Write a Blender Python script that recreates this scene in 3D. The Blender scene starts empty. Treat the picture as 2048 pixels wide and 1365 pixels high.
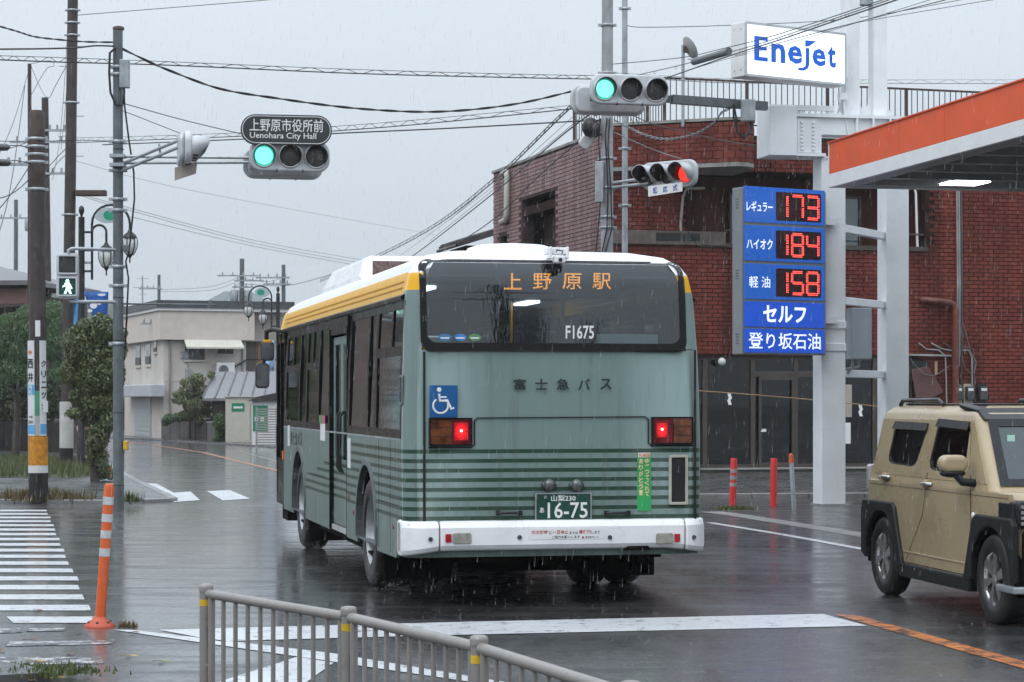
import bpy, bmesh, math, random
from mathutils import Vector, Matrix
R = math.radians
SC = bpy.context.scene
# ---------------------------------------------------------------- camera
FPX, CX, HZ, CH = 4400.0, 1024.0, 798.0, 1.67     # focal length in photo pixels, principal column, horizon row, eye height
cam_d = bpy.data.cameras.new('camera'); cam = bpy.data.objects.new('camera', cam_d)
SC.collection.objects.link(cam); SC.camera = cam
cam.location = (0, 0, CH); cam.rotation_euler = (R(90), 0, 0)
cam_d.sensor_width = 36; cam_d.lens = 36 * FPX / 2048
cam_d.shift_y = (HZ - 682.5) / 2048
cam_d.clip_start = .1; cam_d.clip_end = 3000
# ---------------------------------------------------------------- overcast sky, soft sun, exposure
W = bpy.data.worlds.new('World'); SC.world = W; W.use_nodes = True
wn, wl = W.node_tree.nodes, W.node_tree.links
bg = wn['Background']; bg.inputs['Strength'].default_value = .1
SUN_EL, SUN_AZ = 52, 215
sky = wn.new('ShaderNodeTexSky'); sky.sky_type = 'NISHITA'; sky.sun_disc = False
sky.sun_elevation = R(SUN_EL); sky.sun_rotation = R(SUN_AZ); sky.dust_density = 6; sky.air_density = 1.5
tc = wn.new('ShaderNodeTexCoord'); sx = wn.new('ShaderNodeSeparateXYZ'); wl.new(tc.outputs['Generated'], sx.inputs[0])
def wmath(op, a, b):
    n = wn.new('ShaderNodeMath'); n.operation = op
    for i, q in enumerate((a, b)):
        if isinstance(q, (int, float)): n.inputs[i].default_value = q
        else: wl.new(q, n.inputs[i])
    return n.outputs[0]
el = wmath('MAXIMUM', sx.outputs['Z'], 0.0)
lum = wmath('ADD', wmath('MULTIPLY', el, 2.0), 1.0)          # overcast sky: zenith three times the horizon
cl = wn.new('ShaderNodeTexNoise'); cl.inputs['Scale'].default_value = 2.2; cl.inputs['Detail'].default_value = 3
cmul = wmath('ADD', wmath('MULTIPLY', cl.outputs['Fac'], .14), .93)
lum = wmath('MULTIPLY', lum, cmul)
vm = wn.new('ShaderNodeVectorMath'); vm.operation = 'SCALE'; vm.inputs[0].default_value = (5.8, 6.48, 7.2); wl.new(lum, vm.inputs['Scale'])
mx = wn.new('ShaderNodeMixRGB'); mx.inputs[0].default_value = .06
wl.new(vm.outputs[0], mx.inputs[1]); wl.new(sky.outputs[0], mx.inputs[2]); wl.new(mx.outputs[0], bg.inputs['Color'])
sun_d = bpy.data.lights.new('sun', 'SUN'); sun = bpy.data.objects.new('sun', sun_d); SC.collection.objects.link(sun)
sun_d.energy = 1.0; sun_d.angle = R(40); sun_d.color = (1, .98, .95)
sun.location = (-10, -20, 40)
_az = R(SUN_AZ); _sd = Vector((math.sin(_az) * math.cos(R(SUN_EL)), math.cos(_az) * math.cos(R(SUN_EL)), math.sin(R(SUN_EL))))
sun.rotation_euler = _sd.to_track_quat('Z', 'Y').to_euler()
SC.view_settings.view_transform = 'Standard'; SC.view_settings.look = 'None'
SC.view_settings.exposure = 0; SC.view_settings.gamma = 1; SC.view_settings.use_curve_mapping = False
SC.cycles.use_denoising = True; SC.cycles.use_adaptive_sampling = True; SC.cycles.adaptive_threshold = .02
SC.cycles.max_bounces = 6; SC.cycles.diffuse_bounces = 2; SC.cycles.glossy_bounces = 3
SC.cycles.transparent_max_bounces = 24; SC.cycles.transmission_bounces = 4; SC.cycles.volume_bounces = 0
SC.cycles.caustics_reflective = False; SC.cycles.caustics_refractive = False
SC.cycles.sample_clamp_indirect = 6
random.seed(7)

# ---------------------------------------------------------------- geometry helpers
def P(px, py, Y): return Vector(((px - CX) / FPX * Y, Y, CH + (HZ - py) / FPX * Y))   # a photo pixel at a known distance
def G(px, py, z=0.0):                                                                 # a photo pixel on the ground
    Y = (CH - z) * FPX / (py - HZ); return Vector(((px - CX) / FPX * Y, Y, z))
def hit(px, py, o, n):                                                                # a photo pixel on a plane
    d = Vector(((px - CX) / FPX, 1, (HZ - py) / FPX)); c = Vector((0, 0, CH))
    o = Vector(o); n = Vector(n); return c + d * ((o - c).dot(n) / d.dot(n))
def hex_lin(h):
    h = h.lstrip('#'); r = []
    for i in (0, 2, 4):
        c = int(h[i:i+2], 16) / 255; r.append(c / 12.92 if c < .04045 else ((c + .055) / 1.055) ** 2.4)
    return (*r, 1)
def lerp_tab(t, x):
    if x <= t[0][0]: return t[0][1]
    for (a, b), (c, d) in zip(t, t[1:]):
        if x <= c: return b + (d - b) * (x - a) / (c - a)
    return t[-1][1]

class MB:
    def __init__(s): s.v = []; s.f = []; s.sm = []; s.mi = []
    def add(s, vs, fs, sm=False, mi=0):
        o = len(s.v); s.v += [tuple(v) for v in vs]
        for f in fs: s.f.append([o + i for i in f]); s.sm.append(sm); s.mi.append(mi)
        return s
    def b2(s, x0, x1, y0, y1, z0, z1, mi=0, M=None):
        vs = [Vector((x, y, z)) for z in (z0, z1) for y in (y0, y1) for x in (x0, x1)]
        if M is not None: vs = [M @ v for v in vs]
        return s.add(vs, [(0, 2, 3, 1), (4, 5, 7, 6), (0, 1, 5, 4), (2, 6, 7, 3), (0, 4, 6, 2), (1, 3, 7, 5)], False, mi)
    def box(s, c, d, mi=0, M=None):
        return s.b2(c[0]-d[0]/2, c[0]+d[0]/2, c[1]-d[1]/2, c[1]+d[1]/2, c[2]-d[2]/2, c[2]+d[2]/2, mi, M)
    def beam(s, p0, p1, w, h, mi=0):                       # a rectangular bar between two points, h along z where it can
        p0, p1 = Vector(p0), Vector(p1); d = (p1 - p0).normalized()
        up = Vector((0, 0, 1)) if abs(d.z) < .99 else Vector((0, 1, 0))
        a = d.cross(up).normalized() * w / 2; b = a.cross(d).normalized() * h / 2
        vs = [p + i * a + j * b for p in (p0, p1) for i, j in ((-1, -1), (1, -1), (1, 1), (-1, 1))]
        return s.add(vs, [(3, 2, 1, 0), (4, 5, 6, 7), (0, 1, 5, 4), (1, 2, 6, 5), (2, 3, 7, 6), (3, 0, 4, 7)], False, mi)
    def tube(s, p0, p1, r0, r1=None, n=12, mi=0, caps=True):
        return s.path([p0, p1], r0, n, mi, caps, [r0, r0 if r1 is None else r1])
    def path(s, pts, r, n=6, mi=0, caps=True, rs=None):
        pts = [Vector(p) for p in pts]; rings = []; a = None
        for i, p in enumerate(pts):
            t = ((pts[i+1] - p) if i == 0 else (p - pts[i-1]) if i == len(pts)-1 else (pts[i+1] - pts[i-1])).normalized()
            if a is None:
                up = Vector((0, 0, 1)) if abs(t.z) < .95 else Vector((1, 0, 0)); a = t.cross(up).normalized()
            else: a = (a - t * a.dot(t)).normalized()
            b = t.cross(a); rr = rs[i] if rs else r
            rings.append([p + (a * math.cos(k * 2 * math.pi / n) + b * math.sin(k * 2 * math.pi / n)) * rr for k in range(n)])
        vs = [q for g in rings for q in g]; fs = []
        for i in range(len(pts) - 1):
            for k in range(n): fs.append((i*n+k, i*n+(k+1) % n, (i+1)*n+(k+1) % n, (i+1)*n+k))
        s.add(vs, fs, True, mi)
        if caps and n > 2: s.add(rings[0], [tuple(range(n))[::-1]], False, mi); s.add(rings[-1], [tuple(range(n))], False, mi)
        return s
    def lathe(s, prof, n=16, c=(0, 0, 0), M=None, mi=0, smooth=True, cap=True):   # prof: (radius, height) pairs
        vs = []; fs = []
        for r, z in prof:
            for k in range(n):
                a = 2 * math.pi * k / n; v = Vector((r * math.cos(a), r * math.sin(a), z))
                vs.append((M @ v if M is not None else v) + Vector(c))
        for i in range(len(prof) - 1):
            for k in range(n): fs.append((i*n+k, i*n+(k+1) % n, (i+1)*n+(k+1) % n, (i+1)*n+k))
        s.add(vs, fs, smooth, mi)
        if cap and prof[0][0] > 1e-5: s.add(vs[:n], [tuple(range(n))[::-1]], False, mi)
        if cap and prof[-1][0] > 1e-5: s.add(vs[-n:], [tuple(range(n))], False, mi)
        return s
    def prism(s, poly, axis, a, b, mi=0):
        def mk(u, v, w): return (w, u, v) if axis == 'x' else (u, w, v) if axis == 'y' else (u, v, w)
        n = len(poly); vs = [mk(u, v, a) for u, v in poly] + [mk(u, v, b) for u, v in poly]
        return s.add(vs, [tuple(range(n))[::-1], tuple(range(n, 2*n))] + [(i, (i+1) % n, n+(i+1) % n, n+i) for i in range(n)], False, mi)
    def ring(s, outer, inner, axis, a, b, mi=0):           # a flat frame between two loops of equal length
        def mk(u, v, w): return (w, u, v) if axis == 'x' else (u, w, v) if axis == 'y' else (u, v, w)
        n = len(outer); vs = [mk(u, v, w) for w in (a, b) for l in (outer, inner) for u, v in l]; fs = []
        for i in range(n):
            j = (i + 1) % n
            fs += [(i, j, n+j, n+i), (2*n+i, 3*n+i, 3*n+j, 2*n+j), (i, 2*n+i, 2*n+j, j), (n+i, n+j, 3*n+j, 3*n+i)]
        return s.add(vs, fs, False, mi)
    def ball(s, c, r, n=10, sz=1.0, mi=0, M=None):
        m = max(4, n // 2)
        return s.lathe([(max(1e-6, r * math.sin(math.pi * i / m)), -r * sz * math.cos(math.pi * i / m)) for i in range(m + 1)], n, c, M, mi)
    def quad(s, a, b, c, d, mi=0): return s.add([a, b, c, d], [(0, 1, 2, 3)], False, mi)
    def xf(s, M): s.v = [tuple(M @ Vector(v)) for v in s.v]; return s
    def build(s, name, mats, parent=None, bev=0, seg=2, loc=None, rz=None, fixn=True):
        me = bpy.data.meshes.new(name); me.from_pydata(s.v, [], s.f)
        me.polygons.foreach_set('use_smooth', s.sm); me.polygons.foreach_set('material_index', s.mi)
        for m in (mats if isinstance(mats, (list, tuple)) else [mats]): me.materials.append(m)
        if fixn:
            bm = bmesh.new(); bm.from_mesh(me); bmesh.ops.recalc_face_normals(bm, faces=bm.faces[:]); bm.to_mesh(me); bm.free()
        me.update(); o = bpy.data.objects.new(name, me); SC.collection.objects.link(o)
        if parent is not None: o.parent = parent
        if loc is not None: o.location = loc
        if rz is not None: o.rotation_euler = (0, 0, rz)
        if bev:
            md = o.modifiers.new('bevel', 'BEVEL'); md.width = bev; md.segments = seg; md.limit_method = 'ANGLE'; md.angle_limit = R(40)
        return o

def tag(o, label=None, cat=None, group=None, kind=None):
    if label: o['label'] = label
    if cat: o['category'] = cat
    if group: o['group'] = group
    if kind: o['kind'] = kind
    return o
def thing(name, label, cat, loc=(0, 0, 0), rz=0, group=None):
    o = bpy.data.objects.new(name, None); SC.collection.objects.link(o); o.empty_display_size = .3
    o.location = loc; o.rotation_euler = (0, 0, rz); return tag(o, label, cat, group)
def clone(o, parent=None):
    c = o.copy(); SC.collection.objects.link(c); c.parent = parent
    for ch in list(o.children): clone(ch, c)
    return c
def rrect(x0, x1, z0, z1, r, n=5):
    out = []
    for cx, cz, a0 in ((x1-r, z0+r, -90), (x1-r, z1-r, 0), (x0+r, z1-r, 90), (x0+r, z0+r, 180)):
        for k in range(n + 1):
            a = R(a0 + 90 * k / n); out.append((cx + r * math.cos(a), cz + r * math.sin(a)))
    return out
def text(body, name, mat, parent, O, U, V, w=None, h=None, bold=0.0, space=1.0, lines=1.0):
    """flat lettering, centred on O, running along U with V up; fitted to width w and/or height h"""
    cu = bpy.data.curves.new('t', 'FONT'); cu.body = body; cu.size = 1; cu.offset = bold; cu.space_character = space; cu.space_line = lines
    cu.resolution_u = 2; cu.align_x = 'CENTER'
    ob = bpy.data.objects.new('t', cu); SC.collection.objects.link(ob)
    me = bpy.data.meshes.new_from_object(ob); bpy.data.objects.remove(ob); bpy.data.curves.remove(cu)
    xs = [v.co.x for v in me.vertices]; ys = [v.co.y for v in me.vertices]
    x0, x1, y0, y1 = min(xs), max(xs), min(ys), max(ys)
    su = (w / (x1 - x0)) if w else None; sv = (h / (y1 - y0)) if h else None
    su = su or sv; sv = sv or su
    O, U, V = Vector(O), Vector(U).normalized(), Vector(V).normalized()
    for v in me.vertices:
        v.co = O + U * ((v.co.x - (x0 + x1) / 2) * su) + V * ((v.co.y - (y0 + y1) / 2) * sv)
    me.name = name; me.materials.clear(); me.materials.append(mat); me.update()
    o = bpy.data.objects.new(name, me); SC.collection.objects.link(o)
    if parent is not None: o.parent = parent
    return o

# ---------------------------------------------------------------- materials
def nt(name):
    m = bpy.data.materials.new(name); m.use_nodes = True
    return m, m.node_tree.nodes, m.node_tree.links, m.node_tree.nodes['Principled BSDF']
def node(N, typ, **kw):
    n = N.new(typ)
    for k, v in kw.items():
        if k.startswith('_'): setattr(n, k[1:], v)
        else: n.inputs[k.replace('_', ' ')].default_value = v
    return n
def mth(N, L, op, *a):
    n = N.new('ShaderNodeMath'); n.operation = op
    for i, q in enumerate(a):
        if isinstance(q, (int, float)): n.inputs[i].default_value = q
        else: L.new(q, n.inputs[i])
    return n.outputs[0]
def ramp(N, L, src, stops):
    n = N.new('ShaderNodeValToRGB'); e = n.color_ramp.elements
    while len(e) < len(stops): e.new(.5)
    for x, (p, c) in zip(e, stops): x.position = p; x.color = c if len(c) == 4 else (*c, 1)
    L.new(src, n.inputs[0]); return n.outputs[0]
def mix(N, L, fac, a, b):
    n = N.new('ShaderNodeMixRGB')
    for i, q in enumerate((fac, a, b)):
        if isinstance(q, (int, float)): n.inputs[i].default_value = q
        elif isinstance(q, tuple): n.inputs[i].default_value = q if len(q) == 4 else (*q, 1)
        else: L.new(q, n.inputs[i])
    return n.outputs[0]
def mat(name, col, rough=.5, metal=0.0, var=.12, scale=3.0, bump=0.0, bscale=60.0, coat=0.0, spec=.5, dirt=None, dscale=1.2, emit=None, estr=1.0, rvar=0.12, streak=0.0):
    m, N, L, b = nt(name)
    if isinstance(col, str): col = hex_lin(col)
    tcn = N.new('ShaderNodeTexCoord').outputs['Object']
    n1 = node(N, 'ShaderNodeTexNoise', Scale=scale, Detail=6.0, Roughness=.62); L.new(tcn, n1.inputs['Vector'])
    d = tuple(max(0, c * (1 - var * 2)) for c in col[:3]); u = tuple(min(1, c * (1 + var)) for c in col[:3])
    c = ramp(N, L, n1.outputs['Fac'], [(.3, d), (.7, u)])
    if dirt is not None:
        n2 = node(N, 'ShaderNodeTexNoise', Scale=dscale, Detail=8.0, Roughness=.7)
        mp = N.new('ShaderNodeMapping'); mp.inputs['Scale'].default_value = (1, 1, .25 if streak else 1); L.new(tcn, mp.inputs[0]); L.new(mp.outputs[0], n2.inputs['Vector'])
        f = ramp(N, L, n2.outputs['Fac'], [(.5, (0, 0, 0)), (.72, (.8, .8, .8))])
        c = mix(N, L, f, c, hex_lin(dirt) if isinstance(dirt, str) else dirt)
    L.new(c, b.inputs['Base Color'])
    rr = ramp(N, L, n1.outputs['Fac'], [(.25, (max(.02, rough - rvar),) * 3), (.75, (min(1, rough + rvar),) * 3)]); L.new(rr, b.inputs['Roughness'])
    b.inputs['Metallic'].default_value = metal; b.inputs['Coat Weight'].default_value = coat; b.inputs['Coat Roughness'].default_value = .06
    b.inputs['Specular IOR Level'].default_value = spec
    if bump:
        n3 = node(N, 'ShaderNodeTexNoise', Scale=bscale, Detail=4.0); L.new(tcn, n3.inputs['Vector'])
        bp = node(N, 'ShaderNodeBump', Strength=bump, Distance=.01); L.new(n3.outputs['Fac'], bp.inputs['Height']); L.new(bp.outputs[0], b.inputs['Normal'])
    if emit is not None:
        b.inputs['Emission Color'].default_value = hex_lin(emit) if isinstance(emit, str) else (*emit[:3], 1); b.inputs['Emission Strength'].default_value = estr
    return m
def emis(name, col, s):
    m, N, L, b = nt(name); c = hex_lin(col) if isinstance(col, str) else col
    b.inputs['Base Color'].default_value = (*c[:3], 1); b.inputs['Emission Color'].default_value = (*c[:3], 1); b.inputs['Emission Strength'].default_value = s; b.inputs['Roughness'].default_value = .4
    return m
def glass(name, tint, refl=1.0, rough=.02, body=0.0, r0=.07):      # a tinted pane: part see-through, mirror by fresnel
    m, N, L, b = nt(name); N.remove(b); out = N['Material Output']
    t = N.new('ShaderNodeBsdfTransparent'); t.inputs[0].default_value = (*tint, 1)
    g = N.new('ShaderNodeBsdfGlossy'); g.inputs['Roughness'].default_value = rough; g.inputs['Color'].default_value = (refl * .92, refl * .97, refl, 1)
    tcn = N.new('ShaderNodeTexCoord').outputs['Object']
    n1 = node(N, 'ShaderNodeTexNoise', Scale=34.0, Detail=2.0); L.new(tcn, n1.inputs['Vector'])
    mp = N.new('ShaderNodeMapping'); mp.inputs['Scale'].default_value = (1, 1, .22); L.new(tcn, mp.inputs[0]); L.new(mp.outputs[0], n1.inputs['Vector'])
    bp = node(N, 'ShaderNodeBump', Strength=.06, Distance=.004); L.new(n1.outputs['Fac'], bp.inputs['Height']); L.new(bp.outputs[0], g.inputs['Normal'])
    lw = N.new('ShaderNodeLayerWeight'); lw.inputs[0].default_value = .5
    fac = mth(N, L, 'ADD', mth(N, L, 'MULTIPLY', mth(N, L, 'POWER', lw.outputs['Facing'], 4.5), 1 - r0), r0)
    mxs = N.new('ShaderNodeMixShader'); L.new(fac, mxs.inputs[0]); L.new(t.outputs[0], mxs.inputs[1]); L.new(g.outputs[0], mxs.inputs[2])
    res = mxs
    if body:
        df = N.new('ShaderNodeBsdfDiffuse'); df.inputs[0].default_value = (.35, .42, .42, 1)
        m2 = N.new('ShaderNodeMixShader'); m2.inputs[0].default_value = body; L.new(mxs.outputs[0], m2.inputs[1]); L.new(df.outputs[0], m2.inputs[2]); res = m2
    L.new(res.outputs[0], out.inputs[0]); return m
def foliage(name, c0, c1, c2):
    m, N, L, b = nt(name); g = N.new('ShaderNodeNewGeometry')
    n1 = node(N, 'ShaderNodeTexNoise', Scale=1.4, Detail=3.0); L.new(N.new('ShaderNodeTexCoord').outputs['Object'], n1.inputs['Vector'])
    f = mth(N, L, 'ADD', mth(N, L, 'MULTIPLY', g.outputs['Random Per Island'], .6), mth(N, L, 'MULTIPLY', n1.outputs['Fac'], .45))
    L.new(ramp(N, L, f, [(.2, c0), (.55, c1), (.95, c2)]), b.inputs['Base Color'])
    b.inputs['Roughness'].default_value = .38; b.inputs['Subsurface Weight'].default_value = 0
    tr = N.new('ShaderNodeBsdfTranslucent'); tr.inputs[0].default_value = (*c2[:3], 1)
    ms = N.new('ShaderNodeMixShader'); ms.inputs[0].default_value = .22
    L.new(b.outputs[0], ms.inputs[1]); L.new(tr.outputs[0], ms.inputs[2]); L.new(ms.outputs[0], N['Material Output'].inputs[0])
    return m
def asphalt_mat():
    m, N, L, b = nt('wet_asphalt'); co = N.new('ShaderNodeTexCoord').outputs['Object']
    mul = lambda x, y: mth(N, L, 'MULTIPLY', x, y); add = lambda x, y: mth(N, L, 'ADD', x, y)
    mp = N.new('ShaderNodeMapping'); mp.inputs['Rotation'].default_value = (0, 0, R(-12)); mp.inputs['Scale'].default_value = (1.0, .30, 1); L.new(co, mp.inputs[0])
    big = node(N, 'ShaderNodeTexNoise', Scale=.42, Detail=5.0, Roughness=.55); L.new(mp.outputs[0], big.inputs['Vector'])
    mid = node(N, 'ShaderNodeTexNoise', Scale=3.0, Detail=7.0, Roughness=.7); L.new(mp.outputs[0], mid.inputs['Vector'])
    agg = node(N, 'ShaderNodeTexVoronoi', Scale=55.0); L.new(co, agg.inputs['Vector'])
    fin = node(N, 'ShaderNodeTexNoise', Scale=26.0, Detail=6.0, Roughness=.8); L.new(co, fin.inputs['Vector'])
    # standing water lies along the left lane and the gutter, where the road dips
    s = N.new('ShaderNodeSeparateXYZ'); L.new(co, s.inputs[0])
    def dip(cx, cy, rx, ry, amt):
        lx = add(mul(mth(N, L, 'SUBTRACT', s.outputs[0], cx), .9787), mul(mth(N, L, 'SUBTRACT', s.outputs[1], cy), .2055)); ly = add(mul(mth(N, L, 'SUBTRACT', s.outputs[0], cx), -.2055), mul(mth(N, L, 'SUBTRACT', s.outputs[1], cy), .9787))
        d = add(mth(N, L, 'POWER', mul(lx, 1 / rx), 2.0), mth(N, L, 'POWER', mul(ly, 1 / ry), 2.0)); return mul(mth(N, L, 'MAXIMUM', mth(N, L, 'SUBTRACT', 1.0, d), 0.0), amt)
    lo = add(add(dip(-3.2, 25, 3.2, 15, .26), dip(-9, 62, 6, 28, .26)), dip(1.8, 14.0, 1.6, 2.2, .06))
    wet = add(add(mul(big.outputs['Fac'], .72), mul(mid.outputs['Fac'], .28)), lo)
    pud = ramp(N, L, wet, [(.47, (0, 0, 0)), (.60, (1, 1, 1))])
    base = ramp(N, L, add(mul(agg.outputs['Distance'], .6), mul(fin.outputs['Fac'], .5)), [(.15, (.016, .017, .019)), (.65, (.07, .071, .075))])
    base = mix(N, L, mul(mid.outputs['Fac'], .6), base, (.03, .03, .033))
    base = mix(N, L, mul(pud, .55), base, (.012, .013, .014))
    L.new(base, b.inputs['Base Color'])
    # damp aggregate under a film of water; the film is smoother where water stands
    L.new(ramp(N, L, fin.outputs['Fac'], [(.3, (.22,) * 3), (.7, (.48,) * 3)]), b.inputs['Roughness']); b.inputs['IOR'].default_value = 1.45
    b.inputs['Coat IOR'].default_value = 1.38
    mp2 = N.new('ShaderNodeMapping'); mp2.inputs['Scale'].default_value = (.55, 2.4, 1); mp2.inputs['Rotation'].default_value = (0, 0, R(-3)); L.new(co, mp2.inputs[0])
    stk = node(N, 'ShaderNodeTexNoise', Scale=1.1, Detail=8.0, Roughness=.68); L.new(mp2.outputs[0], stk.inputs['Vector'])
    film = ramp(N, L, add(stk.outputs['Fac'], mul(pud, .06)), [(.42, (.12,) * 3), (.58, (1,) * 3)])
    dry = mth(N, L, 'SUBTRACT', 1.0, mul(pud, .85)); grain = node(N, 'ShaderNodeTexNoise', Scale=19.0, Detail=7.0, Roughness=.85); L.new(co, grain.inputs['Vector'])
    gr = ramp(N, L, grain.outputs['Fac'], [(.40, (.15,) * 3), (.58, (1,) * 3)])
    L.new(mth(N, L, 'MULTIPLY', film, mth(N, L, 'SUBTRACT', 1.0, mul(mth(N, L, 'SUBTRACT', 1.0, gr), dry))), b.inputs['Coat Weight'])
    L.new(ramp(N, L, add(mul(pud, .85), mul(mth(N, L, 'SUBTRACT', mid.outputs['Fac'], .5), .6)), [(0, (.13,) * 3), (.85, (.09,) * 3)]), b.inputs['Coat Roughness'])
    rip = node(N, 'ShaderNodeTexNoise', Scale=5.0, Detail=6.0, Roughness=.7); mp3 = N.new('ShaderNodeMapping'); mp3.inputs['Scale'].default_value = (1.0, 2.6, 1); L.new(co, mp3.inputs[0]); L.new(mp3.outputs[0], rip.inputs['Vector'])
    b1 = node(N, 'ShaderNodeBump', Strength=.6, Distance=.006); L.new(mul(add(mul(agg.outputs['Distance'], .7), mul(fin.outputs['Fac'], 1.3)), dry), b1.inputs['Height']); L.new(b1.outputs[0], b.inputs['Normal'])
    b2 = node(N, 'ShaderNodeBump', Strength=.17, Distance=.006); L.new(add(rip.outputs['Fac'], mul(mul(grain.outputs['Fac'], .7), dry)), b2.inputs['Height'])
    L.new(b2.outputs[0], b.inputs['Coat Normal']); return m
def road_paint(name, col, wear):
    m, N, L, b = nt(name); co = N.new('ShaderNodeTexCoord').outputs['Object']
    n1 = node(N, 'ShaderNodeTexNoise', Scale=7.0, Detail=9.0, Roughness=.75); L.new(co, n1.inputs['Vector'])
    n2 = node(N, 'ShaderNodeTexNoise', Scale=60.0, Detail=3.0); L.new(co, n2.inputs['Vector'])
    f = ramp(N, L, mth(N, L, 'ADD', mth(N, L, 'MULTIPLY', n1.outputs['Fac'], .75), mth(N, L, 'MULTIPLY', n2.outputs['Fac'], .25)), [(wear, (0, 0, 0)), (wear + .07, (1, 1, 1))])
    n3 = node(N, 'ShaderNodeTexNoise', Scale=1.5, Detail=5.0); L.new(co, n3.inputs['Vector'])
    col = hex_lin(col); c = mix(N, L, n3.outputs['Fac'], tuple(x * .72 for x in col[:3]), col[:3])
    L.new(mix(N, L, f, (.03, .03, .033), c), b.inputs['Base Color']); b.inputs['Roughness'].default_value = .3
    bp = node(N, 'ShaderNodeBump', Strength=.25, Distance=.004); L.new(n2.outputs['Fac'], bp.inputs['Height']); L.new(bp.outputs[0], b.inputs['Normal'])
    return m
def brick_mat(name, c0, c1, c2):
    m, N, L, b = nt(name); oi = N.new('ShaderNodeObjectInfo'); g = N.new('ShaderNodeNewGeometry')
    f = mth(N, L, 'FRACT', mth(N, L, 'ADD', oi.outputs['Random'], g.outputs['Random Per Island']))
    n1 = node(N, 'ShaderNodeTexNoise', Scale=.7, Detail=7.0, Roughness=.65); L.new(g.outputs['Position'], n1.inputs['Vector'])
    f = mth(N, L, 'ADD', mth(N, L, 'MULTIPLY', f, .26), mth(N, L, 'MULTIPLY', n1.outputs['Fac'], .78))
    mp = N.new('ShaderNodeMapping'); mp.inputs['Scale'].default_value = (1.6, 1.6, .16); L.new(g.outputs['Position'], mp.inputs[0])
    n4 = node(N, 'ShaderNodeTexNoise', Scale=1.0, Detail=8.0, Roughness=.7); L.new(mp.outputs[0], n4.inputs['Vector'])
    st = ramp(N, L, n4.outputs['Fac'], [(.40, (.45, .42, .42)), (.58, (1, 1, 1)), (.80, (1.0, .98, .96))])
    mm = N.new('ShaderNodeMixRGB'); mm.blend_type = 'MULTIPLY'; mm.inputs[0].default_value = .8; L.new(ramp(N, L, f, [(.25, c0), (.55, c1), (.85, c2)]), mm.inputs[1]); L.new(st, mm.inputs[2])
    L.new(mm.outputs[0], b.inputs['Base Color'])
    b.inputs['Roughness'].default_value = .5; b.inputs['Specular IOR Level'].default_value = .22
    n2 = node(N, 'ShaderNodeTexNoise', Scale=90.0, Detail=2.0); L.new(g.outputs['Position'], n2.inputs['Vector'])
    bp = node(N, 'ShaderNodeBump', Strength=.3, Distance=.004); L.new(n2.outputs['Fac'], bp.inputs['Height']); L.new(bp.outputs[0], b.inputs['Normal'])
    return m

M = {}
M['asphalt'] = asphalt_mat()
M['ground'] = mat('wet_ground', (.07, .07, .072, 1), .34, var=.25, scale=.8, bump=.3, bscale=70, dirt=(.035, .036, .03, 1), dscale=.5)
M['pavement'] = mat('wet_pavement', (.085, .088, .09, 1), .26, var=.2, scale=1.5, bump=.35, bscale=90, dirt=(.03, .03, .03, 1), dscale=.7, rvar=.14)
M['kerb'] = mat('kerb_concrete', (.26, .26, .255, 1), .42, var=.2, scale=4, bump=.3, dirt=(.09, .09, .075, 1), dscale=2)
M['concrete'] = mat('concrete', (.3, .29, .275, 1), .6, var=.15, scale=3, bump=.25, dirt=(.12, .11, .09, 1), dscale=1.5, streak=1)
M['line_white'] = road_paint('line_white', '#d8dadd', .39)
M['line_worn'] = road_paint('line_worn', '#d0d0d2', .49)
M['line_orange'] = road_paint('line_orange', '#d9803f', .45)
M['galv'] = mat('galvanised_steel', (.42, .45, .47, 1), .42, .55, var=.14, scale=6, bump=.1, dirt=(.2, .21, .21, 1), dscale=3, streak=1)
M['pole_grey'] = mat('grey_painted_steel', (.13, .15, .16, 1), .4, .1, var=.15, scale=5, dirt=(.055, .05, .045, 1), dscale=2, streak=1)
M['pole_conc'] = mat('pole_concrete', (.36, .38, .39, 1), .5, 0, var=.12, scale=4, bump=.2, dirt=(.2, .2, .19, 1), dscale=2, streak=1)
M['pole_brown'] = mat('pole_brown', (.055, .041, .038, 1), .5, 0, var=.25, scale=5, bump=.3, dirt=(.035, .03, .03, 1), dscale=2, streak=1)
M['rust'] = mat('rusty_steel', (.085, .052, .042, 1), .6, .1, var=.3, scale=6, bump=.3, dirt=(.05, .04, .04, 1), dscale=3)
M['black_metal'] = mat('black_metal', (.018, .02, .02, 1), .35, .2, var=.2)
M['cable'] = mat('cable_black', (.016, .017, .018, 1), .45, 0, var=.2)
M['cable_grey'] = mat('cable_grey', (.22, .23, .24, 1), .45, .2, var=.2)
M['white_steel'] = mat('white_painted_steel', (.82, .84, .86, 1), .38, 0, var=.05, scale=2, bump=.05, bscale=40, dirt=(.68, .69, .69, 1), dscale=1.3, streak=1)
M['sig_grey'] = mat('signal_housing', (.56, .58, .6, 1), .35, .1, var=.08, scale=5, dirt=(.36, .37, .37, 1), dscale=3, streak=1)
M['sig_dark'] = mat('signal_dark', (.012, .012, .013, 1), .35, 0)
M['lens_dark'] = mat('lens_unlit', (.035, .037, .037, 1), .12, 0, var=.2, scale=20, bump=.6, bscale=90)
M['green_on'] = emis('green_led', (.42, 1.0, .86), 2.6)
M['green_glow'] = emis('green_lens', (.0, .50, .38), .62)
M['red_on'] = emis('red_led', (1, .06, .035), 3.0)
M['red_glow'] = emis('red_lens', (.7, .02, .015), .5)
M['white'] = mat('white_plain', (.8, .8, .8, 1), .4, 0, var=.04)
M['black'] = mat('black_plain', (.012, .012, .013, 1), .4, 0)
M['rubber'] = mat('tyre_rubber', (.017, .017, .018, 1), .5, 0, var=.25, scale=8, bump=.2)
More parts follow.
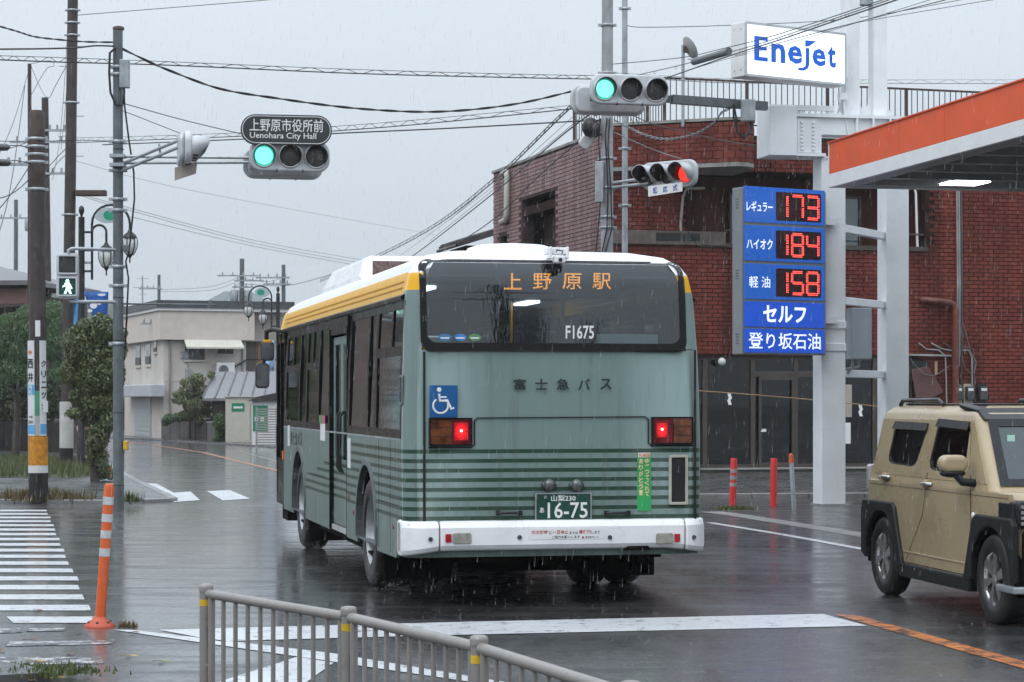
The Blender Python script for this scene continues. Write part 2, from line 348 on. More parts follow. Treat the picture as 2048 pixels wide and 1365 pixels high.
M['alloy'] = mat('alloy_wheel', (.62, .62, .63, 1), .25, .85, var=.08)
M['steel_rim'] = mat('steel_rim', (.45, .46, .47, 1), .35, .7, var=.15)
M['chrome'] = mat('chrome', (.6, .62, .64, 1), .12, .9, var=.05)
# ================================================================ the setting: ground, road, markings, pavements
def sheet(name, pts, z, m, parent=None, kind=None, sub=None):
    b = MB(); b.add([(p[0], p[1], z) for p in pts], [tuple(range(len(pts)))])
    o = b.build(name, m, parent); 
    for p in o.data.polygons:
        if p.normal.z < 0: p.flip()
    if kind: o['kind'] = kind
    return o
RD = Vector((-.2055, .9787)); RP = Vector((.9787, .2055))
sheet('ground', [(-700, -300), (700, -300), (700, 900), (-700, 900)], -.03, M['ground'], kind='structure')
road = sheet('road', [(-90, -30), (60, -30), (60, 38), (30, 160), (-90, 160)], 0, M['asphalt'], kind='structure')
def mark(name, pix, m='line_white', z=.004):
    return sheet(name, [G(*p) for p in pix], z, M[m], road)
def stroke(name, pts, w, m, z=.004):                       # a painted line of even width along ground points
    L_, R_ = [], []
    for i, p in enumerate(pts):
        p = Vector((p[0], p[1])); a = Vector(pts[max(0, i-1)][:2]); c = Vector(pts[min(len(pts)-1, i+1)][:2])
        d = (c - a).normalized(); n = Vector((-d.y, d.x)) * w / 2; L_.append(p + n); R_.append(p - n)
    b = MB()
    for i in range(len(pts) - 1): b.add([(*L_[i], z), (*R_[i], z), (*R_[i+1], z), (*L_[i+1], z)], [(0, 1, 2, 3)])
    o = b.build(name, M[m], road)
    for p in o.data.polygons:
        if p.normal.z < 0: p.flip()
    return o
# zebra crossing over the side street on the left
NS = 18
for k in range(NS):
    t = k / (NS - 1); a = Vector((-6.93, 32.8)).lerp(Vector((-3.15, 16.6)), t); ln = 4.1 if k < NS - 1 else .56
    j = random.uniform(-.02, .02); w = .235
    sheet('crossing_stripe', [(a.x - ln, a.y - w), (a.x + .055 + j, a.y - w), (a.x - .055 + j, a.y + w), (a.x - ln - (.16 if k == NS-1 else 0), a.y + w)], .004, M['line_white'], road)
# zebra crossing over the main road beyond the bus
mark('crossing_stripe', [(292, 967), (313, 968), (347, 986), (381, 984), (400, 1001), (349, 1005)])
mark('crossing_stripe', [(414, 983), (460, 981), (500, 998), (446, 1002)])
for k in range(1, 7):
    o = Vector((-4.6, 37.9)) + RP * (.95 * k + .15)
    sheet('crossing_stripe', [o - RD * 1.9, o - RD * 1.9 + RP * .45, o + RD * 1.9 + RP * .45, o + RD * 1.9], .004, M['line_white'], road)
mark('stop_line', [(318, 1261), (870, 1246.5), (1645, 1229), (1735, 1253), (870, 1272), (440, 1284)])
mark('edge_line', [(228, 1261), (262, 1261), (660, 1307), (1060, 1374), (1000, 1374), (640, 1321)])
mark('crossing_stripe', [(430, 1368), (595, 1315), (667, 1327), (610, 1368)])
mark('worn_line', [(-20, 1257), (38, 1256), (44, 1266), (-20, 1268)], 'line_worn'); mark('worn_line', [(60, 1258), (130, 1257), (128, 1263), (52, 1264)], 'line_worn')
mark('worn_line', [(20, 1285), (230, 1281), (225, 1289), (10, 1294)], 'line_worn'); mark('worn_line', [(-20, 1316), (200, 1315), (210, 1328), (-20, 1332)], 'line_worn')
stroke('centre_line', [(4.6, 6.5), (3.2, 13.8), (2.57, 17.0)], .16, 'line_orange')
stroke('centre_line', [(-3.2, 41), (-5.0, 49.3), (-6.9, 57), (-9.5, 68), (-13.1, 80.0), (-18, 93), (-27, 112)], .16, 'line_orange')
stroke('edge_line', [G(1419, 1046), G(1560, 1069), G(1731, 1100), G(2060, 1165)], .13, 'line_white')
stroke('edge_line', [G(470, 902), G(545, 921), G(600, 940)], .12, 'line_worn')
stroke('gutter_strip', [G(1420, 1024), G(1477, 1031), G(1721, 1070), G(2060, 1128)], .34, 'kerb', .003)
# raised pavements, each a slab with kerb stones along its road side
def slab(name, pts, z, m):
    b = MB(); b.prism([(p[0], p[1]) for p in pts], 'z', -.02, z); o = b.build(name, M[m]); o['kind'] = 'structure'; return o
def kerb_run(par, pts, z, ln=.9, w=.15):
    pts = [Vector(p[:2]) for p in pts]
    for a, c in zip(pts, pts[1:]):
        d = (c - a); n = max(1, int(d.length / ln)); d = d / n; u = d.normalized(); q = Vector((-u.y, u.x)) * w / 2
        for i in range(n):
            p0 = a + d * i + u * .006; p1 = a + d * (i + 1) - u * .006; dz = random.uniform(-.006, .006)
            b = MB(); b.prism([tuple(p0 + q), tuple(p0 - q), tuple(p1 - q), tuple(p1 + q)], 'z', -.02, z + .012 + dz); b.build('kerb_stone', M['kerb'], par, bev=.012, seg=1)
LEFT_EDGE = [(-5.6, 35.9), (-8.3, 46.8), (-9.9, 54), (-14.6, 70), (-20.5, 90), (-30, 110)]
pv1 = slab('pavement_left', [(-60, 35.2), (-6.1, 35.2)] + LEFT_EDGE + [(-70, 110)], .05, 'pavement')
kerb_run(pv1, [(-12.5, 35.15), (-6.1, 35.15), (-5.53, 35.9), (-8.22, 46.8), (-9.82, 54), (-14.5, 70)], .05)
pv2 = slab('pavement_right', [(1.2, 36.9), (14, 37.9), (30, 40), (30, 70), (-6.5, 70), (-3.0, 57)], .07, 'pavement')
kerb_run(pv2, [(-2.95, 57), (1.15, 36.85), (9.8, 37.5)], .07)
pv3 = slab('pavement_far', [(-3.4, 62), (0, 64), (0, 120), (-24, 118), (-19.5, 97), (-13.2, 86), (-8.6, 76)], .05, 'pavement')
pv4 = slab('pavement_near', [(-6, 11.5), (G(100, 1362).x, G(100, 1362).y), (G(80, 1352).x, G(80, 1352).y), (G(-120, 1318).x, G(-120, 1318).y), (-9, 11)], .05, 'pavement')
# verge with grass beyond the side street
verge = sheet('verge', [(-13.5, 46.0), (-9.0, 44.9), (-8.35, 46.6), (-9.9, 53.5), (-11.2, 58), (-16, 60), (-17, 48)], .056, mat('verge_soil', (.05, .045, .025, 1), .7, var=.3, scale=4, bump=.5), kind='structure')
M['grass'] = foliage('grass_blades', (.03, .05, .015), (.07, .10, .03), (.16, .17, .06))
M['grass_dry'] = foliage('grass_dry', (.06, .045, .02), (.13, .10, .04), (.2, .16, .08))
def blades(name, spots, label, hmax, m):
    b = MB()
    for (x, y, z) in spots:
        a = random.uniform(0, 6.28); h = hmax * random.uniform(.4, 1); w = .008 + .008 * random.random(); l = random.uniform(-.5, .5) * h
        u = Vector((math.cos(a), math.sin(a), 0)) * w; t = Vector((math.cos(a + 1.3) * l, math.sin(a + 1.3) * l, h))
        p = Vector((x, y, z)); b.add([p - u, p + u, p + t], [(0, 1, 2)])
    return tag(b.build(name, m, fixn=False), label, 'grass', kind='stuff')
def in_poly(x, y, poly):
    c = False
    for i in range(len(poly)):
        (x0, y0), (x1, y1) = poly[i-1], poly[i]
        if (y0 > y) != (y1 > y) and x < (x1 - x0) * (y - y0) / (y1 - y0) + x0: c = not c
    return c
vp = [(-13.5, 46.0), (-9.0, 44.9), (-8.35, 46.6), (-9.9, 53.5), (-11.2, 58), (-16, 60), (-17, 48)]
sp = []
while len(sp) < 9000:
    x, y = random.uniform(-17, -8), random.uniform(44.5, 60)
    if in_poly(x, y, vp): sp.append((x, y, .055))
blades('verge_grass', sp, 'uncut green grass on the verge behind the left pavement', .26, M['grass'])
def tuft(c, n, r, h, m, label, z=0.0):
    return blades('grass_tuft', [(c[0] + random.gauss(0, r), c[1] + random.gauss(0, r * .8), z) for _ in range(n)], label, h, m)
tuft((-7.6, 35.5), 1100, .38, .22, M['grass_dry'], 'dry brown weeds round the foot of the leaning utility pole', .05)
tuft(G(257, 1254), 38, .045, .06, M['grass_dry'], 'small green weed beside the foot of the orange post')
tuft(G(1466, 1019), 260, .15, .075, M['grass'], 'pale green weeds at the foot of the banded red bollard')
tuft(G(260, 1004, .05), 80, .08, .22, M['grass'], 'weed growing from the kerb beside the grey signal pole', .05)
tuft(G(36, 1340), 260, .09, .05, M['grass'], 'flat green weeds on the asphalt in the near left corner')
tuft(G(110, 1356), 420, .14, .05, M['grass'], 'mossy weeds along the near left kerb edge', .03)
tuft((3.25, 45.6), 240, .16, .3, M['grass'], 'green weeds at the base of the brick shopfront', .07)
# fallen leaves
lm = [mat('leaf_yellow', (.5, .33, .05, 1), .5, var=.2), mat('leaf_brown', (.16, .08, .04, 1), .6, var=.2), mat('leaf_green', (.2, .26, .06, 1), .5, var=.2)]
def fallen(px, py, m, label, s=.07):
    p = G(px, py, .006); b = MB(); a = random.uniform(0, 6.28)
    pts = [(-1, 0, .1), (-.4, .38, .0), (.3, .34, .12), (1, 0, .02), (.3, -.34, .0), (-.4, -.38, .14)]
    b.add([(x * s * math.cos(a) - y * s * math.sin(a), x * s * math.sin(a) + y * s * math.cos(a), .006 + z * s) for x, y, z in pts], [(0, 1, 2, 3), (0, 3, 4, 5)])
    b.tube((-s*1.5*math.cos(a), -s*1.5*math.sin(a), .01), (-s*math.cos(a), -s*math.sin(a), .012), .0025, n=4)
    tag(b.build('fallen_leaf', m, loc=(p.x, p.y, 0.004)), label, 'leaf', 'fallen leaves on the wet ground')
for px, py, k, l in [(145, 1341, 0, 'largest yellow leaf on the near left asphalt'), (78, 1324, 0, 'yellow leaf lying on the worn white line at left'), (118, 1356, 0, 'yellow leaf by the mossy weeds at the near kerb'),
                     (98, 1357, 0, 'yellow leaf half on the mossy weeds'), (62, 1362, 1, 'brown leaf at the bottom left edge of the picture'), (140, 1308, 1, 'brown leaf left of the bare asphalt below the post'),
                     (65, 1281, 1, 'curled brown leaf between the two worn lines'), (263, 1313, 0, 'yellow leaf on the asphalt right of the worn lines'), (327, 1324, 2, 'green leaf in the puddle left of the railing'),
                     (78, 1222, 1, 'brown leaf on the gap between the last two crossing stripes'), (270, 1266, 1, 'brown leaf on the thin white edge line'), (235, 1250, 1, 'dark leaf beside the foot of the orange post'),
                     (160, 1266, 1, 'small brown leaf below the foot of the orange post'), (4, 1302, 1, 'dark brown leaf at the left edge of the picture')]:
    fallen(px, py, lm[k], l, .035 if 'small' in l else .05)
# ================================================================ the bus
BA = R(12.08); BUS0 = Vector((.3575, 17.78, 0))
bus = thing('city_bus', 'sage green city bus with white roof and yellow band seen from behind', 'bus', BUS0, BA)
bX = Vector((math.cos(BA), math.sin(BA), 0)); bY = Vector((-math.sin(BA), math.cos(BA), 0))
def rear(px, py, y=0.0):                                   # where a photo pixel meets the bus's rear plane, in bus coordinates
    p = hit(px, py, BUS0 + bY * y, bY) - BUS0; return p.dot(bX), p.z
def rrx(px, py): return rear(px, py)[0]
HW = [(.30, 1.23), (.5, 1.24), (1.3, 1.245), (1.9, 1.237), (2.5, 1.205), (2.68, 1.168), (2.77, 1.11), (2.84, 1.0), (2.885, .78), (2.91, .45), (2.92, .2)]
YR = [(.3, .03), (.68, .0), (1.3, .0), (2.05, .03), (2.5, .075), (2.68, .10), (2.77, .15), (2.84, .25), (2.885, .42), (2.91, .72), (2.92, 1.0)]
YF = [(.3, 9.9), (1.2, 10.0), (2.5, 9.88), (2.68, 9.80), (2.77, 9.72), (2.84, 9.58), (2.885, 9.35), (2.91, 9.0), (2.92, 8.7)]
hw = lambda z: lerp_tab(HW, z)
yr = lambda z: lerp_tab(YR, z)
yf = lambda z: lerp_tab(YF, z)
def bus_paint():
    m, N, L, b = nt('bus_paint'); tcn = N.new('ShaderNodeTexCoord').outputs['Object']; s = N.new('ShaderNodeSeparateXYZ'); L.new(tcn, s.inputs[0])
    x, y, z = s.outputs
    gt = lambda a, v: mth(N, L, 'GREATER_THAN', a, v); lt = lambda a, v: mth(N, L, 'LESS_THAN', a, v); mul = lambda *a: mth(N, L, 'MULTIPLY', *a)
    n1 = node(N, 'ShaderNodeTexNoise', Scale=1.6, Detail=7.0, Roughness=.7); mp = N.new('ShaderNodeMapping'); mp.inputs['Scale'].default_value = (2, 2, .35); L.new(tcn, mp.inputs[0]); L.new(mp.outputs[0], n1.inputs['Vector'])
    sage = mix(N, L, n1.outputs['Fac'], (.150, .212, .200), (.195, .268, .256))
    q = mth(N, L, 'DIVIDE', mth(N, L, 'SUBTRACT', 1.264, z), .0765)
    inr = mul(gt(q, 0.0), lt(q, 8.0)); st = mul(inr, lt(mth(N, L, 'FRACT', q), .42))
    # along the flanks each stripe ends further forward the lower it sits
    k = mth(N, L, 'FLOOR', q); yend = mth(N, L, 'ADD', 3.2, mul(k, .62)); st = mul(st, lt(y, yend))
    c = mix(N, L, st, sage, (.022, .055, .038))
    front = gt(y, 9.35); yel = mul(gt(z, 2.545), lt(z, 2.685)); side_yel = mul(gt(z, 2.52), lt(z, 2.70))
    isside = mul(gt(mth(N, L, 'ABSOLUTE', x), 1.05), gt(y, .3))
    yel = mth(N, L, 'MAXIMUM', yel, mul(side_yel, isside)); yel = mth(N, L, 'MAXIMUM', yel, mul(front, gt(z, 2.5)))
    wh = mul(gt(z, 2.685), lt(y, 9.35)); wh = mul(wh, mth(N, L, 'SUBTRACT', 1.0, mul(isside, lt(z, 2.70))))
    dirtw = mix(N, L, n1.outputs['Fac'], (.76, .77, .79), (.86, .87, .88))
    c = mix(N, L, wh, mix(N, L, yel, c, (.80, .42, .006)), dirtw)
    ng = node(N, 'ShaderNodeTexNoise', Scale=5.0, Detail=8.0, Roughness=.72); mpg = N.new('ShaderNodeMapping'); mpg.inputs['Scale'].default_value = (3.2, 3.2, .22); L.new(tcn, mpg.inputs[0]); L.new(mpg.outputs[0], ng.inputs['Vector'])
    low = mth(N, L, 'MULTIPLY', mth(N, L, 'MAXIMUM', mth(N, L, 'SUBTRACT', 1.5, z), 0.0), .45)
    gr_ = ramp(N, L, mth(N, L, 'ADD', ng.outputs['Fac'], mth(N, L, 'MULTIPLY', low, .28)), [(.52, (0, 0, 0)), (.85, (.62, .62, .62))])
    c = mix(N, L, gr_, c, (.085, .085, .075))
    L.new(c, b.inputs['Base Color']); L.new(ramp(N, L, ng.outputs['Fac'], [(.3, (.26,) * 3), (.7, (.46,) * 3)]), b.inputs['Roughness']); b.inputs['IOR'].default_value = 1.45; b.inputs['Coat Weight'].default_value = .10; b.inputs['Coat Roughness'].default_value = .09; b.inputs['Specular IOR Level'].default_value = .28
    n2 = node(N, 'ShaderNodeTexNoise', Scale=3.0, Detail=2.0); L.new(tcn, n2.inputs['Vector'])
    bp = node(N, 'ShaderNodeBump', Strength=.06, Distance=.02); L.new(n2.outputs['Fac'], bp.inputs['Height']); L.new(bp.outputs[0], b.inputs['Coat Normal'])
    return m
M['bus'] = bus_paint()
M['bus_black'] = mat('bus_black_gloss', (.008, .009, .010, 1), .25, 0, spec=.22)
M['seam'] = mat('seam_black', (.006, .007, .007, 1), .7)
M['bus_white'] = mat('bus_white', (.86, .855, .87, 1), .3, 0, var=.04, coat=.3, dirt=(.72, .71, .70, 1), dscale=2.2)
M['bus_yellow'] = mat('bus_yellow', (.74, .38, .01, 1), .4, 0, var=.06, spec=.25)
M['bus_glass_rear'] = glass('bus_rear_glass', (.36, .41, .43), 1.0, r0=.085)
M['bus_glass'] = glass('bus_side_glass', (.30, .40, .38), 1.0)
M['chassis'] = mat('chassis_black', (.006, .006, .006, 1), .8, 0, var=.3, spec=.08)
def loft_shell(b, zs, hwf, yrf, yff, rr, rf, sides, rearx, skip, mi=0, cap=True, nar=6):
    """closed shell of rounded-rectangle plans stacked over the heights zs; skip(part, i, z0, z1) leaves a cell open"""
    cols = []
    for s in sides: cols.append(('L', s))
    for k in range(nar + 1): cols.append(('RL', k / nar))
    for s in rearx: cols.append(('R', s))
    for k in range(nar + 1): cols.append(('RR', k / nar))
    for s in sides[::-1]: cols.append(('G', s))
    for k in range(nar + 1): cols.append(('FR', k / nar))
    for k in range(nar + 1): cols.append(('FL', k / nar))
    def pt(c, z):
        w, a, f = hwf(z), yrf(z), yff(z); t, s = c; r_ = min(rr, w * .9)
        if t == 'L': return (-w, min(max(s, a + r_), f - rf), z)
        if t == 'G': return (w, min(max(s, a + r_), f - rf), z)
        if t == 'R': return (s * (w - r_), a, z)
        an = s * math.pi / 2
        if t == 'RL': return (-(w - r_) - r_ * math.cos(an), a + r_ - r_ * math.sin(an), z)
        if t == 'RR': return ((w - r_) + r_ * math.sin(an), a + r_ - r_ * math.cos(an), z)
        if t == 'FR': return ((w - rf) + rf * math.cos(an), f - rf + rf * math.sin(an), z)
        return (-(w - rf) - rf * math.sin(an), f - rf + rf * math.cos(an), z)
    n = len(cols); vs = [pt(c, z) for z in zs for c in cols]; fs = []
    for i in range(len(zs) - 1):
        for k in range(n):
            k2 = (k + 1) % n
            if skip(cols[k], cols[k2], zs[i], zs[i+1]): continue
            fs.append((i*n+k, i*n+k2, (i+1)*n+k2, (i+1)*n+k))
    b.add(vs, fs, True, mi)
    if cap: b.add(vs[-n:], [tuple(range(n))], True, mi)
    return b
ZT = 2.46; ZB = 1.34
def bskip(a, c, z0, z1):
    if a[0] in 'LG' and c[0] in 'LG' and a[0] == c[0]:
        if z1 <= ZB + .001: return True                    # lower flanks are separate panels
        if z0 >= ZB - .001 and z1 <= ZT + .001: return True   # window band
    if a[0] in ('RL', 'R', 'RR') and c[0] in ('RL', 'R', 'RR'):
        if 'R' in (a[0], c[0]) and a[0] != 'RR' and c[0] != 'RL' and z0 >= 2.055 and z1 <= 2.7701: 
            if not (a[0] == 'RL' and c[0] == 'RL'): return True
    if a[0] in ('FL', 'FR') and c[0] in ('FL', 'FR') and 1.05 < z0 and z1 <= ZT + .001: return True
    return False
b = MB()
zs = [.40, .68, 1.0, ZB, 1.7, 2.06, ZT, 2.52, 2.545, 2.60, 2.65, 2.685, 2.70, 2.74, 2.77, 2.805, 2.84, 2.865, 2.885, 2.9, 2.91, 2.918]
loft_shell(b, zs, hw, yr, yf, .13, .25, [9.8, 9.36, 7.5, 5, 2.5, .3, 0], [-1, -.5, 0, .5, 1], bskip)
b.build('body', M['bus'], bus)
# lower flanks with wheel arches and the recessed middle door
WY = (2.06, 7.29); WR = .49
def arc(cy, cz, r, a0, a1, n=14): return [(cy + r * math.cos(R(a0 + (a1 - a0) * k / n)), cz + r * math.sin(R(a0 + (a1 - a0) * k / n))) for k in range(n + 1)]
for s in (-1, 1):
    rear_poly = [(.17, ZB), (.17, .52), (.42, .37), (WY[0] - .6, .36)] + arc(WY[0], .5, .6, 180 + 13, -13)[1:-1] + [(WY[0] + .6, .36), (3.37, .36), (3.37, ZB)]
    front_poly = [(4.66, ZB), (4.66, .36), (WY[1] - .6, .36)] + arc(WY[1], .5, .6, 180 + 13, -13)[1:-1] + [(WY[1] + .6, .36), (8.9, .36), (8.9, ZB)]
    if s == 1: polys = [rear_poly[:-2] + [(4.66, .36)] + front_poly[2:-2] + [(9.72, .36), (9.72, ZB)]]
    else: polys = [rear_poly, front_poly]
    for pl in polys: MB().prism(pl, 'x', s * 1.215, s * 1.243).build('side_panel', M['bus'], bus, bev=.006, seg=1)
    for cy in WY:
        MB().ring(arc(cy, .5, .635, 188, -8), arc(cy, .5, .585, 188, -8), 'x', s * 1.18, s * 1.262).build('wheel_arch', M['pole_grey'], bus)
        MB().ring(arc(cy, .5, .62, 200, -20), arc(cy, .5, .56, 200, -20), 'x', s * .75, s * 1.2).build('wheel_housing', M['chassis'], bus)
# chassis and axles; low cross panels added to keep light from under the bus
c = MB(); c.b2(-.72, .72, .35, 9.6, .42, .72); c.b2(-1.16, 1.16, 2.85, 6.5, .40, .60); c.b2(-1.16, 1.16, 8.2, 9.7, .42, .6); c.b2(-1.0, 1.0, .2, 1.3, .46, .74)
c.b2(.35, .95, .25, 1.2, .36, .5); c.b2(-.5, .1, .5, 1.1, .36, .48); c.b2(.5, 1.12, .12, .8, .44, .62)
for cy in WY: c.tube((-1, cy, .48), (1, cy, .48), .09); 
c.ball((.15, WY[0], .46), .24, 12); c.b2(-1.1, 1.1, 3.1, 6.6, .26, .44); c.b2(-.9, .6, .75, 1.35, .30, .5); c.b2(-1.16, 1.16, 9.2, 9.8, .20, .6); c.b2(-1.1, 1.1, 6.62, 6.7, .16, .6); c.b2(-.55, .55, 1.3, 1.36, .18, .5); c.b2(-1.1, 1.1, 3.0, 3.1, .16, .5)
c.b2(-1.1, 1.1, 1.45, 1.5, .42, 1.0); c.b2(-1.1, 1.1, 2.68, 2.73, .42, 1.0)
c.build('chassis', M['chassis'], bus)
for s in (-1, 1):
    MB().b2(*sorted((s * .60, s * 1.2)), 1.34, 1.355, .12, .75).build('mudflap', M['chassis'], bus)
    MB().b2(*sorted((s * .80, s * 1.2)), 6.60, 6.615, .12, .75).build('mudflap', M['chassis'], bus)
def wheel(par, x, y, r, w, s, rim, spokes=0, name='wheel'):
    t = MB(); MM = Matrix.Rotation(R(90) * s, 4, 'Y'); 
    rr = r * .60
    t.lathe([(rr, -w/2), (r*.9, -w/2), (r*.965, -w*.42), (r, -w*.3), (r, w*.3), (r*.965, w*.42), (r*.9, w/2), (rr, w/2), (rr, -w/2)], 36, (x, y, r), MM, cap=False)
    tyre = t.build('tyre', M['rubber'], par)
    q = MB()
    if not spokes:
        q.lathe([(.001, w*.02), (r*.14, w*.05), (r*.2, w*.30), (r*.27, w*.28), (r*.28, w*.02), (r*.46, -w*.02), (r*.52, w*.30), (rr, w*.46), (rr*1.03, w*.5)], 30, (x, y, r), MM, cap=False)
        for k in range(8):
            a = k * math.pi / 4; c0 = Vector((x, y + math.cos(a) * r * .36, r + math.sin(a) * r * .36)); q.tube(c0, c0 + Vector((s * w * .12, 0, 0)), r*.03, n=6)
    else:
        q.lathe([(rr*.93, -w*.2), (rr*.93, w*.3), (rr*1.02, w*.5), (rr*1.02, w*.44)], 30, (x, y, r), MM, cap=False)
        q.lathe([(.001, w*.42), (r*.10, w*.42), (r*.13, w*.36), (r*.13, 0)], 16, (x, y, r), MM, cap=False)
        for k in range(spokes):
            a = k * 2 * math.pi / spokes + .3; d = Vector((0, math.cos(a), math.sin(a))); e = Vector((0, -math.sin(a), math.cos(a))); o = Vector((x, y, r))
            xo = Vector((s * w, 0, 0)); vs = []
            for rad, wd, z0, z1 in ((r*.10, r*.05, .2, .42), (rr*.96, r*.125, .2, .47)):
                for sg in (-1, 1):
                    for zz in (z0, z1): vs.append(o + d * rad + e * sg * wd + xo * zz)
            q.add(vs, [(0, 1, 3, 2), (4, 6, 7, 5), (0, 4, 5, 1), (2, 3, 7, 6), (1, 5, 7, 3), (0, 2, 6, 4)])
        q.lathe([(.001, -w*.1), (rr*.92, -w*.1)], 24, (x, y, r), MM, mi=1)
    q.build('rim', rim, tyre); tyre.name = name
    return tyre
for s in (-1, 1):
    for cy in WY:
        wheel(bus, s * 1.08, cy, WR, .28, s, [M['steel_rim']])
    wheel(bus, s * .76, WY[0], WR, .28, s, [M['steel_rim']])
# flank window band: panes set in black surrounds
def band(name, y0, y1, z0, z1, m, s=-1, off=.0, th=.012, par=bus, bev=0):
    q = MB(); vs = []
    for xx in (off, off - th):
        for (yy, zz) in ((y0, z0), (y1, z0), (y1, z1), (y0, z1)): vs.append((s * (hw(zz) + xx), yy, zz))
    q.add(vs, [(3, 2, 1, 0), (4, 5, 6, 7), (0, 1, 5, 4), (1, 2, 6, 5), (2, 3, 7, 6), (3, 0, 4, 7)])
    return q.build(name, m, par, bev=bev)
panes = [(.24, .74, 2.10, 2.40, 'w'), (.80, 1.52, 2.10, 2.40, 'w'), (.24, 1.52, 1.42, 2.02, 'w'), (1.64, 2.02, 1.42, 2.40, 'w'), (2.12, 3.22, 1.42, 2.40, 'w'),
         (4.78, 5.56, 1.42, 2.38, 'w'), (5.74, 6.14, 2.06, 2.38, 'w'), (6.19, 6.62, 2.06, 2.38, 'w'), (5.74, 6.62, 1.42, 1.98, 'w'), (6.74, 7.28, 1.42, 2.38, 'w'),
         (7.40, 7.98, 2.06, 2.38, 'w'), (8.03, 8.66, 2.06, 2.38, 'w'), (7.40, 8.66, 1.42, 1.98, 'w')]
def surround(s, spans, plist):
    for (a, e) in spans:
        q = MB()
        ys = sorted({a, e} | {v for p in plist for v in p[:2] if a < v < e}); zz = sorted({ZB, ZT} | {v for p in plist for v in p[2:4]})
        for i in range(len(ys) - 1):
            for j in range(len(zz) - 1):
                my, mz = (ys[i] + ys[i+1]) / 2, (zz[j] + zz[j+1]) / 2
                if any(p[0] < my < p[1] and p[2] < mz < p[3] for p in plist): continue
                vs = [(s * (hw(z_) + xx), y_, z_) for xx in (-.001, -.045) for (y_, z_) in ((ys[i], zz[j]), (ys[i+1], zz[j]), (ys[i+1], zz[j+1]), (ys[i], zz[j+1]))]
                q.add(vs, [(3, 2, 1, 0), (4, 5, 6, 7), (0, 1, 5, 4), (1, 2, 6, 5), (2, 3, 7, 6), (3, 0, 4, 7)])
        q.build('window_surround', M['bus_black'], bus)
surround(-1, [(.17, 3.37), (4.66, 8.9)], panes)
for p in panes: band('window', p[0], p[1], p[2], p[3], M['bus_glass'], -1, -.012, .006)
rp = [(.3 + 1.55 * k, 1.75 + 1.55 * k, 1.42, 2.40) for k in range(6)]
surround(1, [(.17, 9.7)], rp)
for p in rp: band('window', *p, M['bus_glass'], 1, -.012, .006)
# rain rail over the windows, ribs on the yellow band
for s in (-1, 1):
    MB().prism([(s * 1.20, 2.465), (s * 1.235, 2.47), (s * 1.235, 2.50), (s * 1.195, 2.52)], 'y', .22, 9.5).build('rain_rail', M['bus_black'], bus)
    for z in (2.575, 2.625): MB().b2(*sorted((s * (hw(z) - .01), s * (hw(z) + .008))), .4, 9.2, z - .006, z + .006).build('rib', M['bus_yellow'], bus)
# middle door, recessed
DY0, DY1 = 3.37, 4.66
d = MB(); d.b2(-1.245, -1.10, DY0 - .0, DY0 + .02, .38, 2.36); d.b2(-1.245, -1.10, DY1 - .02, DY1, .38, 2.36); d.b2(-1.235, -1.08, DY0, DY1, 2.30, ZT + .0); d.build('door_frame', M['bus_black'], bus)
MB().b2(-1.22, -1.06, DY0 + .02, DY1 - .02, .37, .42).build('door_step', mat('step_alu', (.55, .56, .55, 1), .35, .3, var=.15, scale=15), bus)
for k in range(2):
    a = DY0 + .03 + k * .615; e = a + .60
    dl = MB(); 
    dl.b2(-1.205, -1.175, a, e, .43, 1.08)
    dl.b2(-1.205, -1.175, a, a + .07, 1.08, 2.28); dl.b2(-1.205, -1.175, e - .07, e, 1.08, 2.28); dl.b2(-1.205, -1.175, a + .07, e - .07, 2.2, 2.28)
    lf = dl.build('door_leaf', M['bus'], bus, bev=.008)
    MB().b2(-1.197, -1.188, a + .07, e - .07, 1.08, 2.2).build('door_glass', M['bus_glass'], lf)
    MB().path([(-1.20, a + (.09 if k else .5), .95), (-1.235, a + (.09 if k else .5), 1.0), (-1.235, a + (.09 if k else .5), 1.5), (-1.20, a + (.09 if k else .5), 1.55)], .014, 8).build('door_handle', M['black_metal'], lf)
# front door and windscreen
f = MB(); f.b2(-1.235, -1.20, 8.92, 9.32, .40, .95); f.b2(-1.235, -1.20, 9.36, 9.74, .40, .95); f.build('front_door', M['bus_black'], bus)
for (a, e) in ((8.92, 9.32), (9.36, 9.74)): band('door_glass', a + .03, e - .03, .97, 2.34, M['bus_glass'], -1, -.03, .006)
f = MB()
for a in (8.90, 9.32, 9.72): f.b2(-1.236, -1.18, a, a + .04, .40, ZT)
f.b2(-1.225, -1.18, 8.9, 9.76, 2.34, ZT); f.build('front_door_frame', M['bus_black'], bus)
MB().prism(rrect(-1.12, 1.12, 1.1, 2.44, .12), 'y', 9.86, 9.87).build('windscreen', M['bus_glass'], bus)
# interior
it = mat('interior_grey', (.16, .165, .165, 1), .6, var=.08); sf = mat('seat_fabric', (.035, .05, .07, 1), .85, var=.2, scale=40)
MB().b2(-1.17, 1.17, .25, 9.7, .74, .78).build('floor', mat('bus_floor', (.06, .06, .065, 1), .5), bus)
MB().b2(-1.10, 1.10, .2, 9.4, 2.66, 2.68).build('ceiling', it, bus)
MB().b2(-1.12, 1.12, .16, .95, .78, 1.62).build('engine_box', mat('engine_box', (.09, .095, .095, 1), .6), bus)
def seat(x, y, z):
    q = MB(); q.b2(x - .22, x + .22, y, y + .42, z + .36, z + .46); q.b2(x - .22, x + .22, y - .06, y + .04, z + .40, z + 1.05); q.b2(x - .03, x + .03, y + .1, y + .3, z, z + .37)
    q.build('passenger_seat', sf, bus, bev=.04, seg=2)
for x in (-.9, -.45, 0, .45, .9): seat(x, 1.05, 1.0)
for y in (2.0, 2.9, 5.2, 6.0, 6.8):
    for x in (-.9, -.45, .45, .9):
        if not (x < 0 and y < 5): seat(x, y, .95 if y < 3.5 else .78)
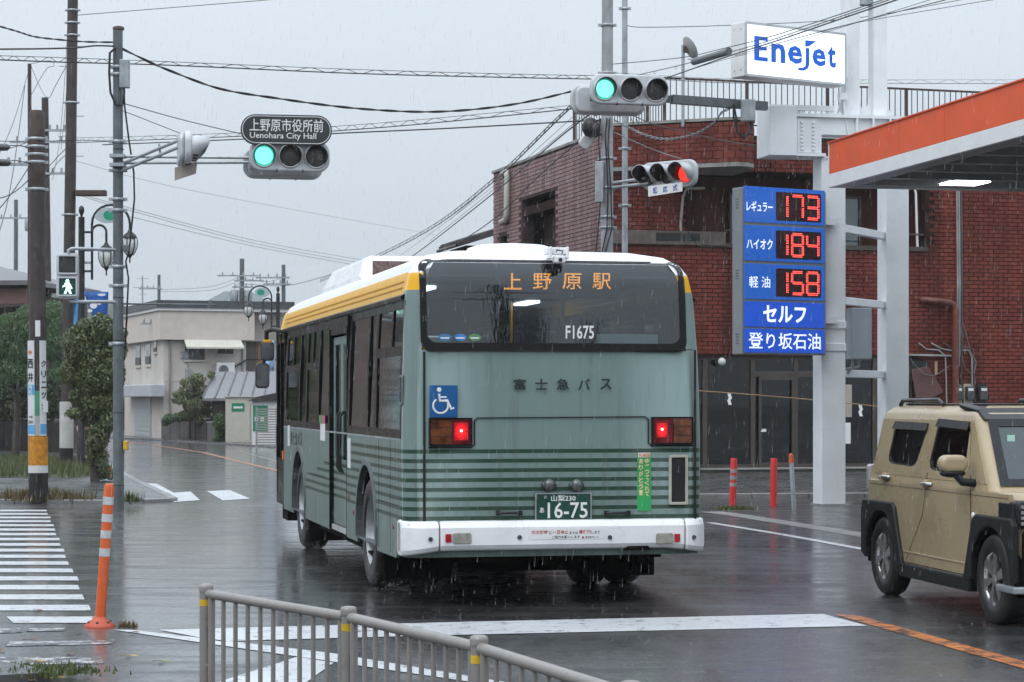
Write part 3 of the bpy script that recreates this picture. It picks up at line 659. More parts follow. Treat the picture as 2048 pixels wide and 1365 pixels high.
for x, y in ((-.65, 2.5), (.65, 2.5), (-.65, 4.8), (.65, 4.8), (-.6, 7.2)): MB().tube((x, y, .78), (x, y, 2.66), .018, n=8).build('grab_pole', M['bus_yellow'], bus)
MB().b2(-1.0, 1.0, 8.3, 8.36, .78, 1.9).build('driver_partition', it, bus)
lightm = emis('ceiling_lamp', (.85, .95, 1.0), 6.0)
MB().b2(-.82, -.70, 1.6, 2.3, 2.63, 2.655).build('ceiling_lamp', lightm, bus); MB().b2(.70, .82, 4.2, 4.9, 2.63, 2.655).build('ceiling_lamp', lightm, bus)
# rear window: black ceramic border ring, glass, LED destination board behind it
x0, _ = rear(852, 640); x1, _ = rear(1387, 640); zt = rear(1000, 520)[1]; zb = rear(852, 701)[1]
wc = (x0 + x1) / 2; hwid = 1.105; zt, zb = 2.80, 2.055
def tilt(o, extra=0.0):
    for v in o.data.vertices:
        zz = v.co.z; dx = max(0.0, min(.125, abs(v.co.x) - (hw(zz) - .13))); v.co.y += yr(zz) + extra + (.13 - math.sqrt(.13 ** 2 - dx * dx))
    o.data.update(); return o
def rgrid(name, xx0, xx1, zz0, zz1, y, m, par=bus, nx=16, nz=8, extra=0.0):
    q = MB(); vs = [(xx0 + (xx1 - xx0) * i / nx, y, zz0 + (zz1 - zz0) * j / nz) for j in range(nz + 1) for i in range(nx + 1)]
    q.add(vs, [(j*(nx+1)+i, j*(nx+1)+i+1, (j+1)*(nx+1)+i+1, (j+1)*(nx+1)+i) for j in range(nz) for i in range(nx)], True)
    return tilt(q.build(name, m, par), extra)
ri = [(a * .95, zb + .055 + (c - zb) * (1 - .12)) for a, c in rrect(-hwid, hwid, zb, zt, .10, 6)]
def dens(loop, n=6):
    out = []
    for i in range(len(loop)):
        a, c = loop[i], loop[(i + 1) % len(loop)]; k = n if math.dist(a, c) > .2 else 1
        for j in range(k): out.append((a[0] + (c[0] - a[0]) * j / k, a[1] + (c[1] - a[1]) * j / k))
    return out
fr = MB(); fr.ring(dens(rrect(-hwid, hwid, zb, zt, .085, 6), 8), dens([(a * .952, zb + .065 + (c - zb) * .885) for a, c in rrect(-hwid, hwid, zb, zt, .085, 6)], 8), 'y', -.012, .006)
tilt(fr.build('rear_window_frame', M['bus_black'], bus))
rw = rgrid('rear_window', -hwid + .03, hwid - .03, zb + .03, zt - .03, 0, M['bus_glass_rear'], extra=-.004)
def led_mat():
    m, N, L, b = nt('amber_led'); s = N.new('ShaderNodeSeparateXYZ'); L.new(N.new('ShaderNodeTexCoord').outputs['Object'], s.inputs[0])
    fx = mth(N, L, 'LESS_THAN', mth(N, L, 'FRACT', mth(N, L, 'MULTIPLY', s.outputs[0], 88.0)), .72); fz = mth(N, L, 'LESS_THAN', mth(N, L, 'FRACT', mth(N, L, 'MULTIPLY', s.outputs[2], 88.0)), .72)
    b.inputs['Base Color'].default_value = (.1, .04, .01, 1); b.inputs['Emission Color'].default_value = (1, .36, .03, 1)
    L.new(mth(N, L, 'MULTIPLY', mth(N, L, 'MULTIPLY', fx, fz), 4.2), b.inputs['Emission Strength']); return m
lx0, lz0 = rear(1000, 585, .1); lx1, lz1 = rear(1232, 540, .1)
MB().b2(lx0 - .05, lx1 + .05, .16, .19, lz0 - .04, lz1 + .05).build('destination_board', M['black'], bus)
ledm = led_mat()
for ch, xa, xb in (('上', 1008, 1043), ('野', 1066, 1103), ('原', 1125, 1163), ('駅', 1185, 1222)):
    a, c = rear(xa, 579, .155), rear(xb, 547, .155); text(ch, 'destination_lettering', ledm, bus, ((a[0] + c[0]) / 2, .155, (a[1] + c[1]) / 2), (1, 0, 0), (0, 0, 1), w=c[0] - a[0], h=c[1] - a[1], bold=.004)
EXR = -.03
a, c = rear(1133, 678), rear(1190, 651)
text('F1675', 'fleet_number', M['white'], bus, ((a[0] + c[0]) / 2, yr(2.2) - .014, (a[1] + c[1]) / 2), (1, 0, 0), (0, 0, 1), w=c[0] - a[0], h=c[1] - a[1], bold=.02)
for px, cc in ((891, '#4d86b8'), (922, '#3c7fc0'), (951, '#5b8f5a')):
    a = rear(px, 675); q = MB(); q.lathe([(.052, 0), (.052, .002)], 20, (a[0], yr(a[1]) - .010, a[1]), Matrix.Rotation(R(90), 4, 'X') @ Matrix.Scale(.55, 4, (0, 1, 0)))
    st = q.build('window_sticker', mat('oval_sticker', cc, .4), bus); q = MB(); q.box((a[0], yr(a[1]) - .0135, a[1] - .005), (.07, .002, .012)); q.build('sticker_print', M['white'], st)
a = rear(1148, 692); MB().box((a[0], .10, a[1] - .0), (.13, .004, .05)).build('route_card', mat('card_blue', '#2b55c8', .5), bus)
MB().b2(rear(1203, 0)[0], rear(1325, 0)[0], .14, .17, 2.10, 2.20).build('pale_panel', mat('pale_panel', (.55, .66, .6, 1), .5), bus)
# roof: round vent, air-conditioner, rear camera
v = MB(); v.lathe([(.38, 2.90), (.385, 2.93), (.37, 2.96), (.30, 2.985), (.12, 3.0), (.001, 3.002)], 40, (.0, 1.2, 0)); 
vx = rear(1078, 480)[0]; v.xf(Matrix.Translation((vx + .02, 0, 0))); v.build('roof_vent', M['bus_white'], bus)
MB().lathe([(.36, 2.86), (.36, 2.92)], 32, (vx + .02, 1.2, 0)).build('vent_base', mat('vent_rust', (.2, .16, .13, 1), .7, var=.3, scale=14), bus)
def roofbox(name, x0, x1, y0, y1, z0, z1, tp, m):
    q = MB(); q.add([(x0, y0, z0), (x1, y0, z0), (x1, y1, z0), (x0, y1, z0), (x0 + .12, y0 + tp, z1), (x1 - .12, y0 + tp, z1), (x1 - .12, y1 - tp, z1), (x0 + .12, y1 - tp, z1)],
                    [(3, 2, 1, 0), (4, 5, 6, 7), (0, 1, 5, 4), (1, 2, 6, 5), (2, 3, 7, 6), (3, 0, 4, 7)]); return q.build(name, m, bus, bev=.06, seg=3)
roofbox('air_conditioner', -.95, .95, 4.6, 7.9, 2.86, 3.13, .35, M['bus_white'])
MB().b2(-.80, .80, 4.66, 4.70, 2.90, 3.06).build('condenser_grille', mat('grille_rust', (.16, .10, .09, 1), .7, var=.4, scale=30), bus)
cx_, cz_ = rear(1118, 495)
q = MB(); q.b2(cx_ - .085, cx_ + .085, .02, .2, 2.84, 2.895); q.b2(cx_ - .08, cx_ - .06, -.02, .1, 2.80, 2.9); q.b2(cx_ + .06, cx_ + .08, -.02, .1, 2.80, 2.9); rc = q.build('camera_bracket', M['bus_white'], bus, bev=.008)
q = MB(); q.b2(cx_ - .045, cx_ + .045, -.05, .05, 2.765, 2.825); q.build('camera_case', M['bus_white'], rc, bev=.012); MB().tube((cx_, -.055, 2.79), (cx_, -.04, 2.79), .016, n=12).build('camera_lens', M['black'], rc)
MB().path([(cx_ - .02, .0, 2.86), (cx_ - .03, -.05, 2.87), (cx_ + .02, -.06, 2.86), (cx_ + .01, -.05, 2.84)], .006, 5).build('camera_cable', M['cable'], rc)
# rear lamps
def rbox(name, pxa, pya, pxb, pyb, y0, y1, m, par=bus, bev=.004, dz=0):
    a, c = rear(pxa, pya), rear(pxb, pyb); q = MB(); q.b2(min(a[0], c[0]), max(a[0], c[0]), y0, y1, min(a[1], c[1]), max(a[1], c[1])); return q.build(name, m, par, bev=bev)
amber = mat('amber_lens', (.16, .05, .02, 1), .15, 0, var=.35, scale=9, coat=.5); redl = mat('red_lens_unlit', (.16, .008, .012, 1), .15, 0, var=.3, scale=9, coat=.5)
def taillens():
    m, N, L, b = nt('tail_lamp_lit'); sp = N.new('ShaderNodeSeparateXYZ'); L.new(N.new('ShaderNodeTexCoord').outputs['Generated'], sp.inputs[0])
    d = mth(N, L, 'SQRT', mth(N, L, 'ADD', mth(N, L, 'POWER', mth(N, L, 'SUBTRACT', sp.outputs[0], .5), 2.0), mth(N, L, 'POWER', mth(N, L, 'SUBTRACT', sp.outputs[2], .5), 2.0)))
    b.inputs['Base Color'].default_value = (.3, .006, .008, 1); b.inputs['Roughness'].default_value = .15; b.inputs['Emission Color'].default_value = (1, .02, .03, 1)
    L.new(ramp(N, L, d, [(.05, (2.2,) * 3), (.3, (.9,) * 3), (.55, (.22,) * 3)]), b.inputs['Emission Strength']); return m
tl = taillens(); bulb = emis('bulb', (1, .30, .22), 5)
for (ox0, ox1, ix0, ix1, yy0, yy1, bx, by) in ((859, 902, 903, 941, 838, 890, 921, 862), (1345, 1382, 1304, 1344, 836, 887, 1322, 859)):
    ab = rbox('turn_lamp', ox0, yy0, ox1, yy1, -.03, .02, amber); ho = rbox('tail_lamp', ix0, yy0, ix1, yy1, -.03, .02, redl)
    lw_ = 14 if bx < 1000 else 11; rbox('lit_lens', bx - lw_, by - lw_ - 2, bx + lw_, by + lw_ + 5, -.034, -.028, tl, ho); a = rear(bx, by); MB().ball((a[0], -.036, a[1]), .012, 10).build('bulb', bulb, ho)
    a = rear((ix0 + ix1) / 2, by + 2); MB().b2(a[0] - .085, a[0] + .085, -.0345, -.03, a[1] - .002, a[1] + .002).build('lens_rib', redl, ho)
# rear seams and engine hatch
def seam(pts, w=.010, name='panel_seam'):
    q = MB(); pp = [rear(*p) for p in pts]
    for (a, c) in zip(pp, pp[1:]):
        dd = Vector((c[0] - a[0], 0, c[1] - a[1])).normalized(); n = Vector((-dd.z, 0, dd.x)) * w / 2; A = Vector((a[0], -.0035, a[1])) - dd * w / 2; B = Vector((c[0], -.0035, c[1])) + dd * w / 2
        q.add([A - n, B - n, B + n, A + n, A - n + Vector((0, .004, 0)), B - n + Vector((0, .004, 0)), B + n + Vector((0, .004, 0)), A + n + Vector((0, .004, 0))], [(0, 1, 2, 3), (0, 4, 5, 1), (1, 5, 6, 2), (2, 6, 7, 3), (3, 7, 4, 0)])
    q.build(name, M['seam'], bus)
seam([(848.5, 706), (848.5, 1049)], .02); seam([(1390, 703), (1390, 1043)], .02)
seam([(857, 896), (942, 895.5), (949, 890), (949, 842), (955, 836.5), (1290, 834), (1296.5, 839), (1296.5, 886), (1303, 892), (1386, 891)])
seam([(856, 703), (1384, 700)], .008)
# plate, stickers, lettering
def rtext(body, name, pxa, pya, pxb, pyb, m, y=-.0045, bold=0.0, par=bus, space=1.0, V=(0, 0, 1), U=(1, 0, 0)):
    a, c = rear(pxa, pyb), rear(pxb, pya); return text(body, name, m, par, ((a[0] + c[0]) / 2, y, (a[1] + c[1]) / 2), U, V, w=abs(c[0] - a[0]), h=abs(c[1] - a[1]), bold=bold, space=space)
ink = mat('dark_ink', (.012, .02, .02, 1), .4)
for ch, xa, xb in (('富', 1027, 1052), ('士', 1070, 1095), ('急', 1113, 1138), ('バ', 1156, 1180), ('ス', 1200, 1223)): rtext(ch, 'operator_lettering', xa, 758, xb, 780, ink, bold=.022)
pl = rbox('number_plate', 1069, 985, 1182, 1042, -.022, -.006, mat('plate_green', (.008, .06, .04, 1), .35), bev=.006)
q = MB(); a, c = rear(1069, 1042), rear(1182, 985); q.ring(rrect(a[0], c[0], a[1], c[1], .012), rrect(a[0] + .01, c[0] - .01, a[1] + .01, c[1] - .01, .008), 'y', -.026, -.018); q.build('plate_rim', M['galv'], pl)
rtext('山梨230', 'plate_lettering', 1101, 990, 1150, 1003, M['white'], -.0235, .015, pl); rtext('あ', 'plate_lettering', 1078, 1015, 1087, 1026, M['white'], -.0235, .01, pl)
rtext('16-75', 'plate_lettering', 1094, 1004, 1174, 1037, M['white'], -.0235, .012, pl)
a = rear(1089, 994.5); MB().tube((a[0], -.032, a[1]), (a[0], -.02, a[1]), .014, n=12).build('plate_seal', M['alloy'], pl)
ac = rbox('access_sign', 859, 771, 915, 835, -.005, -.001, mat('access_blue', (.006, .10, .30, 1), .4), bev=0)
def wsym():
    q = MB(); W_ = lambda px, py: (rear(px, py)[0], -.0075, rear(px, py)[1])
    q.ball(W_(878, 780), .019, 12, mi=0)
    for pts, r in (([(878, 788), (879, 802), (896, 802)], .012), ([(879, 795), (893, 795)], .008), ([(880, 802), (895, 803), (902, 819), (908, 816)], .011)):
        q.path([W_(*p) for p in pts], r, 6)
    pts = [(881 + 15 * math.cos(R(t)), 812 + 15 * math.sin(R(t))) for t in range(-20 + 0, 250, 15)]
    q.path([W_(*p) for p in pts], .009, 6); 
    q.v = [(x, -.0065 + (y + .0075) * .08, z) for x, y, z in q.v]; return q.build('access_symbol', M['white'], ac)
wsym()
gs = rbox('green_sticker', 1274, 906, 1302, 1022, -.005, -.001, mat('sticker_green', (.03, .36, .10, 1), .4), bev=0)
rbox('sticker_cap', 1276, 906, 1300, 915, -.007, -.003, M['white'], gs, 0); orange = mat('sticker_orange', (.75, .17, .03, 1), .5)
wpale = mat('sticker_pale', (.85, .6, .35, 1), .5)
for i, ch in enumerate('ゆずってくれて'): rtext(ch, 'sticker_lettering', 1289, 917.5 + i * 11, 1298, 927 + i * 11, wpale, -.0068, .03, gs)
for i, ch in enumerate('ありがとう！'): rtext(ch, 'sticker_lettering', 1277, 917.5 + i * 12.6, 1286, 928 + i * 12.6, wpale, -.0068, .03, gs)
rtext('先進国', 'sticker_lettering', 1277, 907, 1299, 914.5, orange, -.0085, .02, gs)
# vent with beige frame, dome lamps, handles, flank louvre
vf = MB(); a, c = rear(1337, 1010), rear(1375, 910); vf.ring(rrect(a[0], c[0], a[1], c[1], .015), rrect(a[0] + .022, c[0] - .022, a[1] + .022, c[1] - .022, .01), 'y', -.02, .005)
vent = vf.build('side_vent', mat('vent_beige', (.45, .43, .37, 1), .5), bus, bev=.004); rbox('vent_mesh', 1341, 914, 1371, 1005, -.008, .004, M['black'], vent, 0)
for px in (1097, 1152):
    a = rear(px, 970); q = MB(); q.ball((a[0], -.02, a[1]), .052, 14); q.ball((a[0] - .035, -.012, a[1]), .03, 10); q.ball((a[0] + .035, -.012, a[1]), .03, 10); q.build('dome_lamp', mat('dome_lamp', (.13, .14, .14, 1), .25, .5), bus)
for px in (1018, 1234):
    a = rear(px - 23, 1026); c = rear(px + 23, 1026); q = MB(); q.path([(a[0], .0, a[1]), (a[0], -.03, a[1]), (c[0], -.03, c[1]), (c[0], .0, c[1])], .011, 8); q.b2(a[0] - .012, a[0] + .02, -.02, .0, a[1] - .018, a[1] + .018); q.b2(c[0] - .02, c[0] + .012, -.02, .0, c[1] - .018, c[1] + .018); q.build('hatch_handle', M['black_metal'], bus)
lv = MB(); lv.ring(rrect(.10, .22, 1.62, 1.86, .02), rrect(.118, .202, 1.638, 1.842, .015), 'x', -1.25, -1.236); lvo = lv.build('corner_louvre', mat('louvre_green', (.15, .2, .185, 1), .4), bus)
for i in range(4): MB().b2(-1.247, -1.237, .122, .198, 1.65 + i * .052, 1.675 + i * .052).build('louvre_gap', M['seam'], lvo)
# bumper in three pieces
def bprof(y_off=0.0): return [(.10, .70), (-.045 + y_off, .69), (-.075 + y_off, .64), (-.075 + y_off, .50), (-.05 + y_off, .455), (.10, .45)]
def bumper_piece(x0, x1, ends=None):
    q = MB(); prof = bprof(); n = len(prof); xs = [x0 + (x1 - x0) * i / 12 for i in range(13)]; vs = []
    for x in xs:
        wrap = max(0, abs(x) - 1.06); yo = wrap * wrap * 3.2
        for (y, z) in prof: vs.append((x, y + yo, z - (.045 * max(0, (abs(x) - .95)) / .3 if z < .55 else 0)))
    fs = [(i*n+k, i*n+(k+1) % n, (i+1)*n+(k+1) % n, (i+1)*n+k) for i in range(12) for k in range(n)]
    q.add(vs, fs + [tuple(range(n))[::-1], tuple(range(12*n, 13*n))]); return q
xa, xb = rear(880, 1075, -.07)[0], rear(1371, 1075, -.07)[0]
bump = bumper_piece(xa + .004, xb - .004).build('rear_bumper', M['bus_white'], bus, bev=.018, seg=3)
for (u, w_) in ((-1.262, xa - .004), (xb + .004, 1.262)):
    q = bumper_piece(u, w_); s = -1 if u < 0 else 1
    q.prism([(s * 1.20, -.01), (s * 1.262, .10), (s * 1.262, .26), (s * 1.19, .26)], 'z', .43, .69); q.build('bumper_corner', M['bus_white'], bus, bev=.018, seg=3)
for px in (861, 1039, 1219.5, 1389):
    a = rear(px, 1075 if px != 861 else 1079, -.075); yo = max(0, abs(a[0]) - 1.06) ** 2 * 3.2; MB().tube((a[0], -.085 + yo, a[1]), (a[0], -.06 + yo, a[1]), .018, n=14).build('parking_sensor', mat('sensor_grey', (.06, .065, .07, 1), .3), bump)
for (l0, l1, r0, r1) in ((905, 943, 891, 903), (1312, 1347, 1349, 1360)):
    q = MB(); a = rear((l0 + l1) / 2, 1077, -.075); q.prism(rrect(rear(l0, 0, -.08)[0], rear(l1, 0, -.08)[0], a[1] - .045, a[1] + .045, .02), 'y', -.086, -.07); lo = q.build('reversing_lamp', mat('reverse_lens', (.36, .36, .31, 1), .15, 0, var=.2, scale=20, coat=.5), bump, bev=.006)
    MB().prism(rrect(rear(r0, 0, -.08)[0], rear(r1, 0, -.08)[0], a[1] - .032, a[1] + .035, .006), 'y', -.084, -.07).build('reflector', mat('reflector_red', (.42, .01, .02, 1), .2, coat=.5), bump)
q = MB(); a, c = rear(1057, 1080, -.077), rear(1208, 1056, -.077); q.b2(a[0], c[0], -.0775, -.0745, a[1], c[1]); sk = q.build('bumper_sticker', M['white'], bump)
redink = mat('red_ink', (.5, .015, .03, 1), .5)
def btext(body, pxa, pya, pxb, pyb, m):
    a, c = rear(pxa, pyb, -.078), rear(pxb, pya, -.078); text(body, 'sticker_lettering', m, sk, ((a[0] + c[0]) / 2, -.0785, (a[1] + c[1]) / 2), (1, 0, 0), (0, 0, 1), w=c[0] - a[0], h=c[1] - a[1], bold=.015)
btext('右左折時', 1063, 1061, 1096, 1069, redink); btext('に', 1098, 1063, 1104, 1069, ink); btext('一旦停止', 1105, 1060, 1137, 1069, redink); btext('または', 1139, 1063, 1156, 1069, ink); btext('最徐行', 1158, 1060, 1182, 1068, redink); btext('します', 1183, 1062, 1200, 1068, ink)
btext('ご協力お願いします', 1104, 1071, 1160, 1078, ink); btext('▲', 1163, 1071.5, 1169, 1077, redink); btext('富士急グループ', 1171, 1072, 1197, 1077, ink)
a = rear(1275, 1100, -.075); MB().prism([(a[0] - .11, .44), (a[0] + .11, .44), (a[0] + .09, .475), (a[0] - .08, .475)], 'y', -.0775, -.02).build('exhaust_notch', M['chassis'], bump)
# mirrors and arm at the front left corner
q = MB(); q.path([(-1.15, 9.75, 2.50), (-1.26, 9.96, 2.53), (-1.34, 10.0, 2.50), (-1.34, 10.0, 2.36)], .03, 8); mir = q.build('mirror_arm', M['black_metal'], bus)
q = MB(); q.prism(rrect(-1.41, -1.25, 2.14, 2.38, .04), 'y', 9.93, 10.05); q.build('upper_mirror', M['black'], bus, bev=.02); MB().prism(rrect(-1.40, -1.26, 2.155, 2.365, .035), 'y', 9.925, 9.93).build('mirror_glass', M['chrome'], bus)
MB().b2(-1.38, -1.28, 9.92, 10.04, 2.36, 2.40).build('mirror_cap', M['bus_yellow'], bus, bev=.01)
q = MB(); q.prism(rrect(-1.48, -1.31, 1.80, 2.11, .05), 'y', 9.9, 10.02); lo = q.build('lower_mirror', M['black'], bus, bev=.02); MB().prism(rrect(-1.47, -1.32, 1.815, 2.095, .045), 'y', 9.895, 9.9).build('mirror_glass', M['chrome'], bus)
MB().tube((-1.38, 10.0, 2.08), (-1.36, 10.0, 2.18), .022).build('mirror_stalk', M['black_metal'], bus)
MB().b2(-1.2, -1.02, 9.5, 9.72, 2.0, 2.35).build('wiper_motor_box', M['black'], bus)
# small marks on the flank
q = MB(); q.b2(-1.2465, -1.2435, 3.10, 3.30, 1.02, 1.30); q.build('route_notice', M['white'], bus)
MB().b2(-1.2465, -1.2435, 8.25, 8.45, 1.12, 1.36).build('door_notice', M['white'], bus)
for i, cc in enumerate(('#d05a8a', '#58a04a')): MB().b2(-1.2472, -1.2440, 4.98 + i * .25, 5.22 + i * .25, 1.42, 1.50).build('window_notice', mat('notice', cc, .5), bus)
MB().b2(-1.2472, -1.2440, 4.98, 5.36, 1.24, 1.415).build('window_notice', M['white'], bus)
for i, ch in enumerate('富士急バス'): text(ch, 'operator_lettering', ink, bus, (-1.2458, 8.05 - i * .24, 1.22), (0, -1, 0), (0, 0, 1), w=.16, h=.15, bold=.03)
for (y, z) in ((.55, .62), (2.9, .62), (3.2, .75)): MB().tube((-1.25, y, z), (-1.243, y, z), .022, n=10).build('side_marker', mat('marker_red', (.22, .03, .03, 1), .3), bus)
for y in (1.35, .72): MB().b2(-1.2448, -1.2425, y - .004, y + .004, .40, 1.32).build('panel_seam', M['seam'], bus)
MB().b2(-1.2448, -1.2425, .3, 1.35, .80, .808).build('panel_seam', M['seam'], bus); MB().b2(-1.2448, -1.2425, 4.7, 6.6, .86, .868).build('panel_seam', M['seam'], bus)
MB().b2(-1.2445, -1.236, .18, 8.9, 1.332, 1.348).build('belt_trim', M['galv'], bus)
MB().b2(-1.26, -1.24, 8.85, 8.95, .95, 1.05).build('turn_lamp', orange, bus)


for (ox0, ox1, ix0, ix1, yy0, yy1) in ((859, 902, 903, 941, 838, 890), (1345, 1382, 1304, 1344, 836, 887)):      # lens joints and the bezel round each lamp pair
    a, c = rear(min(ox0, ix0) - 2, yy1 + 2), rear(max(ox1, ix1) + 2, yy0 - 2); MB().ring([(a[0], a[1]), (c[0], a[1]), (c[0], c[1]), (a[0], c[1])], [(a[0] + .012, a[1] + .012), (c[0] - .012, a[1] + .012), (c[0] - .012, c[1] - .012), (a[0] + .012, c[1] - .012)], 'y', -.036, .01).build('lamp_bezel', M['bus_black'], bus)
    for f in (.33, .66): zz = a[1] + (c[1] - a[1]) * f; MB().b2(a[0] + .012, c[0] - .012, -.0325, -.0295, zz - .002, zz + .002).build('lens_rib', M['seam'], bus)
# ================================================================ the oncoming small car
CA = R(9.5) + math.pi; CAR0 = Vector((3.874, 18.86, 0))
car = thing('small_car', 'boxy beige small car with black arch cladding and black roof', 'car', CAR0, CA)
cX = Vector((math.cos(CA), math.sin(CA), 0)); cY = Vector((-math.sin(CA), math.cos(CA), 0))
def cside(px, py, x=.722):
    p = hit(px, py, CAR0 + cX * x, cX) - CAR0; return p.dot(cY), p.z
M['car_beige'] = mat('car_beige', (.40, .31, .185, 1), .30, 0, var=.05, scale=2, coat=.35, bump=.25, bscale=120, dirt=(.27, .2, .11, 1), dscale=1.3)
M['cladding'] = mat('cladding_black', (.016, .017, .019, 1), .48, 0, spec=.25, var=.15, scale=20, bump=.15, bscale=120)
M['car_glass'] = glass('car_glass', (.10, .115, .115), 1.0); M['car_screen'] = glass('car_screen', (.55, .62, .62), 1.0, body=.12)
M['car_black'] = mat('car_black_gloss', (.014, .015, .018, 1), .3, 0, spec=.3)
CHW = [(.3, .68), (.55, .715), (.85, .722), (.98, .712), (1.03, .70), (1.5, .635), (1.56, .615), (1.6, .56), (1.625, .45)]
CYR = [(.3, -.47), (.5, -.50), (.95, -.475), (1.5, -.36), (1.56, -.33), (1.6, -.27), (1.625, -.1)]
CYF = [(.3, 2.86), (.55, 2.9), (.85, 2.88), (.93, 2.82), (.98, 2.70)]
CYF2 = [(.98, 2.42), (1.03, 2.38), (1.5, 1.98), (1.56, 1.90), (1.6, 1.75), (1.625, 1.5)]
chw = lambda z: lerp_tab(CHW, z)
cyr = lambda z: lerp_tab(CYR, z)
def cskip1(a, c, z0, z1): return a[0] in 'LG' and c[0] == a[0] and z1 <= .961
q = MB(); loft_shell(q, [.32, .5, .7, .85, .96, .98], chw, cyr, lambda z: lerp_tab(CYF, z), .12, .16, [2.7, 2.0, 1.0, 0, -.36], [-1, 0, 1], cskip1)
q.build('lower_body', M['car_beige'], car)
def cskip2(a, c, z0, z1):
    if z0 >= 1.029 and z1 <= 1.501:
        if a[0] in 'LG' and c[0] == a[0]: return True
        if a[0] == 'FR' and c[0] == 'FL': return True
    return False
q = MB(); loft_shell(q, [.975, 1.03, 1.5, 1.535, 1.56, 1.58, 1.6, 1.615, 1.625], chw, cyr, lambda z: lerp_tab(CYF2, z), .14, .10, [1.8, .8, .1, -.2], [-1, 0, 1], cskip2)
q.build('cabin', M['car_beige'], car)
# roof skin in black, set over the beige side rails
MB().prism(rrect(-.50, .50, -.12, 1.58, .08), 'z', 1.618, 1.632).build('roof_panel', M['car_black'], car, bev=.006)
q = MB(); q.prism([(1.45, 1.630), (1.84, 1.590), (1.99, 1.51), (1.95, 1.50), (1.45, 1.60)], 'x', -.60, .60); q.build('roof_front', M['car_black'], car, bev=.01)
for s in (-1, 1):
    MB().path([(s * .53, -.1, 1.615), (s * .53, -.04, 1.655), (s * .53, .82, 1.66), (s * .53, .92, 1.62)], .018, 8).build('roof_rail', M['black_metal'], car)
# flank panels with wheel openings
CWY = (0.0, 2.46); CR = .335
side = [(-.37, .97), (-.37, .56)] + arc(0, .335, .43, 149, 8) + [(.47, .30), (1.99, .30)] + arc(2.46, .335, .43, 172, 38) + [(2.78, .62), (2.76, .97)]
for s in (-1, 1):
    MB().prism(side, 'x', s * .69, s * .722).build('flank', M['car_beige'], car, bev=.012, seg=2)
    # trapezoid cladding over the arches and the sill
    rear_out = [(-.47, .40), (-.47, .66), (-.43, .74), (.26, .74), (.34, .66), (.53, .30)]
    q = MB(); q.prism([(-.50, .33), (-.50, .71), (-.45, .80), (.27, .80), (.33, .765), (.54, .29), (.41, .29)] + arc(0, .335, .385, -6, 186)[1:], 'x', s * .70, s * .757); q.build('arch_cladding', M['cladding'], car, bev=.014)
    q = MB(); q.prism([(1.92, .29), (2.10, .76), (2.17, .80), (2.86, .80), (2.9, .75), (2.9, .33), (2.845, .33)] + arc(2.46, .335, .385, -1, 186)[1:], 'x', s * .70, s * .757); q.build('arch_cladding', M['cladding'], car, bev=.014)
    q = MB(); q.prism([(.40, .31), (2.06, .31), (2.02, .20), (.44, .20)], 'x', s * .62, s * .745); q.build('sill', M['cladding'], car, bev=.012)
    for cy in CWY: MB().ring(arc(cy, .335, .425, 190, -10), arc(cy, .335, .39, 190, -10), 'x', s * .46, s * .715).build('wheel_housing', M['chassis'], car)
    for cy in CWY: MB().prism(arc(cy, .335, .44, 200, -20), 'x', s * .45, s * .47).build('wheel_well', M['chassis'], car)
    for cy in CWY: wheel(car, s * .645, cy, CR, .17, s, [M['alloy'], M['chassis']], 6)
q = MB(); q.b2(-.66, .66, -.42, 2.8, .22, .36); q.b2(-.45, .45, -.42, 2.8, .22, .8); q.build('underbody', M['chassis'], car)
# glazing: each window a rounded opening in a door frame
def cwin(s, outer, inner, vis):
    q = MB(); o = q; n = len(outer); vs = []
    for off in (.004, -.03):
        for lp in (outer, inner):
            for (y, z) in lp: vs.append((s * (chw(z) + off), y, z))
    fs = []
    for i in range(n):
        j = (i + 1) % n
        fs += [(i, j, n+j, n+i), (2*n+i, 3*n+i, 3*n+j, 2*n+j), (i, 2*n+i, 2*n+j, j), (n+i, n+j, 3*n+j, 3*n+i)]
    q.add(vs, fs); fr = q.build('window_frame', M['car_beige'], car)
    cy_ = sum(p[0] for p in inner) / n; cz_ = sum(p[1] for p in inner) / n
    g = MB(); g.add([(s * (chw(z) - .012), y, z) for y, z in inner], [tuple(range(n))]); g.build('window_glass', M['car_glass'], fr)
    inn2 = [(cy_ + (y - cy_) * .94, cz_ + (z - cz_) * .94) for y, z in inner]; sl = MB(); vs = [(s * (chw(z) + off), y, z) for off in (.0, -.014) for lp in (inner, inn2) for y, z in lp]; sl.add(vs, fs); sl.build('window_seal', M['rubber'], fr)
    if vis:
        (a, za), (c, zc) = vis; v = MB(); v.add([(s * (chw(za) + .004), a, za + .02), (s * (chw(zc) + .004), c, zc + .02), (s * (chw(zc - .06) + .022), c + .005, zc - .042), (s * (chw(za - .06) + .022), a - .005, za - .042)], [(0, 1, 2, 3)])
        vo = v.build('rain_visor', M['cladding'], fr); md = vo.modifiers.new('solid', 'SOLIDIFY'); md.thickness = .006
def quadloop(p, m=6):                                      # four corners, evenly divided so that two loops pair up
    out = []
    for i in range(4):
        a, c = p[i], p[(i + 1) % 4]
        for k in range(m): out.append((a[0] + (c[0] - a[0]) * k / m, a[1] + (c[1] - a[1]) * k / m))
    return out
def roundloop(p, m=6, r=.16):
    out = quadloop(p, m); n = len(out); res = []
    for i, v in enumerate(out):
        if i % m == 0:
            a, c = out[i-1], out[(i + 1) % n]; res.append((v[0] * .5 + (a[0] + c[0]) * .25, v[1] * .5 + (a[1] + c[1]) * .25))
        else: res.append(v)
    return res
w1 = [cside(*p, .69) for p in ((1774, 926), (1831, 935), (1847, 852), (1781, 848))]; w2 = [cside(*p, .69) for p in ((1856, 940), (1941, 951), (1941, 850), (1866, 842))]
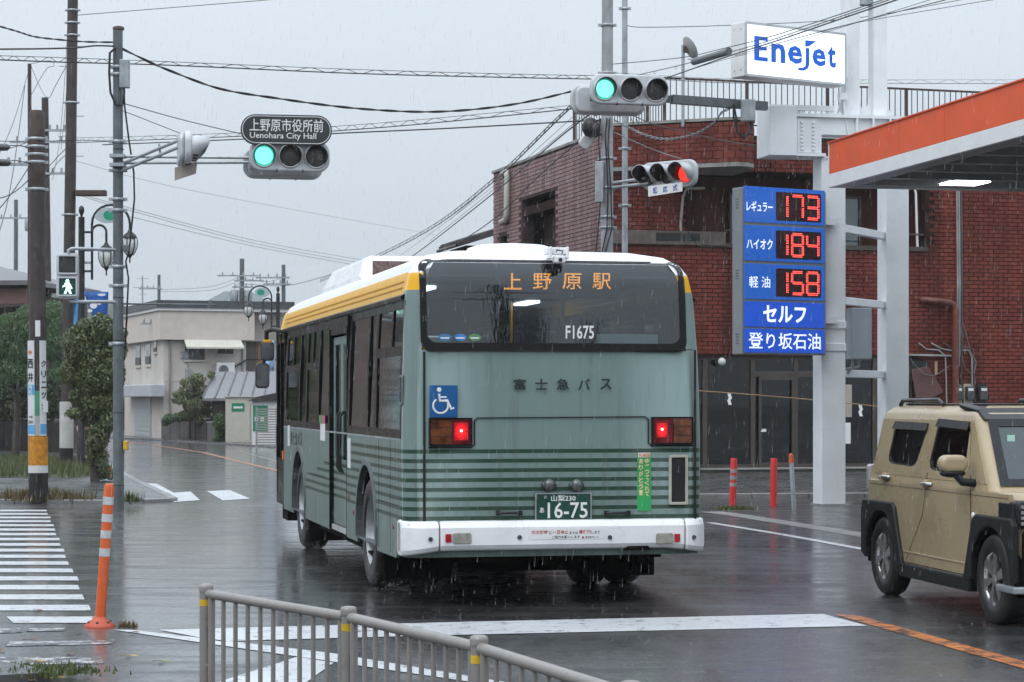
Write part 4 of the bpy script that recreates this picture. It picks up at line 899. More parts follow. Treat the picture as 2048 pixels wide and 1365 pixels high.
w1 = [(y, min(max(z, 1.05), 1.49)) for y, z in w1]; w2 = [(y, min(max(z, 1.05), 1.49)) for y, z in w2]
ym0 = (w1[1][0] + w2[0][0]) / 2; ym1 = (w1[2][0] + w2[3][0]) / 2
for s in (-1, 1):
    cwin(s, quadloop([(-.34, 1.03), (ym0, 1.03), (ym1, 1.5), (-.22, 1.5)]), roundloop(w1), (w1[3], w1[2]))
    cwin(s, quadloop([(ym0, 1.03), (2.28, 1.03), (1.88, 1.5), (ym1, 1.5)]), roundloop([w2[0], (min(w2[1][0], 2.08), w2[1][1]), (min(w2[2][0], 1.83), w2[2][1]), w2[3]]), (w2[3], (min(w2[2][0], 1.8), w2[2][1])))
q = MB(); q.add([(-.60, 2.385, 1.03), (.60, 2.385, 1.03), (.545, 1.985, 1.5), (-.545, 1.985, 1.5)], [(0, 1, 2, 3)]); ws = q.build('windscreen', M['car_screen'], car)
q = MB(); q.ring([(-.64, 1.02), (.64, 1.02), (.575, 1.51), (-.575, 1.51)], [(-.56, 1.07), (.56, 1.07), (.51, 1.46), (-.51, 1.46)], 'y', 0, .004); q.v = [(x, y + 2.39 - (z - 1.03) * .851, z) for x, y, z in q.v]; q.build('screen_border', M['car_black'], ws)
MB().box((.44, 2.112, 1.37), (.06, .004, .05), M=None).build('inspection_sticker', mat('sticker_mint', (.45, .72, .62, 1), .5), ws)
# interior
q = MB(); q.b2(-.62, .62, -.2, 2.2, .5, .62); q.b2(-.62, .62, 1.85, 2.35, .62, 1.0); q.build('dashboard', M['cladding'], car)
for x in (-.33, .33):
    q = MB(); q.b2(x - .22, x + .22, .75, 1.2, .6, .78); q.b2(x - .22, x + .22, .62, .78, .7, 1.2); q.b2(x - .12, x + .12, .62, .74, 1.2, 1.4); q.build('front_seat', sf, car, bev=.05)
MB().lathe([(.175, -.012), (.19, 0), (.175, .012), (.16, 0), (.175, -.012)], 24, (.33, 1.75, 1.03), Matrix.Rotation(R(65), 4, 'X')).build('steering_wheel', M['cladding'], car)
# handles, mirror, marker lamp, headlamp
for (px, py) in ((1772, 954), (1855, 968)):
    y, z = cside(px, py); q = MB(); q.ball((.722, y, z), .048, 12, .8); rec = q.build('handle_recess', mat('recess_beige', (.30, .21, .10, 1), .4), car); rec.scale = (1, 1, 1)
    q = MB(); q.path([(.718, y - .085, z), (.752, y - .06, z), (.752, y + .06, z), (.718, y + .085, z)], .016, 8); q.build('door_handle', M['chrome'], rec)
(ya, za), (yb, zb_) = cside(1873, 945, .85), cside(1933, 912, .85)
q = MB(); q.prism(rrect(.70, .90, za, zb_, .05), 'y', 1.62, 1.76)
MYC = (cside(1873, 930, .86)[0] + cside(1934, 930, .86)[0]) / 2
mo = MB(); mo.prism(rrect(.745, .965, za + .01, zb_ + .0, .065, 6), 'y', MYC - .055, MYC + .075); mr = mo.build('door_mirror', M['car_beige'], car, bev=.035, seg=3)
mo = MB(); mo.ball((0, 0, 0), 1, 14); mo.v = [(x * .105 + .855, y * .07 + MYC + .01, z * .035 + za + .005) for x, y, z in mo.v]; mo.build('mirror_base', M['cladding'], mr)
MB().path([(.84, MYC + .03, za), (.80, MYC + .07, za - .06), (.70, MYC + .08, za - .07)], .032, 8).build('mirror_stalk', M['cladding'], mr)
y, z = cside(1947, 1031); MB().lathe([(.024, 0), (.02, .012), (.001, .016)], 14, (.722, y, z), Matrix.Rotation(R(90), 4, 'Y')).build('side_marker', M['white'], car)
for s in (-1, 1):
    q = MB(); q.prism(rrect(s * .58 - .13, s * .58 + .13, .73, .93, .05), 'y', 2.72, 2.90); hl = q.build('headlamp', M['car_black'], car, bev=.02)
    for k in range(4): MB().b2(s * .60 - .09, s * .60 + .09, 2.885, 2.915, .755 + k * .04, .78 + k * .04).build('lamp_element', M['chrome'], hl)
    MB().b2(*sorted((s * .66, s * .725)), 2.55, 2.84, .74, .92).build('headlamp_side', M['car_black'], hl, bev=.02)
q = MB(); q.b2(-.66, .66, 2.78, 2.93, .26, .72); q.build('front_bumper', M['cladding'], car, bev=.03); MB().b2(-.45, .45, 2.86, 2.92, .76, .92).build('grille', M['car_black'], car, bev=.01)
MB().b2(.60, .76, 2.6, 2.95, .26, .31).build('bumper_step', M['galv'], car, bev=.01)
for s in (-1, 1): MB().prism(rrect(s * .64 - .06, s * .64 + .06, .86, 1.10, .03), 'y', -.515, -.44).build('rear_lamp', mat('clear_lamp', (.5, .5, .5, 1), .15, .3), car, bev=.01)
def seam_line(pts, x=.7232, r=.0032): MB().path([(x, a, c_) for a, c_ in pts], r, 4).build('panel_gap', M['seam'], car)
seam_line([(-.05, .97), (-.12, 1.0)]); seam_line([(2.0, .97), (2.02, .78)]); seam_line([(-.36, .94), (2.74, .94)], r=.002)
seam_line([(.50, .32), (1.9, .32)], r=.004)
y, z = cside(1792, 985); MB().prism(rrect(y - .075, y + .075, z - .075, z + .075, .03), 'x', .720, .7235).build('fuel_flap', M['car_beige'], car, bev=.002)
MB().b2(.716, .728, .5, 1.9, .40, .415).build('door_moulding', M['car_beige'], car, bev=.004)
for pl in ([(1941, 952), (1941, 1060), (1938, 1160)], [(1855, 946), (1845, 1030), (1812, 1120)]):
    pp = [cside(*p) for p in pl]; MB().path([(.7225, a, c_) for a, c_ in pp], .0025, 4).build('door_seam', M['seam'], car)
# ================================================================ signals, poles, street lamps, near fence, posts
def visor(b, cx, cz, r, ln, a0=-40, a1=220, y0=0.0, n=22):
    vs = []; 
    for k in range(n + 1):
        a = R(a0 + (a1 - a0) * k / n); f = .35 + .65 * max(0, min(1, (math.sin(a) + .75)))
        for (rr, yy) in ((r, y0), (r * 1.03, y0 - ln * f), (r * .97, y0 - ln * f), (r * .94, y0)): vs.append((cx + rr * math.cos(a), yy, cz + rr * math.sin(a)))
    b.add(vs, [(k*4+i, k*4+i+1, (k+1)*4+i+1, (k+1)*4+i) for k in range(n) for i in range(3)], True)
def led_disc(r, step, dot):
    b = MB(); k = 0
    while k * step <= r - dot:
        m = max(1, int(2 * math.pi * k * step / step))
        for i in range(m):
            a = 2 * math.pi * i / m + k * .3; c = (k * step * math.cos(a), 0, k * step * math.sin(a))
            b.add([(c[0] + dot * math.cos(t * math.pi / 3), -.003, c[2] + dot * math.sin(t * math.pi / 3)) for t in range(6)], [(5, 4, 3, 2, 1, 0)])
        k += 1
    return b
def traffic_signal(label, loc, rz, lit, vlen=.16, w=1.2, back=False):
    t = thing('traffic_signal', label, 'traffic light', loc, rz, 'signal heads over the junction')
    q = MB(); q.prism(rrect(-w/2, w/2, -.225, .235, .17, 7), 'y', 0, .10); hs = q.build('housing', M['sig_grey'], t, bev=.03, seg=3)
    q = MB(); q.prism(rrect(-w/2 + .06, w/2 - .06, -.20, .20, .12, 5), 'y', .10, .17); q.build('housing_back', M['sig_grey'], t, bev=.03, seg=2)
    for i in range(3):
        x = (i - 1) * w * .325; on = lit is not None and lit[0] == i
        MB().lathe([(.172, .0), (.178, -.012), (.165, -.02), (.155, -.012)], 28, (x, 0, 0), Matrix.Rotation(R(90), 4, 'X') @ Matrix.Scale(-1, 4, (0, 0, 1)), cap=False).build('lens_ring', M['sig_grey'], t)
        q = MB(); q.lathe([(.001, .022), (.08, .018), (.155, .004)], 28, (x, 0, 0), Matrix.Rotation(R(90), 4, 'X'), cap=False)
        le = q.build('lens', {'g': M['green_glow'], 'r': M['red_glow']}[lit[1]] if on else M['lens_dark'], t)
        if on:
            d = led_disc(.15, .0245, .0078); d.v = [(a + x, -.026 + .6 * (a*a + c_*c_) + b_, c_) for a, b_, c_ in d.v]
            tag(d.build('led_dots', {'g': M['green_on'], 'r': M['red_on']}[lit[1]], le, fixn=False), kind='stuff')
        v = MB(); visor(v, x, 0, .172, vlen); v.build('visor', M['sig_grey'], t)
        vi = MB(); visor(vi, x, 0, .160, vlen * .97, y0=-.001); vi.build('visor_lining', M['sig_dark'], t)
    for x in (-w * .325/2, w * .325/2): MB().b2(x - .006, x + .006, -.004, .08, -.235, -.19).build('housing_seam', M['sig_dark'], t)
    return t
def clamp(par, x, y, z, r, h=.05, m='galv'):
    q = MB(); q.lathe([(r, z), (r + .012, z), (r + .012, z + h), (r, z + h)], 16, (x, y, 0), cap=False); q.b2(x + r, x + r + .06, y - .012, y + .012, z, z + h); q.b2(x - r - .06, x - r, y - .012, y + .012, z, z + h); q.build('clamp', M[m], par)
def pole(name, label, cat, base, top, r0, r1, m, clamps=(), bolts=(), group=None, n=16):
    base = Vector(base); top = Vector(top) - base; t = thing(name, label, cat, base, 0, group)
    MB().path([Vector((0, 0, -.03)), top], r0, n, rs=[r0, r1]).build('shaft', M[m], t)
    for f in clamps: c = top * f; clamp(t, c.x, c.y, c.z, r0 + (r1 - r0) * f + .002)
    for f, sg in bolts:
        c = top * f; q = MB(); q.tube((c.x, c.y, c.z), (c.x + sg * (r0 + .16), c.y, c.z), .012, n=6); q.build('step_bolt', M['galv'], t)
    return t
GRP = 'poles along the street'
# --- grey steel signal pole on the left corner
b0 = G(237, 1018); Yp = b0.y
sp_ = pole('signal_pole', 'dark grey steel signal pole on the left street corner', 'pole', (b0.x, b0.y, 0), (b0.x - .01, Yp, 7.3), .083, .075, 'pole_grey', clamps=(.34, .46, .50, .617, .64, .70, .76, .90, .915))
MB().lathe([(.088, 7.27), (.088, 7.31), (.05, 7.325), (.001, 7.33)], 16).build('cap', M['rust'], sp_)
q = MB(); q.b2(.04, .19, -.17, -.06, 6.37, 6.80); bx_ = q.build('terminal_box', M['galv'], sp_, bev=.012); MB().tube((.115, -.172, 6.72), (.115, -.168, 6.72), .035, n=14).build('seal_disc', M['pole_conc'], bx_)
MB().path([(-.03, -.1, 6.98), (-.11, -.12, 6.9), (-.12, -.12, 6.6), (-.1, -.12, 6.3), (-.02, -.12, 6.12), (.08, -.13, 6.1), (.11, -.12, 6.3), (.1, -.12, 6.4)], .018, 7).build('conduit', M['cable'], sp_)
MB().path([(.1, -.1, 6.37), (.11, -.1, 6.1), (.17, -.08, 5.6), (.24, -.05, 5.1), (.25, -.05, 4.7), (.17, -.06, 3.9), (.12, -.06, 3.75), (.16, -.05, 3.5), (.11, -.06, 2.4), (.14, -.06, 2.9)], .014, 7).build('hanging_cable', M['cable'], sp_)
MB().box((.13, -.06, 3.95), (.10, .12, .1)).build('junction_box', M['pole_grey'], sp_, bev=.01)
MB().box((.115, -.02, .96), (.07, .1, .14)).build('push_button', mat('button_yellow', (.65, .38, .03, 1), .4), sp_, bev=.012)
for z in (.35, 1.45, 2.55, 3.2, 5.45): MB().lathe([(.0855, z), (.0855, z + .012)], 16, cap=False).build('band', M['black_metal'], sp_)
# arms reaching to the left signal
armY = 32.9
def arm(label, fn): q = MB(); fn(q); tag(q.build('signal_arm', M['galv']), label, 'bracket')
aL = P(240, 313, Yp - .1); aR = P(505, 316, armY)
arm('steel a', lambda q: (q.tube(aL, aR, .025, n=8), q.b2(aL.x - .14, aL.x + .08, aL.y - .12, aL.y + .12, aL.z - .025, aL.z + .025)))
arm('steel b', lambda q: (q.tube(P(240, 326, Yp - .1), P(505, 325, armY), .025, n=8), q.b2(aL.x - .14, aL.x + .08, aL.y - .12, aL.y + .12, aL.z - .16, aL.z - .11)))
arm('steel c', lambda q: q.tube(P(502, 302, armY), P(502, 338, armY), .04, n=8))
for (pa, pb) in (((242, 329), (370, 276)), ((243, 342), (372, 289))): arm('steel d', lambda q: q.tube(P(*pa, Yp - .1), P(*pb, 32.2), .026, n=8))
arm('steel e', lambda q: q.tube(P(318, 288, 32.7), P(322, 316, 32.7), .018, n=6)); arm('steel f', lambda q: q.tube(P(370, 268, 32.2), P(370, 308, 32.2), .035, n=8))
sL = traffic_signal('green traffic signal hanging under the dark place name sign', P(580, 313, 32.8), R(13), (0, 'g'), .13)
sB = traffic_signal('back of the signal head mounted behind the left green signal', P(565, 330, 33.25), R(193), None, .13)
sS = traffic_signal('side-facing signal on the slanting arm beside the grey pole', P(380, 301, 32.1), R(101), None, .26, 1.15)
q = MB(); o = P(372, 338, 32.0); u = Vector((.95, .2, .28)).normalized(); v_ = Vector((-.02, 0, -1)); q.add([o - u * .17 + Vector((0, 0, .06)), o + u * .17 + Vector((0, 0, .06)), o + u * .15 + Vector((0, 0, -.11)), o - u * .17 + Vector((0, 0, -.13))], [(0, 1, 2, 3)])
o_ = q.build('hanging_plate', mat('plate_tan', (.36, .31, .27, 1), .5)); md = o_.modifiers.new('solid', 'SOLIDIFY'); md.thickness = .006; tag(o_, 'small tan plate hanging under the side-facing signal', 'plate')
# place name sign
nR = R(9); nc = P(573, 260, 32.65); ns = thing('place_name_sign', 'dark oblong intersection name sign with white lettering above the left signal', 'sign', nc, nR)
charc = mat('sign_charcoal', (.028, .033, .037, 1), .35, 0, var=.1)
hw_, hh = .675, .225
MB().prism(rrect(-hw_, hw_, -hh, hh, hh - .005, 10), 'y', 0, .09).build('panel', charc, ns, bev=.008)
MB().ring(rrect(-hw_ + .022, hw_ - .022, -hh + .022, hh - .022, hh - .03, 10), rrect(-hw_ + .031, hw_ - .031, -hh + .031, hh - .031, hh - .04, 10), 'y', -.004, .001).build('border_line', M['white'], ns)
text('上野原市役所前', 'lettering', M['white'], ns, (-.0, -.004, .065), (1, 0, 0), (0, 0, 1), w=1.09, h=.19, bold=.006)
text('Uenohara City Hall', 'lettering', M['white'], ns, (-.05, -.004, -.10), (1, 0, 0), (0, 0, 1), w=.98, h=.115, bold=.006)
# pedestrian signal
pc = P(135, 552, 33.1); pd = thing('pedestrian_signal', 'grey pedestrian signal showing the green walking figure', 'traffic light', pc, R(8))
MB().prism(rrect(-.165, .165, -.345, .345, .05), 'y', 0, .14).build('housing', M['sig_grey'], pd, bev=.02, seg=3)
for k, z in enumerate((.165, -.165)):
    fr = MB().ring(rrect(-.15, .15, z - .15, z + .15, .03), rrect(-.122, .122, z - .122, z + .122, .012), 'y', -.05, .0).build('visor', M['sig_grey'], pd, bev=.008)
    MB().prism(rrect(-.122, .122, z - .122, z + .122, .012), 'y', -.012, -.004).build('lens', mat('walk_lens', (.01, .06, .05, 1), .3) if k else M['lens_dark'], pd)
q = MB(); W2 = lambda x, z: (x, -.016, z - .165)
q.ball(W2(0, .085), .026, 12)
q.prism([(x, z - .165) for x, z in ((-.035, .06), (.03, .06), (.05, .02), (.072, -.025), (.055, -.035), (.035, -.0), (.035, -.03), (.062, -.105), (.030, -.105), (.002, -.045), (-.02, -.105), (-.052, -.105), (-.022, -.03), (-.022, .02), (-.045, -.0), (-.075, -.01), (-.07, .01), (-.045, .025))], 'y', -.019, -.013)
q.v = [(x, max(-.02, y), z) for x, y, z in q.v]; q.build('walking_figure', emis('walk_white', (.55, 1, .9), 2.6), pd)
arm('steel g', lambda q: q.path([P(137, 512, 33.1), P(137, 501, 33.1), P(143, 498, 33.1), P(150, 497.5, 33.1), P(232, 500, 33.35)], .026, 8)); arm('steel h', lambda q: q.path([P(140, 603, 33.15), P(150, 604, 33.15), P(232, 604, 33.35)], .026, 8))
q = MB(); q.tube(P(240, 608, 33.4), P(430, 610, 33.4), .016, n=6); q.box(P(420, 608, 33.4), (.05, .05, .1)); tag(q.build('thin_arm', M['pole_grey']), 'thin dark horizontal arm reaching right from the grey signal pole', 'bracket')
# --- right pole pair
YP = 38.0
pr = pole('utility_pole', 'pale concrete utility pole behind the right green signal', 'pole', (P(1213, 798, YP).x, YP, 0), (P(1215, 798, YP).x, YP, 9.2), .115, .095, 'pole_conc', clamps=(.50, .52, .575, .63, .72, .78, .79, .88), group=GRP)
q = MB(); q.b2(-.20, -.06, -.2, -.08, 5.05, 5.75); q.build('cable_box', M['galv'], pr, bev=.01)
for i, (xx, zz) in enumerate(((-.09, .0), (.02, .1), (.07, -.1))): MB().path([(xx - .02, -.12, 6.5), (xx - .05, -.13, 6.1 + zz), (xx, -.13, 5.3), (xx - .06 + .04 * i, -.13, 4.6), (xx - .1, -.13, 4.2)], .013, 6).build('riser_cable', M['cable'], pr)
q = MB(); q.ball((-.28, -.05, 6.35), .15, 10, 1.2); q.ball((-.2, -.12, 6.3), .1, 8, 1.4); q.build('cable_splice_bag', M['black'], pr)
pole('steel_post', 'slim galvanised steel post right of the concrete pole', 'pole', (P(1250, 798, 39.5).x, 39.5, 0), (P(1249.5, 798, 39.5).x, 39.5, 9.3), .056, .05, 'galv', clamps=(.55, .66, .93), group=GRP)
o = P(1183, 268, 38.2); q = MB(); q.prism(rrect(-.10, .10, -.28, .28, .06), 'y', -.06, .06); lo = q.build('lamp_head', M['white_steel'], bev=.02); lo.location = o; lo.rotation_euler = (R(20), R(35), R(10)); tag(lo, 'pale tilted flood lamp head hanging left of the concrete pole', 'lamp')
traffic_signal('green traffic signal on the arm from the filling station tower', P(1260, 180, 33.2), R(12), (0, 'g'), .13, 1.22)
traffic_signal('back of the signal head behind the right green signal', P(1214, 203, 33.8), R(192), None, .13, 1.18)
q = MB(); q.beam(P(1343, 199, 33.4), P(1533, 213, 33.9), .12, .13); q.beam(P(1180, 196, 33.45), P(1343, 199, 33.45), .10, .10); tag(q.build('signal_arm', M['pole_grey']), 'dark square beam carrying the right green signal', 'bracket')
q = MB(); c_ = P(1496, 222, 33.6); q.box(c_, (.22, .14, .34)); tb = q.build('control_box', M['galv'], bev=.02); tag(tb, 'grey control box clamped on the dark signal beam', 'box')
for d_ in ((-.02, 0), (.02, .03)): MB().path([c_ + Vector((.05 + d_[0], 0, -.17)), c_ + Vector((.04, 0, -.33 + d_[1])), c_ + Vector((-.06, 0, -.42 + d_[1])), c_ + Vector((-.16, 0, -.33)), c_ + Vector((-.2 + d_[0], 0, -.1)), c_ + Vector((-.22, 0, .1))], .016, 7).build('cable_loop', M['cable'], None).parent = None
for o in [x for x in bpy.data.objects if x.name.startswith('cable_loop')]:
    o.parent = tb
rs_ = traffic_signal('red traffic signal turned to the side street on the concrete pole', P(1335, 350, 37.2), R(-42), (2, 'r'), .30, 1.18)
arm('concrete a', lambda q: q.tube(P(1222, 367, YP - .1), P(1292, 357, 37.5), .028, n=8)); arm('concrete b', lambda q: q.tube(P(1222, 376, YP - .1), P(1298, 367, 37.4), .028, n=8))
arm('concrete c', lambda q: (q.tube(P(1383, 330, 37.0), P(1383, 352, 37.0), .03, n=8), q.tube(P(1376, 342, 37.0), P(1395, 338, 37.0), .03, n=8)))
q = MB(); a, c, d_, e = P(1297, 373, 37.25), P(1365, 365, 36.75), P(1365, 383, 36.75), P(1297, 394, 37.25); q.add([a, c, d_, e], [(0, 1, 2, 3)]); sg = q.build('sensor_sign', M['white']); md = sg.modifiers.new('solid', 'SOLIDIFY'); md.thickness = .01; tag(sg, 'small white sign with three blue characters under the red signal', 'sign')
bl = mat('sign_blue', (.02, .10, .42, 1), .45)
for ch, px, py in (('感', 1311, 381), ('応', 1331, 379), ('式', 1351, 376)): text(ch, 'lettering', bl, sg, P(px, py, 37.25 - (px - 1297) / 68 * .5) + Vector((-.008, -.014, 0)), (c - a), (0, 0, 1), w=.10, h=.11, bold=.02)
# --- leaning utility pole with wrapped notices on the left
bp_ = G(77, 1001, .05); Yb = bp_.y; ub = pole('utility_pole', 'dark brown utility pole wrapped in notices on the left corner', 'pole', (bp_.x, Yb, .05), (P(73, 798, Yb).x, Yb, 6.22), .148, .118, 'pole_brown', clamps=(.80, .87, .89, .91, .93), group=GRP)
tp = Vector((P(73, 798, Yb).x - bp_.x, 0, 6.17))
def at_z(z): return tp.x * (z - .05) / 6.17
q = MB(); q.path([(at_z(5.0), 0, 4.95), (at_z(5.7), 0, 5.7), (at_z(6.1), 0, 6.15), (at_z(6.2), 0, 6.22)], .13, 16, rs=[.135, .131, .13, .10]); q.build('steel_sleeve', M['rust'], ub)
def arcp(name, z0, z1, a0, a1, r, m, par=ub, n=8, kind=None):
    q = MB(); vs = []
    for rr in (r, r - .006):
        for zz in (z0, z1):
            for k in range(n + 1): a = R(a0 + (a1 - a0) * k / n); vs.append((at_z(zz) + rr * math.cos(a), rr * math.sin(a), zz - .05))
    m1 = n + 1; fs = [(k, k+1, m1+k+1, m1+k) for k in range(n)] + [(2*m1+k, 3*m1+k, 3*m1+k+1, 2*m1+k+1) for k in range(n)] + [(k, 2*m1+k, 2*m1+k+1, k+1) for k in range(n)] + [(m1+k, m1+k+1, 3*m1+k+1, 3*m1+k) for k in range(n)] + [(0, m1, 3*m1, 2*m1), (n, 2*m1+n, 3*m1+n, m1+n)]
    q.add(vs, fs, False); return q.build(name, m, par)
zpy = lambda py: CH + (HZ - py) / FPX * Yb
wp = mat('notice_white', (.68, .68, .68, 1), .4, var=.05); skyb = mat('notice_blue', (.12, .38, .66, 1), .4); oran = mat('notice_orange', (.62, .26, .015, 1), .45, var=.25, scale=9, dirt=(.3, .07, .02, 1), dscale=14)
n1 = arcp('notice_board', zpy(872), zpy(682), -168, -98, .158, wp); n2 = arcp('notice_board', zpy(872), zpy(682), -68, -22, .158, wp)
arcp('notice_band', zpy(790), zpy(770), -170, -96, .162, skyb, n1); arcp('notice_band', zpy(868), zpy(850), -168, -98, .162, skyb, n1); arcp('notice_band', zpy(868), zpy(848), -66, -24, .162, skyb, n2)
arcp('green_wrap', zpy(832), zpy(782), -100, -66, .152, mat('wrap_green', (.06, .28, .17, 1), .5), ub); arcp('grey_wrap', zpy(872), zpy(832), -100, -66, .152, mat('wrap_grey', (.4, .4, .4, 1), .5), ub)
arcp('warning_wrap', zpy(931), zpy(873), -175, -5, .160, oran, ub, 14); arcp('white_wrap', zpy(946), zpy(931), -178, -2, .159, wp, ub, 14); arcp('black_wrap', zpy(1000), zpy(946), -180, 0, .156, M['black'], ub, 14)
arcp('pole_plate', zpy(674), zpy(642), -92, -62, .152, M['white'], ub)
def ptext(ch, ang, py, h, m, par, w=None, r=.164):
    a = R(ang); z = zpy(py); text(ch, 'notice_lettering', m, par, (at_z(z) + r * math.cos(a), r * math.sin(a), z - .05), (-math.sin(a), math.cos(a), 0), (0, 0, 1), w=w or h, h=h, bold=.02)
for ch, py in (('西', 728), ('井', 755)): ptext(ch, -124, py, .15, ink, n1, .12)
ptext('内', -124, 775, .07, M['white'], n1, .08, .167); ptext('科', -124, 785, .07, M['white'], n1, .08, .167); ptext('201', -124, 844, .05, ink, n1, .10); ptext('火曜', -124, 834, .035, ink, n1, .09); ptext('■', -126, 705, .05, orange, n1, .07)
for i, ch in enumerate('クリニック'): ptext(ch, -44, 728 + i * 21, .11, ink, n2, .09)
arcp('round_badge', zpy(825), zpy(802), -50, -12, .172, M['white'], n2)
# --- tall brown pole further back with a white sleeve
Yt = 53.6; bt = P(133, 798, Yt); ut = pole('utility_pole', 'tall brown utility pole with white sleeve behind the pedestrian signal', 'pole', (bt.x, Yt, .05), (P(146.5, 798, Yt).x, Yt, 12.2), .155, .125, 'pole_brown', clamps=(.50, .725, .86, .885, .91, .935, .96), bolts=((.62, 1), (.66, -1), (.70, 1), (.8, -1), (.84, 1)), group=GRP)
MB().lathe([(.17, .42), (.168, 1.55)], 18, cap=False).build('white_sleeve', mat('sleeve_white', (.55, .54, .52, 1), .5), ut); MB().lathe([(.172, 0), (.172, .42)], 18, cap=False).build('black_sleeve', M['black'], ut)
MB().box((.62, -.1, 6.62), (.75, .22, .14)).build('cable_closure', M['rust'], ut, bev=.02)
q = MB(); q.beam((.12, 0, 4.95), (.62, 0, 4.93), .06, .06); q.build('cross_arm', M['galv'], ut)
# --- slimmer poles beyond
def far_pole(name, label, px0, px1, py_top, Y, r, m, arms=(), tip=None):
    top = P(px1, py_top, Y); t = pole(name, label, 'pole', (P(px0, 798, Y).x, Y, .0), top, r, r * .78, m, group=GRP, n=10)
    for (py, w, off) in arms:
        z = CH + (HZ - py) / FPX * Y; x = (top.x - P(px0, 798, Y).x) * z / top.z
        q = MB(); q.beam((x + off - w/2, -.1, z), (x + off + w/2, -.1, z), .07, .08); ar = q.build('cross_arm', M['galv'], t)
        for k in range(4): xx = x + off - w/2 + w * (k + .5) / 4; MB().lathe([(.03, z + .04), (.045, z + .08), (.03, z + .12), (.045, z + .16), (.02, z + .2)], 8, (xx, -.1, 0)).build('insulator', M['pole_conc'], ar)
    return t
far_pole('utility_pole', 'thin rusty pole just behind the notice pole', 60, 59, 128, 60, .065, 'rust', arms=((330, 1.2, -.4),))
far_pole('utility_pole', 'slender pole with tapered grey tip left of the tall brown pole', 99, 90, 196, 75, .15, 'pole_brown', arms=((262, 1.0, .3), (285, 2.0, -.2), (348, 1.2, .4)))
t_ = far_pole('utility_pole', 'faint far pole with cross arm at the left edge', 31, 32, 400, 112, .13, 'pole_grey', arms=((437, 1.9, 0),))
MB().lathe([(.24, -.3), (.26, -.25), (.26, .25), (.24, .3)], 12, (.75, -.1, 10.5)).build('transformer', M['galv'], t_)
t_ = far_pole('utility_pole', 'far pole crowded with crossarms above the beige building', 482, 484, 518, 118, .16, 'pole_grey', arms=((552, 2.2, -.2), (562, 1.6, .4), (575, 1.2, .1)))
for sx_ in (-.35, .4): MB().lathe([(.2, -.3), (.22, -.25), (.22, .25), (.2, .3)], 12, (sx_, -.15, 7.2)).build('transformer', M['galv'], t_)
far_pole('utility_pole', 'slim far pole right of the crowded pole, above the bus front', 567, 567, 530, 104, .12, 'pole_grey', arms=((556, 1.6, -.5), (569, 1.3, -.3)))
far_pole('utility_pole', 'short far pole above the left roof edge of the beige building', 318, 318, 550, 132, .12, 'pole_grey', arms=((578, 1.4, -.5),))
t_ = far_pole('antenna_mast', 'thin television antenna mast on the beige building roofline', 285, 285, 552, 128, .06, 'galv'); z = CH + (HZ - 558) / FPX * 128
for dz, w in ((0, .7), (-.5, 1.1), (-.9, .5)): MB().beam((-w/2, 0, z + dz), (w/2, 0, z + dz), .03, .03).build('antenna_bar', M['galv'], t_)
far_pole('utility_pole', 'dark thin pole standing in front of the beige building', 333, 333, 632, 91, .15, 'pole_brown', arms=((648, 1.1, -.5),))
# --- ornate street lamps
lampglass = mat('lamp_glass', (.62, .64, .62, 1), .2, 0, var=.08, coat=.4); pale_sign = mat('oval_pale', (.45, .52, .55, 1), .4); gsign = mat('oval_green', (.01, .33, .20, 1), .4)
def lantern(par, x, z, s=1.0, nm='lantern'):
    q = MB(); q.lathe([(.02, .30), (.05, .27), (.06, .23), (.13, .18), (.17, .12), (.175, .09)], 14, (x, 0, z)); o = q.build(nm, M['black_metal'], par); MB().lathe([(.085, -.28), (.05, -.34), (.015, -.40), (.02, -.47), (.001, -.52)], 10, (x, 0, z)).build('lantern_tip', M['black_metal'], o)
    MB().lathe([(.12, .09), (.165, .0), (.16, -.12), (.11, -.25), (.08, -.29)], 14, (x, 0, z)).build('lantern_glass', lampglass, o)
    for k in range(6):
        a = k * math.pi / 3 + .3; MB().path([(x + rr * math.cos(a), rr * math.sin(a), z + zz) for rr, zz in ((.165, .1), (.185, .0), (.175, -.13), (.12, -.26), (.07, -.32))], .011, 5).build('cage_rib', M['black_metal'], o)
